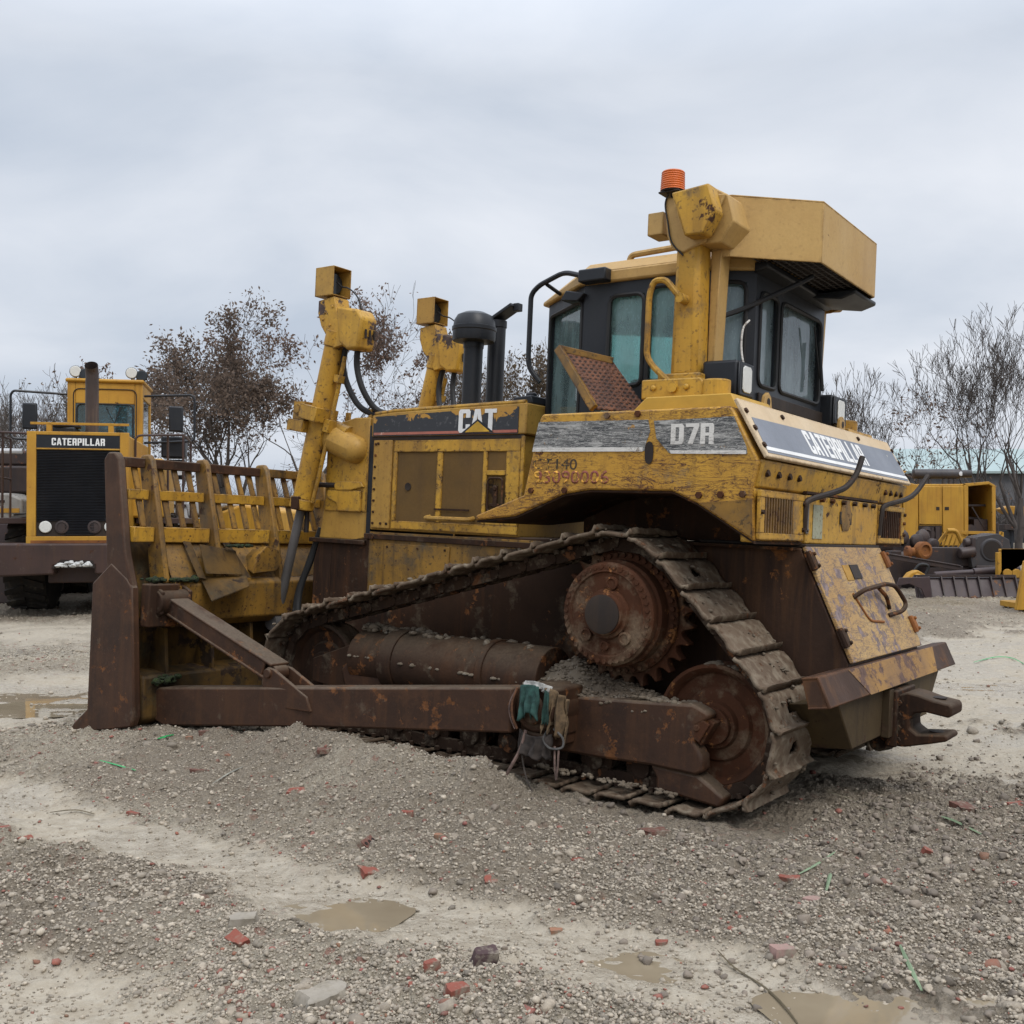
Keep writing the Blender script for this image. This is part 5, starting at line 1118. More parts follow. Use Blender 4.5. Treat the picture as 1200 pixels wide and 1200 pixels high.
# loose things in front of it
W_ = local_root('walkway', 'yellow lattice walkway frame leaning before the stripped engine housing', 'walkway', 1130, 23.2)
m = MB().bar((-.60,0,.95),(.85,0,1.28),.05,.07) if False else MB()
m.bar((-.40,0,1.30),(.85,0,1.28),.06,.07).bar((-.75,0,.84),(.85,0,.84),.06,.07).bar((-.75,0,.84),(-.40,0,1.30),.06,.07).bar((.85,0,.8),(.85,0,1.3),.06,.06)
m.tube(round_corners([(-.45,-.15,1.34),(-.25,-.15,1.34),(-.10,-.15,1.0),(-.08,-.15,.84)], .12), .05)
for i in range(12): x = -.5+.11*i; m.bar((x,0,.90),(x+.12,0,1.24),.02,.03)
for i in range(10): x = -.35+.11*i; m.box(x-.012,x+.012,-.04,.04,.62,.84)
m.bar((-.4,0,.62),(.85,0,.62),.05,.05).box(-.7,-.62,-.04,.04,.0,.84).box(.8,.88,-.04,.04,.0,.8)
m.build('frame', M['loader_yellow'], W_, .004)
T_ = local_root('gear_casting', 'dark grey casting with a big round tube opening, lying among the scrap', 'machine part', 1158, 22)
m = MB().lathe([(.15,-.55),(.30,-.5),(.36,-.35),(.36,-.05),(.27,.0),(.265,.02)], (.06,0,.93), (0,-1,0), 32); m.prism([(-.35,.55),(.40,.50),(.52,.75),(.44,1.15),(.20,1.28),(-.22,1.22),(-.42,.95)], 'y', -.02, .55); m.build('casing', M['casting'], T_, .02)
MB().lathe([(.255,0),(.225,.03),(.20,.03)], (.06,-.02,.93), (0,-1,0), 32).build('tube_mouth', M['casting'], T_); MB().cyl((.06,-.055,.93),(.06,-.058,.93),.195,n=28).build('tube_hole', M['dark'], T_)
m = MB().prism([(.35,.62),(.56,.80),(.54,.70),(.40,.52)], 'y', -.3, .4).box(.20,.24,.0,.1,1.2,1.52); m.build('flange', M['dark_bits'], T_, .02); MB().box(-.3,.5,-.1,.5,.0,.60).build('base_block', M['dark_bits'], T_, .02)
m = MB().cyl((-.3,0,.9),(-.62,0,.86),.12,n=18).cyl((-.30,.1,1.08),(-.48,.1,1.08),.10,n=14).box(-.36,-.28,-.05,.2,.80,1.2); m.build('flange', M['dark_bits'], T_, .02)
P_ = local_root('pump', 'orange rusty pump lying on dark beams behind the hitch', 'pump', 1078, 22)
m = MB().lathe([(.10,-.2),(.19,-.1),(.19,.05),(.12,.08),(.11,.03)], (.08,0,.92), (.35,-1,0), 22).cyl((-.30,.05,.88),(.0,.05,.90),.09,n=16).lathe([(.10,0),(.14,.02),(.14,.1)], (-.30,.05,.88), (1,0,0)); m.build('pump_body', M['rust_orange'], P_, .01)
for nm, lab, cat, px, d, parts in (
  ('steel_beam', 'long dark beam with a punched edge sloping down behind the tractor', 'beam', 1085, 21.5, lambda m: m.bar((-.95,0,.83),(.75,0,.55),.12,.10).bar((-.9,-.07,.88),(.7,-.07,.61),.02,.03)),
  ('steel_pipe', 'long brown hydraulic ram lying on the scrap heap', 'pipe', 1140, 21, lambda m: m.cyl((-.80,0,.45),(.0,0,.50),.06,n=16).cyl((.0,0,.50),(.85,0,.55),.085,n=16).lathe([(.05,-.02),(.10,.0),(.10,.08)], (.85,0,.55), (1,0,0))),
  ('steel_box', 'dark rusty box section under the orange pump', 'box', 1110, 22.4, lambda m: m.box(-.55,.38,-.25,.25,.0,.55).box(-.55,.38,-.27,.25,.57,.98).cyl((-1.1,.1,.78),(-.5,.1,.78),.10,n=16).box(-1.25,-1.0,0,.3,.0,.9)),
  ('engine_scrap', 'heap of black engine parts left of the yellow lattice walkway', 'scrap', 1065, 23, lambda m: [m.lathe([(.08,-.1),(.16,-.06),(.17,.05),(.09,.1)], (-.5+.17*i,.1*(i%2),1.1+.10*((i*7)%3)-.1), (.4,-1,.3*(i%3-1)), 14) for i in range(7)] and m.box(-.7,.6,.0,.4,.0,1.0)),
  ):
    o = local_root(nm, lab, cat, px, d); mb = MB(); parts(mb); mb.build('body', M['dark_bits'] if nm != 'steel_pipe' else M['purple_steel'], o, .012)
o = local_root('rubber_hose', 'black hose loop draped over the yellow bracket in the scrap', 'hose', 1075, 20.9)
MB().tube(smooth_path([(-.25,0,.35),(-.1,0,.5),(.05,0,.66),(.22,0,.62),(.12,0,.40),(.0,0,.3)]), .03).build('hose_loop', M['rubber'], o)
o = local_root('yellow_bracket', 'small yellow bracket with rust lying on the brown blade', 'bracket', 1072, 20.8)
MB().prism([(-.28,.30),(.26,.30),(.16,.48),(.02,.56),(-.12,.50)], 'y', -.1, .15).lathe([(.07,-.02),(.07,.1),(.03,.12)], (.0,-.08,.42), (0,-1,0)).build('bracket_body', M['loader_yellow'], o, .02)
B_ = local_root('spare_blade', 'long brown ribbed blade section lying on the ground, nearest of the scrap', 'blade', 1118, 20.2)
m = MB().prism([(-.1,.0),(.12,.42),(.2,.46),(.0,.02)], 'x', -.75, 1.25); m.build('face', M['purple_steel'], B_, .01)
m = MB()
for i in range(9): x = -.72+.245*i; m.prism([(-.14,.0),(-.10,.0),(.12,.44),(.06,.46),(-.05,.20)], 'x', x-.012, x+.012)
m.bar((-.75,-.13,.03),(1.25,-.13,.03),.05,.06).bar((-.75,.1,.46),(1.25,.1,.46),.06,.05); m.build('ribs', M['dark_bits'], B_)
m = MB().prism([(-1.2,.28),(-1.15,.44),(-.55,.46),(-.5,-.02),(-.62,-.02),(-.72,.22),(-.95,.32)], 'y', -.18, -.14); m.build('end_arm', M['purple_steel'], B_, .01)
o = local_root('bucket_edge', 'plain yellow steel plate entering from the right picture edge', 'plate', 1207, 17.6)
MB().prism([(-.27,.02),(-.12,.85),(.1,1.05),(1.0,1.05),(1.0,.02)], 'y', -.05, .03).box(-.1,1.,.03,.9,.02,.12).build('plate_body', M['loader_yellow'], o, .01)
o = local_root('stick_part', 'small yellow linkage with two round pins beside the right edge plate', 'linkage', 1185, 20.6)
MB().prism([(-.30,.92),(.6,.92),(.6,.98),(-.22,.98),(-.22,.55),(.2,.55),(.2,.40),(-.3,.40)], 'y', -.06, .06).cyl((-.12,-.1,.50),(-.12,.1,.50),.09,n=18).cyl((.06,-.1,.50),(.06,.1,.50),.09,n=18).build('linkage_body', M['loader_yellow'], o, .01)
MB().box(-.2,.6,-.3,.3,.0,.39).build('block', M['dark_bits'], o, .02)
o = local_root('flatbed', 'dark flatbed trailer parked far off near the right edge', 'trailer', 1215, 42)
MB().box(-1.6,2.5,-1,1,.70,1.20).box(-1.55,-1.45,-1.02,1,.0,1.3).box(-.6,2.5,-1.03,-1,.85,.92).build('bed', plain('dark trailer paint', (.02,.024,.032)), o, .02)
for x in (.2,1.2): MB().lathe([(.2,-.15),(.4,-.15),(.45,0),(.4,.15),(.2,.15)], (x,-.9,.45), (0,1,0)).build('wheel', M['tyre'], o)
MB().box(-.6,2.4,-1.04,-1.03,.72,.78).build('white_rail', M['white_old'], o)
o = local_root('boom_arm', 'yellow boom resting on the far dark trailer', 'boom', 1200, 41)
MB().prism([(-1.05,2.05),(-.8,1.86),(.3,1.72),(2.4,1.70),(2.4,2.0),(.4,2.12),(-.7,2.18)], 'y', -.3, .3).build('boom_body', M['loader_yellow'], o, .03)
MB().box(-.9,2.4,-.25,.25,1.21,1.45).box(-.2,0,-.2,.2,1.45,1.73).box(1.5,1.7,-.2,.2,1.45,1.72).build('cradle', M['dark_bits'], o, .02)
# long shed
o = local_root('storage_shed', 'long low grey shed with a pale green metal roof behind the bare trees', 'shed', 1150, 68)
MB().box(-5,30,0,14,0,4.9).build('wall', worn('grey shed wall', (.13,.13,.135), (.10,.10,.105), rust_amt=.05, streak=.3), o, 0)
MB().prism([(-.5,4.9),(7,6.9),(14.5,4.9),(14.5,4.75),(-.5,4.75)], 'x', -5.5, 30.5).build('roof', plain('pale green roof sheet', (.30,.38,.37), .5, .06, .4), o, 0)
m = MB()
for x in (-3,2,8,14,20): m.box(x,x+2.4,-.04,-.005,0,3.0)
m.build('shed_doors', plain('shed door', (.09,.09,.10)), o)
# fence far behind on the right
o = local_root('low_fence', 'long dark screen fence standing before the far shed', 'fence', 1100, 60)
MB().box(-4,24,0,.05,0,1.5).build('fence_panel', plain('dark fence cloth', (.03,.035,.036)), o)
for i in range(15): MB().cyl((-4+2*i,-.06,0),(-4+2*i,-.06,1.7),.04,n=8).build('fence_post', M['dark_bits'], o)
# ------------------------------------------------------------------ trees
def bark(name, c): 
    t = NT(name); v = t.obj(); n = t.noise(t.scale(v, (1,1,.3)), 6., 5, .6); t.principled(Base_Color=t.mix(t.rng(n, .35, .65), c, tuple(x*.5 for x in c)), Roughness=.95); return t.m
M['bark'] = bark('grey brown bark', (.115,.098,.088)); M['bark_dark'] = bark('dark wet bark', (.080,.066,.059))
def leafm(name, a, b):
    t = NT(name); v = t.obj(); n = t.noise(v, 1.6, 4, .6); n2 = t.noise(v, 9., 3)
    c = t.mix(t.rng(n2, .35, .65), t.mix(t.rng(n, .35, .65), a, b), tuple(q*1.5 for q in b)); 
    d = t.n('ShaderNodeBsdfDiffuse', {0: c}); tl = t.n('ShaderNodeBsdfTranslucent', {0: c}); mx = t.n('ShaderNodeMixShader', {0: .3, 1: d.outputs[0], 2: tl.outputs[0]})
    t.t.links.new(mx.outputs[0], t.out.inputs[0]); return t.m
M['leaf_brown'] = leafm('dry brown leaves', (.165,.122,.095), (.11,.083,.066)); M['leaf_red'] = leafm('rust red leaves', (.175,.12,.092), (.125,.088,.07)); M['leaf_tan'] = leafm('tan leaves', (.13,.095,.06), (.085,.065,.045))
def grow(h, spread, seed, stems=1, depth=6, lean=0., trunk_r=.2, leaf=0, leaf_size=.08, leaf_clump=.25, low=.25, up=.55, nb=(2,4), kmin=.62, droop=0., leafdepth=2, fk=.30, jit=.11):
    """branch segments (tapered) and leaf positions of one tree"""
    rr = random.Random(seed); segs = []; tips = []
    def branch(p, d, length, r, k):
        n = 5 if k > 3 else 4; q = p.copy(); rad0 = r
        for i in range(n):
            j = Vector((rr.gauss(0,1), rr.gauss(0,1), rr.gauss(0,1)))*jit
            d = (d + j + Vector((0,0,.05*up*2 - droop*.05))).normalized(); e = q + d*(length/n); r1 = rad0*(1-(i+1)/n*.38)
            segs.append((q.copy(), e.copy(), r, r1, k)); r = r1; q = e
            if k > 0 and i >= (1 if k < depth else max(1, int(n*low))):
                for _ in range(2 if k == depth else 1):
                    if rr.random() < fk: fork(q, d, length, r, k)
            if leaf and k <= leafdepth: tips.append((q.copy(), k)); tips.append(((p+q)/2 if i == 0 else (segs[-1][0]+segs[-1][1])/2, k))
        if k > 0:
            for _ in range(2 if rr.random() < .8 else 1): fork(q, d, length, r, k, .8)
        else: tips.append((q.copy(), 0))
    def fork(q, d, length, r, k, s=1.):
        a = rr.uniform(0, 2*PI); t = rad(rr.uniform(18, 52))*spread*s
        u = d.cross(Vector((.3,.9,.2))).normalized(); w = d.cross(u)
        nd = (d*math.cos(t) + (u*math.cos(a)+w*math.sin(a))*math.sin(t)); nd.z += .15*up
        branch(q, nd.normalized(), length*rr.uniform(kmin, .86), r*rr.uniform(.5, .68), k-1)
    for s_ in range(stems):
        a = 2*PI*s_/max(1,stems)+rr.random(); d = Vector((math.cos(a)*.28*(stems > 1)+lean, math.sin(a)*.28*(stems > 1), 1)).normalized()
        branch(Vector((math.cos(a)*.25*(stems > 1), math.sin(a)*.25*(stems > 1), -.2)), d, h*.30, trunk_r/(stems**.4), depth)
    return segs, tips, rr
def tree_mesh(segs, minr, h, kscale, rset):
    V, F = [], []
    for (p, q, r0, r1, k) in segs:
        if not rset(k): continue
        d = (q-p).normalized(); a = Vector((0,0,1)) if abs(d.z) < .9 else Vector((1,0,0)); u = d.cross(a).normalized(); w = d.cross(u); n = 7 if r0 > .05 else (4 if r0 > .02 else 3)
        o = len(V); r0 = max(r0, minr); r1 = max(r1, minr*.8)
        for c, r in ((p, r0), (q, r1)):
            for i in range(n): V.append(tuple(c + (u*math.cos(2*PI*i/n)+w*math.sin(2*PI*i/n))*r))
        for i in range(n): F.append((o+i, o+(i+1) % n, o+n+(i+1) % n, o+n+i))
    return V, F
def make_tree(name, label, px, dist, h, leafmat=None, leaf_n=0, leaf_size=.09, clump=.35, minr=.0085, barkm='bark', group='trees beyond the yard', z=0., **kw):
    root = local_root(name, label, "tree", px, dist, 0, z, group)
    segs, tips, rr = grow(h, seed=kw.pop('seed'), leaf=leaf_n, **kw)
    top = max(q.z for _, q, *_ in segs); sc = h/top; segs = [(p*sc, q*sc, r0*1., r1*1., k) for p, q, r0, r1, k in segs]; tips = [(p*sc, k) for p, k in tips]
    dmax = max(s[4] for s in segs)
    V, F = tree_mesh(segs, minr, h, 1, lambda k: k >= dmax-1); np_mesh('trunk', V, F, M[barkm], root, True)
    V, F = tree_mesh(segs, minr, h, 1, lambda k: k < dmax-1); np_mesh('crown', V, F, M[barkm], root, True)
    if leaf_n:
        rg = np.random.default_rng(int(px)); T = np.array([tuple(p) for p, k in tips]); idx = rg.integers(0, len(T), leaf_n)
        # leaves gather round some twigs and leave others bare
        dens = fbm(T[:,0]*.55+T[:,2]*.3+px, T[:,2]*.55+T[:,1]*.4, 3, 7); w = np.clip(dens+.22, .02, 1); idx = rg.choice(len(T), leaf_n, p=w/w.sum())
        c = T[idx] + rg.normal(0, clump*.42, (leaf_n, 3)); a = rg.normal(0, 1, (leaf_n, 3)); a /= np.linalg.norm(a, axis=1)[:,None]; b = rg.normal(0, 1, (leaf_n, 3)); b -= (a*b).sum(1)[:,None]*a; b /= np.linalg.norm(b, axis=1)[:,None]
        s = leaf_size*rg.uniform(.5, 1.25, (leaf_n,1)); LV = np.stack([c-a*s, c-b*s*.45+a*s*.1, c+a*s, c+b*s*.5], 1).reshape(-1,3); LF = np.arange(leaf_n*4).reshape(-1,4)
        np_mesh('leaves', LV, LF, M[leafmat], root)
    return root
make_tree('oak_tree', 'broad oak still full of dry brown leaves, between the loader and the lift cylinders', 282, 42, 10.6, 'leaf_brown', 18000, .085, .45, fk=.36, seed=5, spread=1.05, depth=6, trunk_r=.24, low=.2, up=.35, barkm='bark_dark')
make_tree('tall_tree', 'tall thin leaved tree rising directly behind the near lift cylinder', 378, 47, 12.4, 'leaf_red', 5200, .10, .30, seed=12, spread=1.0, depth=6, trunk_r=.2, up=.8)
make_tree('bare_tree', 'half bare tree between the two lift cylinders', 455, 46, 10.2, 'leaf_red', 2200, .09, .3, seed=23, spread=1.15, depth=6, trunk_r=.24, up=.4, stems=2)
make_tree('bare_tree', 'slender half bare tree just left of the black stacks', 525, 50, 9.6, 'leaf_tan', 1300, .09, .3, seed=31, spread=1.0, depth=6, trunk_r=.18, up=.5)
make_tree('tall_tree', 'small leafy tree in the gap between the stacks and the cab', 606, 47, 10.4, 'leaf_tan', 3800, .10, .28, seed=44, spread=.85, depth=6, trunk_r=.18, up=.7)
make_tree('bare_tree', 'bare grey tree at the left picture edge', -5, 46, 8.2, None, 0, seed=51, spread=1.0, depth=6, trunk_r=.18, up=.6)
make_tree('bare_tree', 'slim bare tree between the left picture edge and the loader mirror', 20, 49, 8.9, None, 0, fk=.2, jit=.09, seed=58, spread=.9, depth=7, trunk_r=.16, up=.7, stems=2)
make_tree('bare_tree', 'bare tree seen just above the loader rail at far left', 66, 55, 9.0, 'leaf_tan', 700, .09, .3, fk=.2, jit=.1, seed=59, spread=.95, depth=7, trunk_r=.16, up=.7)
make_tree('bare_tree', 'bare forked tree left of the loader cab', 38, 44, 8.3, 'leaf_red', 500, .09, .3, seed=67, spread=1.05, depth=6, trunk_r=.18, up=.6, stems=2)
make_tree('bare_tree', 'tree with reddish leaves whose top shows above the loader cab', 122, 52, 9.4, 'leaf_red', 1800, .10, .28, seed=72, spread=.9, depth=6, trunk_r=.16, up=.7)
make_tree('bare_tree', 'thin grey tree between the loader cab and the brown oak', 205, 50, 8.6, 'leaf_brown', 1100, .10, .3, seed=81, spread=1.0, depth=6, trunk_r=.17, up=.6)
make_tree('bare_tree', 'small dark tree just right of the tractor cab', 1012, 45, 8.6, None, 0, fk=.14, jit=.09, seed=93, spread=.85, depth=7, trunk_r=.15, up=.9, stems=3, barkm='bark_dark')
make_tree('bare_tree', 'twisted tree with a few red leaves, behind the engine housing', 1072, 47, 7.9, 'leaf_red', 700, .09, .3, fk=.17, jit=.14, seed=104, spread=1.15, depth=7, trunk_r=.15, up=.4, stems=2, barkm='bark_dark')
make_tree('bare_tree', 'thin leaning bare tree left of the big many stemmed one', 1135, 42, 8.0, None, 0, fk=.17, jit=.09, seed=113, spread=.9, depth=7, trunk_r=.13, up=.7, lean=-.18, barkm='bark_dark')
make_tree('large_bare_tree', 'large bare many stemmed tree at the right picture edge', 1192, 36, 9.9, None, 0, seed=128, spread=.95, depth=7, trunk_r=.24, up=.75, stems=3, low=.4, fk=.19, jit=.08, barkm='bark_dark', minr=.008)
make_tree('bare_tree', 'bare tree just outside the right picture edge', 1262, 42, 10.2, None, 0, fk=.2, jit=.08, seed=131, spread=1.0, depth=6, trunk_r=.2, up=.6, stems=2, barkm='bark_dark')

# far brush: one mass of bare scrub along the horizon
def scrub(name, x0, x1, d0, d1, n, hmax, mat, seed, leafmat=None):
    rg = np.random.default_rng(seed); V, F = [], []; o = 0
    dd = d0+(d1-d0)*rg.random(n); x = (x0+(x1-x0)*rg.random(n)-600)/1200*dd
    hh = hmax*(.55+.45*rg.random(n))*(.75+.5*(fbm(x*.25, dd*.1, 3, seed)+.5))
    k = 14
    P0 = np.repeat(np.stack([x, dd, np.zeros(n)-.1], -1), k, 0); h = np.repeat(hh, k)*(.35+.65*rg.random(n*k))
    tilt = rg.normal(0, .38, (n*k, 2)); P1 = P0 + np.stack([tilt[:,0]*h*.5, tilt[:,1]*h*.5, h*.55], -1)
    P2 = P1 + np.stack([(tilt[:,0]+rg.normal(0,.5,n*k))*h*.45, rg.normal(0,.3,n*k)*h*.4, h*.45], -1); P3 = P1 + np.stack([rg.normal(0,.6,n*k)*h*.4, rg.normal(0,.3,n*k)*h*.4, h*.35], -1)
    for A0, A1, r0, r1 in ((P0, P1, .026, .016), (P1, P2, .016, .007), (P1, P3, .014, .007)):
        m = len(A0); a = rg.random(m)*PI; s = np.stack([np.cos(a), np.sin(a), np.zeros(m)], -1); t = np.stack([-np.sin(a), np.cos(a), np.zeros(m)], -1)
        Q = np.stack([A0+s*r0, A0-s*.5*r0+t*.87*r0, A0-s*.5*r0-t*.87*r0, A1+s*r1, A1-s*.5*r1+t*.87*r1, A1-s*.5*r1-t*.87*r1], 1).reshape(-1,3); V.append(Q); b = np.arange(m)[:,None,None]*6+o
        F.append((np.array([[0,1,4,3],[1,2,5,4],[2,0,3,5]])[None]+b).reshape(-1,4)); o += m*6
    ob = np_mesh(name, np.concatenate(V), np.concatenate(F), mat); tag(ob, kind='stuff'); return ob
scrub('far_scrub', -120, 720, 54, 75, 430, 4.0, M['bark'], 3); scrub('far_scrub', 880, 1400, 50, 66, 320, 3.2, M['bark_dark'], 5)
scrub('far_scrub', -120, 1400, 78, 110, 1100, 6.6, M['bark'], 7)
# ------------------------------------------------------------------ ground, mud, puddles, gravel, bricks
H_EYE = 1.5255
def gp(px, py):            # ground spot (x, y) in metres, read off a plan of the yard
    d = H_EYE*1200/(py-612.0); return ((px-600)/1200*d, d)
def seg_dist(x, y, pts):
    best = np.full(x.shape, 1e9); 
    for (a, b) in zip(pts[:-1], pts[1:]):
        ax, ay = a; bx, by = b; dx, dy = bx-ax, by-ay; t = np.clip(((x-ax)*dx+(y-ay)*dy)/(dx*dx+dy*dy), 0, 1)
        best = np.minimum(best, np.hypot(x-ax-t*dx, y-ay-t*dy))
    return best
MUD1 = [(-4.6,6.9),(-2.88,5.76),(-1.98,5.05),(-1.12,4.5),(-.70,4.05),(-.30,3.92),(.05,3.75),(.42,3.6),(.75,3.35),(1.3,2.7)]
MUD2 = [(-2.0,3.4),(-1.5,3.2),(-1.0,2.9)]
MUD3 = [(-9,7.6),(-5.5,8.6),(-3.2,9.6),(-3.0,13),(-7,14.5),(-14,15)]
MUD4 = [(2.6,7.6),(4.2,9.2),(5.5,11.5),(9,15)]
PUDDLES = [(-4.15,8.95,1.05,.50,.0),(-.66,3.96,.20,.13,.1),(1.20,3.22,.33,.12,.2),(-5.6,12.2,1.2,.35,.3),(-2.7,8.2,.3,.2,0),(4.4,9.6,.7,.16,.1),(.43,3.52,.12,.10,.1)]
def smooth(a, b, v):
    t = np.clip((v-a)/(b-a), 0, 1); return t*t*(3-2*t)
Ai = np.array(A); LOC = np.array(DM.translation)
def mud_mask(x, y):
    wob = .42*fbm(x*2.0, y*2.0, 5, 3, .6) + .22*fbm(x*9, y*9, 4, 8, .6)
    m = 1-smooth(.08, .42, seg_dist(x, y, MUD1)*(1+.0*x)+wob)
    m = np.maximum(m, 1-smooth(.08, .42, seg_dist(x, y, MUD2)+wob))
    m = np.maximum(m, .75*(1-smooth(.8, 1.9, seg_dist(x, y, MUD3)+wob*3)))
    m = np.maximum(m, .8*(1-smooth(.9, 1.8, seg_dist(x, y, MUD4)+wob*6)))
    return m
def machine_xy(x, y):
    dx, dy = x-LOC[0], y-LOC[1]
    return Ai[0,0]*dx+Ai[1,0]*dy, Ai[0,1]*dx+Ai[1,1]*dy
def height(x, y, detail=True):
    n = Ai[:, 2]; zp = LOC[2] + (-.050 - n[0]*(x-LOC[0]) - n[1]*(y-LOC[1]))/n[2]
    mx, my = machine_xy(x, y)
    w = np.exp(-((mx-.6)/2.9)**4 - (my/2.3)**4)
    mud = mud_mask(x, y)
    far = smooth(14, 40, np.hypot(x, y))
    z = .12*fbm(x*.35, y*.35, 3, 31)*(1-.5*w) + .14*fbm(x*1.2, y*1.2, 4, 32)*(1-.65*mud)*(1-.6*w)
    z = z*(1-.7*far) - .028*mud*(1-w)
    z = z + w*(zp+.0)
    ber = np.exp(-((my-1.70)/.21)**2)*smooth(-.12, .10, mx)*(1-.75*smooth(1.5, 2.1, mx))*(1-smooth(2.2, 2.8, mx))
    z = z + ber*(.165 + .09*fbm(x*3, y*3, 3, 77))
    # churned clods right of the track
    ch = np.exp(-((x-2.1)/.9)**2-((y-4.6)/.9)**2); z = z + ch*.05*fbm(x*4, y*4, 4, 55)*2
    z = z + .02*ch
    # gravel bank behind, low rise at the tree line
    z = z + .5*smooth(32, 50, y)*smooth(-200, 0, y)
    for (px, py, rx, ry, _) in PUDDLES:
        q = np.hypot((x-px)/(rx*1.15), (y-py)/(ry*1.15)) + .9*fbm(x*4, y*4, 4, 66); k = 1-smooth(.55, 1.35, q)
        z = z*(1-k) + k*(z*0 + PZ[(px, py)]-.014+.030*fbm(x*3.1+px, y*3.1, 4, 67))
    if detail:
        g = (1-mud)
        z = z + g*(.11*np.abs(fbm(x*5, y*5, 4, 41, .6)) + .040*fbm(x*13, y*13, 4, 42, .6) + .042*np.abs(fbm(x*23, y*23, 4, 44, .65)))*(.55+.9*vnoise(x*.9, y*.9, 47)) + mud*(.024*fbm(x*6+y*3, y*14, 4, 43) + .05*smooth(6.5, 9, y)*fbm(x*1.6, y*4.5, 4, 48))
        # ripple marks pressed along the wheel path
        z = z + mud*.004*np.sin((x*.8-y*.6)*34 + 5*fbm(x*3, y*3, 2, 9))*smooth(-.1, .2, fbm(x*1.5, y*1.5, 3, 12))
    return z
PZ = {}
for p in PUDDLES: PZ[(p[0], p[1])] = 0.
_ps = PUDDLES; PUDDLES = []
for p in _ps: PZ[(p[0], p[1])] = float(height(np.array([p[0]]), np.array([p[1]]), False)[0])
PUDDLES = _ps

# one sheet from the camera's feet to the horizon: rings that widen with distance
def ground_sheet():
    th = np.concatenate([np.linspace(-180, -36, 90, endpoint=False), np.linspace(-36, 36, 1000), np.linspace(36, 180, 90, endpoint=False)[1:]])
    r = np.concatenate([[.02], np.geomspace(.8, 2.6, 40, endpoint=False), np.geomspace(2.6, 14, 760, endpoint=False), np.geomspace(14, 60, 170, endpoint=False), np.geomspace(60, 900, 60)])
    T, Rr = np.meshgrid(np.radians(th), r, indexing='ij'); x = (Rr*np.sin(T)).ravel(); y = (Rr*np.cos(T)).ravel()
    z = height(x, y)
    near = 1-smooth(14, 25, np.hypot(x, y))
    nt_, nr = T.shape
    i, j = np.meshgrid(np.arange(nt_), np.arange(nr-1), indexing='ij'); i2 = (i+1) % nt_
    F = np.stack([i*nr+j, i*nr+j+1, i2*nr+j+1, i2*nr+j], -1).reshape(-1, 4)
    mud = mud_mask(x, y); mx, my = machine_xy(x, y)
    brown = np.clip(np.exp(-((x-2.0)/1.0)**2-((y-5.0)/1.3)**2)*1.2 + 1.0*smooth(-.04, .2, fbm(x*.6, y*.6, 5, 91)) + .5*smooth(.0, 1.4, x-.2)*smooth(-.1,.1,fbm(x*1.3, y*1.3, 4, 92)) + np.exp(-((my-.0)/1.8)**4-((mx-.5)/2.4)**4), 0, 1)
    straw = np.exp(-((y-19-.25*(x-9))/1.6)**2)*smooth(4, 7, x)*smooth(-.12, .15, fbm(x*1.1, y*1.1, 4, 14)) + .6*smooth(26, 40, y)
    wetm = np.zeros_like(x)
    for (px, py, rx, ry, _) in PUDDLES:
        q = np.hypot((x-px)/(rx+.12), (y-py)/(ry+.10)) + .7*fbm(x*4, y*4, 4, 66); wetm = np.maximum(wetm, 1-smooth(.9, 1.55, q))
    wetm = np.maximum(wetm, .9*mud*smooth(-.03, .12, fbm(x*1.7, y*2.6, 4, 95)))
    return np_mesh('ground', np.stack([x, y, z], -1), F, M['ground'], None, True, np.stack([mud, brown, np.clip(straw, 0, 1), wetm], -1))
t = NT('gravel and clay'); v = t.obj(); an_ = t.n('ShaderNodeAttribute', attribute_name='tint'); at = an_.outputs['Color']; wa_ = an_.outputs['Alpha']
sp_ = t.n('ShaderNodeSeparateColor', {0: at})
n_f = t.noise(v, 70., 6, .7); n_m = t.noise(v, 14., 6, .65); n_l = t.noise(v, 1.1, 5, .6)
vor = t.n('ShaderNodeTexVoronoi', {'Vector': v, 'Scale': 62.}, feature='F1'); vor2 = t.n('ShaderNodeTexVoronoi', {'Vector': v, 'Scale': 27.}, feature='F1')
pc = t.n('ShaderNodeSeparateColor', {0: vor.outputs['Color']}).outputs[0]
grav = t.mix(t.rng(pc, .1, .9), (.25,.212,.155), (.44,.388,.30))
grav = t.mix(t.rng(n_m, .42, .62), grav, (.235,.197,.145))
grav = t.mix(t.rng(n_l, .42, .62, 0, .5), grav, (.35,.30,.225))
redm = t.rng(t.n('ShaderNodeSeparateColor', {0: vor2.outputs['Color']}).outputs[1], .955, .965); grav = t.mix(t.math('MULTIPLY', redm, .7), grav, (.22,.085,.06))
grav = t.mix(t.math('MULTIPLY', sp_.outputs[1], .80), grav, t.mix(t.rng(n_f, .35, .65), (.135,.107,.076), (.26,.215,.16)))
mudc = t.mix(t.rng(n_m, .35, .65), (.385,.34,.268), (.275,.232,.172))
mudc = t.mix(t.rng(n_f, .55, .75, 0, .5), mudc, (.24,.205,.155))
mm_ = t.rng(t.math('ADD', sp_.outputs[0], t.math('MULTIPLY', t.math('SUBTRACT', n_m, .5), 1.5)), .22, .78)
col = t.mix(mm_, grav, mudc)
strawc = t.mix(t.rng(n_m, .4, .6), (.26,.20,.115), (.15,.115,.065))
col = t.mix(t.math('MULTIPLY', sp_.outputs[2], t.rng(n_m, .35, .6)), col, strawc)
hgt = t.math('ADD', t.math('MULTIPLY', t.rng(vor.outputs['Distance'], 0, .7, 1, 0), .5), t.math('ADD', n_f, t.math('MULTIPLY', t.rng(vor2.outputs['Distance'], 0, .7, 1, 0), .7)))
wet = wa_
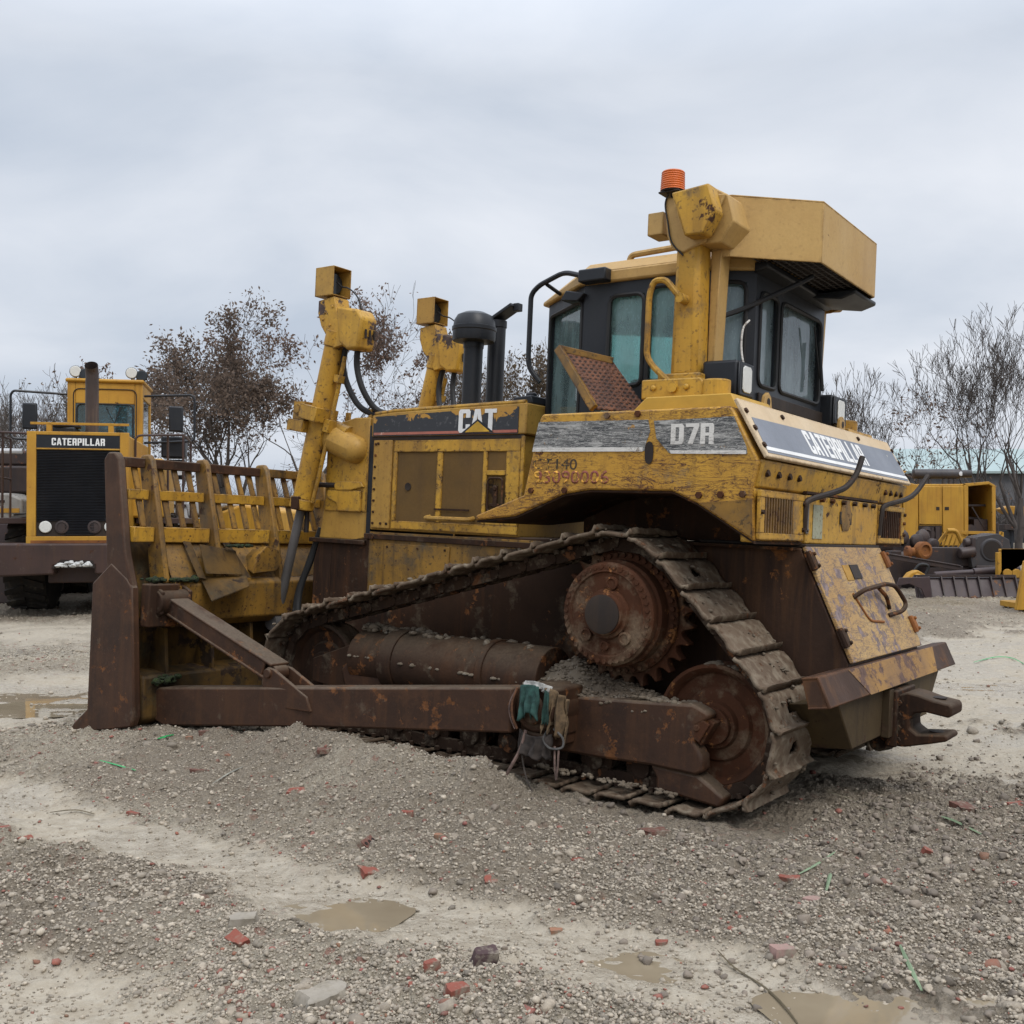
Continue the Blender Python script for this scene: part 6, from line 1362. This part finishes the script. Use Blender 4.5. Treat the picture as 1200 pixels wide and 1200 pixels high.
col = t.mix(t.math('MULTIPLY', wet, .25), col, t.mix(.5, col, (.10,.08,.055)))
t.principled(Base_Color=col, Roughness=t.rng(wet, 0, 1, .88, .20), Normal=t.bump(hgt, t.rng(mm_, 0, 1, 1., .4), .022), Specular_IOR_Level=.4)
M['ground'] = t.m
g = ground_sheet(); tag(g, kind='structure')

t = NT('muddy water'); v = t.obj()
t.principled(Base_Color=t.mix(t.rng(t.noise(v, 3., 4), .3, .7), (.25,.205,.14), (.19,.15,.10)), Roughness=.03, Specular_IOR_Level=.6, Normal=t.bump(t.noise(v, 9., 3), .03, .01)); M['water'] = t.m
for (px, py, rx, ry, dz) in PUDDLES:
    n = 48; V = [(px+1.45*rx*math.cos(2*PI*i/n)*(1+.12*math.sin(3*2*PI*i/n+px)), py+1.45*ry*math.sin(2*PI*i/n)*(1+.1*math.cos(2*2*PI*i/n+py)), PZ[(px,py)]-.006) for i in range(n)]
    o = MB().add(V, [tuple(range(n))]).build('puddle', M['water'], None, 0, 0); tag(o, kind='structure')

# ---- loose gravel: every stone is real, all of it is one ground cover
def stone_templates(sub, k, seed):
    out = []; rr = random.Random(seed)
    for i in range(k):
        bm = bmesh.new(); bmesh.ops.create_icosphere(bm, subdivisions=sub, radius=1)
        o = Vector((rr.random()*90, rr.random()*90, rr.random()*90)); sc = Vector((rr.uniform(.8,1.4), rr.uniform(.7,1.1), rr.uniform(.45,.85)))
        V = []
        for q in bm.verts:
            d = 1+.55*noise.noise(q.co*1.1+o)+.3*noise.noise(q.co*2.7+o); V.append((q.co.x*sc.x*d, q.co.y*sc.y*d, q.co.z*sc.z*d))
        V = [Vector(p) for p in V]
        for _ in range(9):
            n_ = Vector((rr.gauss(0,1), rr.gauss(0,1), rr.gauss(0,1))).normalized(); h_ = rr.uniform(.45,.8)
            V = [p-n_*max(0, p.dot(n_)-h_) for p in V]
        out.append((np.array(V), np.array([[w.index for w in f.verts] for f in bm.faces]))); bm.free()
    return out
T1 = stone_templates(1, 14, 3); T2 = stone_templates(2, 8, 4)
def scatter(name, X, Y, S, C, mat, T, seed, sink=.25, flat=1.):
    rg = np.random.default_rng(seed); n = len(X); Z = height(X, Y); VV, FF, CC = [], [], []; off = 0
    which = rg.integers(0, len(T), n)
    for k, (tv, tf) in enumerate(T):
        idx = np.nonzero(which == k)[0]; m = len(idx)
        if not m: continue
        a = rg.random(m)*2*PI; b = (rg.random(m)-.5)*1.1; ca, sa, cb, sb = np.cos(a), np.sin(a), np.cos(b), np.sin(b)
        R = np.zeros((m, 3, 3)); R[:,0,0] = ca; R[:,0,1] = -sa*cb; R[:,0,2] = sa*sb; R[:,1,0] = sa; R[:,1,1] = ca*cb; R[:,1,2] = -ca*sb; R[:,2,1] = sb; R[:,2,2] = cb
        P = np.einsum('mij,vj->mvi', R, tv*np.array([1,1,flat]))*S[idx][:,None,None]
        P[:,:,0] += X[idx][:,None]; P[:,:,1] += Y[idx][:,None]; P[:,:,2] += (Z[idx]+S[idx]*(.5-sink))[:,None]
        VV.append(P.reshape(-1,3)); nv = len(tv); FF.append((tf[None]+(np.arange(m)*nv)[:,None,None]+off).reshape(-1,3)); CC.append(np.repeat(C[idx], nv, 0)); off += m*nv
    return np_mesh(name, np.concatenate(VV), np.concatenate(FF), mat, None, False, np.concatenate(CC))
t = NT('stones'); v = t.obj(); at = t.n('ShaderNodeAttribute', attribute_name='tint').outputs['Color']
nn = t.noise(v, 90., 5, .7); t.principled(Base_Color=t.mix(t.rng(nn, .35, .65, 0, .55), at, (.15,.125,.10)), Roughness=.85, Normal=t.bump(nn, .5, .006)); M['stone'] = t.m
rg = np.random.default_rng(21)
def scatter_xy(n, ymin, ymax, rg):
    py = ymin + (ymax-ymin)*rg.random(n); px = -60 + 1320*rg.random(n); d = H_EYE*1200/(py-612); return (px-600)/1200*d, d, d/1200
def stone_col(n, rg):
    b = rg.normal(.325, .06, n).clip(.14, .52); c = np.stack([b*1.13, b*.97, b*.75], -1)
    k = rg.random(n); dk = k < .10; c[dk] *= .5
    rd_ = (k > .975); c[rd_] = np.stack([.20+.1*rg.random(rd_.sum()), .075+.03*rg.random(rd_.sum()), .05+.02*rg.random(rd_.sum())], -1)
    return c
x, y, ps = scatter_xy(150000, 850, 1235, rg)
mk = mud_mask(x, y); mx, my = machine_xy(x, y)
dens = (1-.86*smooth(.2, .7, mk))*np.clip(.75+1.6*fbm(x*1.6, y*1.6, 4, 71), .25, 1)
keep = (rg.random(len(x)) < dens) & ~((np.abs(my) < 1.5) & (mx > -1.4) & (mx < 3.0))
for (px, py, rx, ry, _) in PUDDLES: keep &= np.hypot((x-px)/rx, (y-py)/ry) > 1.05
x, y, ps = x[keep], y[keep], ps[keep]; n = len(x)
S = np.maximum(rg.lognormal(math.log(.0056), .42, n), ps*.85).clip(.003, .03)
o = scatter('gravel', x, y, S, stone_col(n, rg), M['stone'], T1, 5); tag(o, kind='stuff')
x, y, ps = scatter_xy(26000, 700, 860, rg); mk = mud_mask(x, y); mx, my = machine_xy(x, y)
keep = (rg.random(len(x)) < 1-.9*smooth(.2, .6, mk)) & ~((np.abs(my) < 1.3) & (mx > -1.4) & (mx < 2.6)); x, y, ps = x[keep], y[keep], ps[keep]; n = len(x)
o = scatter('gravel', x, y, np.maximum(rg.lognormal(math.log(.011), .45, n), ps*.9).clip(.004, .06), stone_col(n, rg), M['stone'], T1, 6); tag(o, kind='stuff')
x, y, ps = scatter_xy(520, 870, 1230, rg); mk = mud_mask(x, y); keep = mk < .3; x, y = x[keep], y[keep]; n = len(x)
o = scatter('gravel', x, y, rg.lognormal(math.log(.013), .3, n).clip(.009, .03), stone_col(n, rg), M['stone'], T2, 7); tag(o, kind='stuff')
x, y, ps = scatter_xy(1500, 868, 1235, rg); mk = mud_mask(x, y); keep = (mk < .35) & (fbm(x*1.4, y*1.4, 3, 81) > -.06); mx, my = machine_xy(x, y); keep &= ~((np.abs(my) < 1.5) & (mx > -1.4) & (mx < 3.0)); x, y = x[keep], y[keep]; n = len(x)
o = scatter('gravel_clumps', x, y, rg.lognormal(math.log(.024), .35, n).clip(.012, .06), stone_col(n, rg)*np.array([[.88,.86,.84]]), M['stone'], T2, 17, .75, .8); tag(o, kind='stuff')
# dark clods churned up by the track
x = rg.normal(1.9, .8, 4200); y = rg.normal(5.1, 1.0, 4200); mx, my = machine_xy(x, y); keep = ~((np.abs(my) < 1.3) & (mx > -1.45) & (mx < 2.6)); x, y = x[keep], y[keep]; n = len(x)
o = scatter('clods', x, y, rg.lognormal(math.log(.010), .5, n).clip(.005, .032), np.array([[.19,.155,.12]])*rg.uniform(.6, 1.35, (n,1)), M['stone'], T2, 8); tag(o, kind='stuff')
# crumbs of broken brick
x, y, ps = scatter_xy(620, 868, 1230, rg); mk = mud_mask(x, y); keep = (rg.random(len(x)) < np.where(mk > .4, .12, .25+1.5*np.clip(fbm(x, y, 3, 5)+.15, 0, 1))); x, y, ps = x[keep], y[keep], ps[keep]; n = len(x)
o = scatter('brick_crumbs', x, y, np.maximum(rg.lognormal(math.log(.010), .4, n), ps*1.6).clip(.006, .03), np.array([[.25,.075,.05]])*rg.uniform(.55, 1.2, (n,1)), M['stone'], T1, 9, .15, .7); tag(o, kind='stuff')

# ---- bricks one can point at
def brickmat(name, c): return worn(name, c, tuple(q*.7 for q in c), rust=(.16,.13,.10), rust_amt=.3, chip_scale=26, streak=0, dust=(.27,.235,.18), dust_amt=.5, dust_scale=20, rough=.9, bump=.6)
BM = {'red': brickmat('red brick', (.24,.075,.052)), 'dark': brickmat('dark brick', (.075,.045,.045)), 'brown': brickmat('brown brick', (.15,.07,.052)), 'orange': brickmat('orange brick', (.30,.15,.09)), 'stone': brickmat('pale stone', (.31,.275,.225)), 'pink': brickmat('pink stone', (.33,.21,.18))}
def rubble(name, label, px, py, size, mat, rz, cat='brick', tilt=(0,0), grooves=0, holes=0, seed=0, sink=.5):
    rr = random.Random(seed*13+int(px)); x, y = gp(px, py); z = float(height(np.array([x]), np.array([y]))[0]); L, W, T = size
    bm = bmesh.new()
    if holes:
        nx, ny = 26, 12; 
    bmesh.ops.create_cube(bm, size=1); bmesh.ops.subdivide_edges(bm, edges=bm.edges[:], cuts=5, use_grid_fill=True)
    o = Vector((rr.random()*40, rr.random()*40, rr.random()*40))
    for q in bm.verts:
        p = Vector((q.co.x*L, q.co.y*W, q.co.z*T)); k = noise.noise(p*18+o); e = noise.noise(p*45+o)
        cut = max(0, (q.co.x*math.cos(rr_a(seed)) + q.co.y*math.sin(rr_a(seed)))-.18)*.9
        f = 1+.34*k+.14*e-cut; 
        if grooves and q.co.z > .45: p.z -= T*.16*(math.sin((q.co.y+.5)*2*PI*grooves) > .2)
        q.co = Vector((p.x*f, p.y*f, p.z*(1+.10*k)))
    me = bpy.data.meshes.new(name); bm.to_mesh(me); bm.free(); me.materials.append(mat); me.shade_smooth(); me.set_sharp_from_angle(angle=rad(32))
    ob = bpy.data.objects.new(name, me); COL.objects.link(ob); ob.location = (x, y, z+T*(.5-sink)); ob.rotation_euler = (rad(tilt[0]), rad(tilt[1]), rad(rz))
    tag(ob, label, cat); 
    if holes:
        for k in range(holes):
            h = MB().cyl((L*(-.32+.32*k), 0, T*.46), (L*(-.32+.32*k), 0, T*.56), W*.17, n=12).build('core_hole', M['dark'], ob)
    return ob
def rr_a(s): return (s*2.39996) % (2*PI)
RB = [
 ('brick', 'red brick fragment with grooved top lying in gravel before the push arm', 346, 936, (.125,.075,.035), 'red', 25, dict(tilt=(14,8), grooves=3)),
 ('brick', 'brown cored brick standing half buried beside the pale mud path', 431, 1001, (.10,.055,.035), 'brown', 70, dict(tilt=(40,0), holes=3)),
 ('brick', 'bright red flat brick piece at the edge of the pale mud path', 433, 1032, (.085,.06,.025), 'red', 40, dict(tilt=(20,10))),
 ('brick', 'small square red brick piece near the middle of the foreground gravel', 574, 1042, (.06,.05,.025), 'red', 15, dict(tilt=(25,0))),
 ('brick', 'red brick chunk tilted on edge in the dark gravel, foreground', 281, 1116, (.075,.045,.045), 'red', -30, dict(tilt=(30,20))),
 ('brick', 'dark purple brown block of brick at the bottom of the foreground', 567, 1149, (.085,.07,.055), 'dark', 20, dict(tilt=(5,6), sink=.2)),
 ('brick', 'dark red brick sliver left of the grooved red fragment', 232, 915, (.09,.035,.03), 'brown', -10, dict()),
 ('brick', 'pinkish brick lump just behind the orange chip near the blade', 240, 879, (.08,.06,.05), 'brown', 30, dict()),
 ('brick', 'small orange brick chip near the blade corner', 222, 884, (.045,.035,.03), 'orange', 0, dict()),
 ('brick', 'red brick sliver on the pale mud, left of the foreground', 157, 952, (.08,.03,.02), 'red', -35, dict()),
 ('brick', 'red brick bit at the left picture edge in dark gravel', 6, 980, (.055,.045,.03), 'red', 30, dict()),
 ('brick', 'thin red brick shard upright in dark gravel, far left foreground', 30, 991, (.055,.02,.04), 'red', 50, dict(tilt=(30,0))),
 ('brick', 'faded flat red tile piece beneath the push arm', 383, 912, (.10,.07,.025), 'brown', 10, dict()),
 ('brick', 'large reddish brick lump in gravel below the trunnion rags', 555, 915, (.10,.075,.06), 'brown', 50, dict()),
 ('brick', 'two tone red brick lump among stones right of the cored brick', 478, 966, (.055,.04,.035), 'red', 0, dict()),
 ('brick', 'orange brown brick bit on bare gravel between track and mud', 515, 995, (.045,.035,.03), 'orange', 0, dict()),
 ('brick', 'dark brown brick resting on churned soil right of the hitch', 1127, 948, (.13,.10,.075), 'brown', 15, dict(tilt=(8,4))),
 ('brick', 'red brick at the right picture edge beyond the churned soil', 1192, 944, (.10,.07,.05), 'red', 30, dict()),
 ('brick', 'upright red brick shard in gravel, right foreground', 1083, 1005, (.045,.03,.06), 'red', 10, dict(tilt=(20,20))),
 ('brick', 'broken red brick heap beside two green stems', 922, 1034, (.085,.055,.045), 'red', -20, dict()),
 ('brick', 'small red brick cube in gravel right of the green stems', 1033, 1044, (.045,.04,.035), 'red', 20, dict()),
 ('brick', 'little red brick chip in the lower right gravel', 856, 1093, (.04,.04,.03), 'red', 60, dict()),
 ('brick', 'flat red chip beside the wet mud patch', 775, 1103, (.045,.03,.02), 'red', 0, dict()),
 ('brick', 'bright red brick chip below the track end', 676, 1015, (.05,.035,.025), 'red', 20, dict()),
 ('brick', 'dark red brick mass pressed under the track end', 765, 977, (.15,.08,.06), 'brown', 10, dict()),
 ('brick', 'orange brick chip on the smooth mud, foreground', 653, 1092, (.05,.03,.02), 'orange', 5, dict()),
 ('brick', 'red brick nub at the bottom edge left of the dark block', 505, 1151, (.05,.035,.03), 'red', 30, dict()),
 ('brick', 'round red brick nub nearest the pale foreground stone', 486, 1175, (.035,.035,.03), 'red', 0, dict()),
 ('brick', 'red brick wedge at the bottom edge below the dark block', 537, 1189, (.07,.045,.03), 'red', 30, dict(tilt=(10,0))),
 ('rock', 'flat tan clay stone beside the pale mud path', 285, 1095, (.11,.08,.05), 'stone', 10, dict(cat='rock')),
 ('rock', 'largest pale stone, at the bottom edge of the foreground', 383, 1178, (.15,.11,.06), 'stone', 30, dict(cat='rock')),
 ('rock', 'pinkish stone half sunk in gravel left of the puddle', 915, 1122, (.075,.06,.05), 'pink', 10, dict(cat='rock')),
 ('rock', 'rounded brown stone between the green stems and the puddle', 953, 1060, (.06,.05,.05), 'pink', 40, dict(cat='rock')),
]
for k, (nm, lb, px, py, sz, mt, rz, kw) in enumerate(RB): rubble(nm, lb, px, py, tuple(q*1.0 for q in sz), BM[mt], rz, seed=k+1, **kw)

# ---- snapped stems and reeds on the gravel
gm_ = plain('green stem', (.20,.27,.16), .6, .2); bm_ = plain('dry brown reed', (.11,.085,.045), .7, .2); tape = plain('green tape', (.03,.30,.09), .4, .1)
def blade_strip(name, label, pts, w, mat, cat, lift=.012):
    P = []
    for (px, py) in pts:
        x, y = gp(px, py); P.append(Vector((x, y, float(height(np.array([x]), np.array([y]))[0])+lift)))
    P = smooth_path(P, 5); m = MB(); n = len(P); vs = []
    for i, p in enumerate(P):
        d = (P[min(i+1,n-1)]-P[max(i-1,0)]).normalized(); s_ = d.cross(Vector((0,0,1))).normalized(); ww = w*(.35+.65*math.sin(PI*(i+.6)/(n+.2)))
        vs += [p-s_*ww/2, p+Vector((0,0,ww*.35)), p+s_*ww/2, p-Vector((0,0,.002))]
    fs = [(i*4+k, i*4+(k+1)%4, (i+1)*4+(k+1)%4, (i+1)*4+k) for i in range(n-1) for k in range(4)]+[(0,1,2,3),tuple((n-1)*4+k for k in (3,2,1,0))]
    o = m.add(vs, fs).build(name, mat, None); tag(o, label, cat); return o
blade_strip('plant_stem', 'pale green stem slanting up to the right on gravel behind the short stem', [(935,1028),(957,1012),(977,999)], .016, gm_, 'stem')
blade_strip('plant_stem', 'short pale green stem stub near the long slanting stem', [(967,1046),(971,1032),(972,1022)], .016, gm_, 'stem')
blade_strip('plant_stem', 'green grass stem leaning into the foreground puddle', [(1053,1118),(1064,1142),(1078,1166)], .016, gm_, 'stem')
blade_strip('plant_stem', 'faint green stem on churned soil near the right picture edge', [(1102,960),(1120,966),(1150,978)], .02, gm_, 'stem')
blade_strip('reed', 'long dry brown reed lying across the foreground gravel', [(840,1115),(860,1134),(895,1155),(920,1180),(938,1203)], .010, bm_, 'reed')
blade_strip('reed', 'pale dry reed lying in gravel before the push arm', [(250,928),(268,919),(285,910)], .014, plain('pale reed', (.32,.31,.26), .7), 'reed')
blade_strip('reed', 'thin brown reed curved on the pale mud at left', [(60,951),(90,950),(112,952)], .012, bm_, 'reed')
blade_strip('reed', 'straw reed stuck out behind the track on dark soil', [(968,928),(1000,935),(1040,954)], .010, plain('straw', (.30,.27,.19), .7), 'reed')
blade_strip('tape', 'thin green tape strip on gravel beside the blade tip', [(118,905),(145,911),(160,916)], .014, tape, 'tape')
blade_strip('tape', 'bright green tape scrap under the blade end plate', [(186,882),(196,879),(204,883)], .03, tape, 'tape')
blade_strip('tape', 'green tape line across the wet lot at right', [(1140,777),(1165,772),(1185,772),(1200,778)], .02, tape, 'tape')
# ------------------------------------------------------------------ sky, sun, camera
w = bpy.data.worlds.new('World'); scene.world = w; w.use_nodes = True
nt = w.node_tree; nt.nodes.clear()
def wn(typ, ins=None, **p):
    nd = nt.nodes.new(typ)
    for k, v in p.items(): setattr(nd, k, v)
    for k, v in (ins or {}).items():
        if isinstance(v, bpy.types.NodeSocket): nt.links.new(v, nd.inputs[k])
        elif isinstance(v, (tuple, list)) and len(v) == 3 and nd.inputs[k].type == 'RGBA': nd.inputs[k].default_value = (*v, 1)
        else: nd.inputs[k].default_value = v
    return nd
SUN_EL, SUN_ROT = rad(52), rad(150)
sky = wn('ShaderNodeTexSky', sky_type='NISHITA'); sky.sun_disc = False; sky.sun_elevation = SUN_EL; sky.sun_rotation = SUN_ROT; sky.air_density = 1.2; sky.dust_density = 4
tc = wn('ShaderNodeTexCoord').outputs['Generated']
sep = wn('ShaderNodeSeparateXYZ', {0: tc})
zc = wn('ShaderNodeMath', {0: sep.outputs[2], 1: .42}, operation='ADD'); zc = wn('ShaderNodeMath', {0: zc.outputs[0], 1: .12}, operation='MAXIMUM')
dv = wn('ShaderNodeCombineXYZ', {0: zc.outputs[0], 1: zc.outputs[0], 2: zc.outputs[0]})
pl = wn('ShaderNodeVectorMath', {0: tc, 1: dv.outputs[0]}, operation='DIVIDE')
pm = wn('ShaderNodeMapping', {'Vector': pl.outputs[0], 'Scale': (.75, 1.0, 0.), 'Location': (3.1, 1.7, 0)})
n1 = wn('ShaderNodeTexNoise', {'Vector': pm.outputs[0], 'Scale': 2.6, 'Detail': 8, 'Roughness': .52, 'Distortion': .35})
n2 = wn('ShaderNodeTexNoise', {'Vector': pm.outputs[0], 'Scale': .9, 'Detail': 3, 'Roughness': .5})
ad = wn('ShaderNodeMath', {0: n1.outputs['Fac'], 1: n2.outputs['Fac']}, operation='ADD')
cr = wn('ShaderNodeValToRGB', {0: ad.outputs[0]}); e = cr.color_ramp.elements
# overcast layer, brightness in the sky texture's own units (scaled down by the background strength below)
mr = wn('ShaderNodeMapRange', {'Value': ad.outputs[0], 'From Min': .74, 'From Max': 1.20, 'To Min': 0., 'To Max': 1.})
cloud = wn('ShaderNodeMix', {0: mr.outputs[0], 6: (5.1, 5.75, 6.75), 7: (8.1, 8.4, 9.0)}, data_type='RGBA')
nt.nodes.remove(cr)
mx = wn('ShaderNodeMix', {0: .93, 6: sky.outputs[0], 7: cloud.outputs[2]}, data_type='RGBA')
zen = wn('ShaderNodeMapRange', {'Value': sep.outputs[2], 'From Min': .40, 'From Max': .95, 'To Min': 1.0, 'To Max': 3.0})
zv = wn('ShaderNodeCombineXYZ', {0: zen.outputs[0], 1: zen.outputs[0], 2: zen.outputs[0]})
mx2 = wn('ShaderNodeVectorMath', {0: mx.outputs[2], 1: zv.outputs[0]}, operation='MULTIPLY')
bg = wn('ShaderNodeBackground', {'Color': mx2.outputs[0], 'Strength': .10}); out = wn('ShaderNodeOutputWorld', {0: bg.outputs[0]})
sl = bpy.data.lights.new('Sun', 'SUN'); sl.energy = 1.3; sl.angle = rad(25); sl.color = (1, .96, .90)
so = bpy.data.objects.new('Sun', sl); COL.objects.link(so); so.location = (0, 0, 30)
sdir = Vector((math.sin(SUN_ROT)*math.cos(SUN_EL), math.cos(SUN_ROT)*math.cos(SUN_EL), math.sin(SUN_EL)))
so.rotation_euler = (-sdir).to_track_quat('-Z', 'Y').to_euler()
cd = bpy.data.cameras.new('Camera'); cd.sensor_width = 36; cd.lens = 36; cd.clip_start = .05; cd.clip_end = 2000
co = bpy.data.objects.new('Camera', cd); COL.objects.link(co); co.location = (0, 0, 1.5255); co.rotation_euler = (rad(90)+math.atan(12/1200), 0, 0)
scene.camera = co
vs = scene.view_settings; vs.view_transform = 'Standard'; vs.look = 'None'; vs.exposure = .1; vs.gamma = 1; vs.use_curve_mapping = False
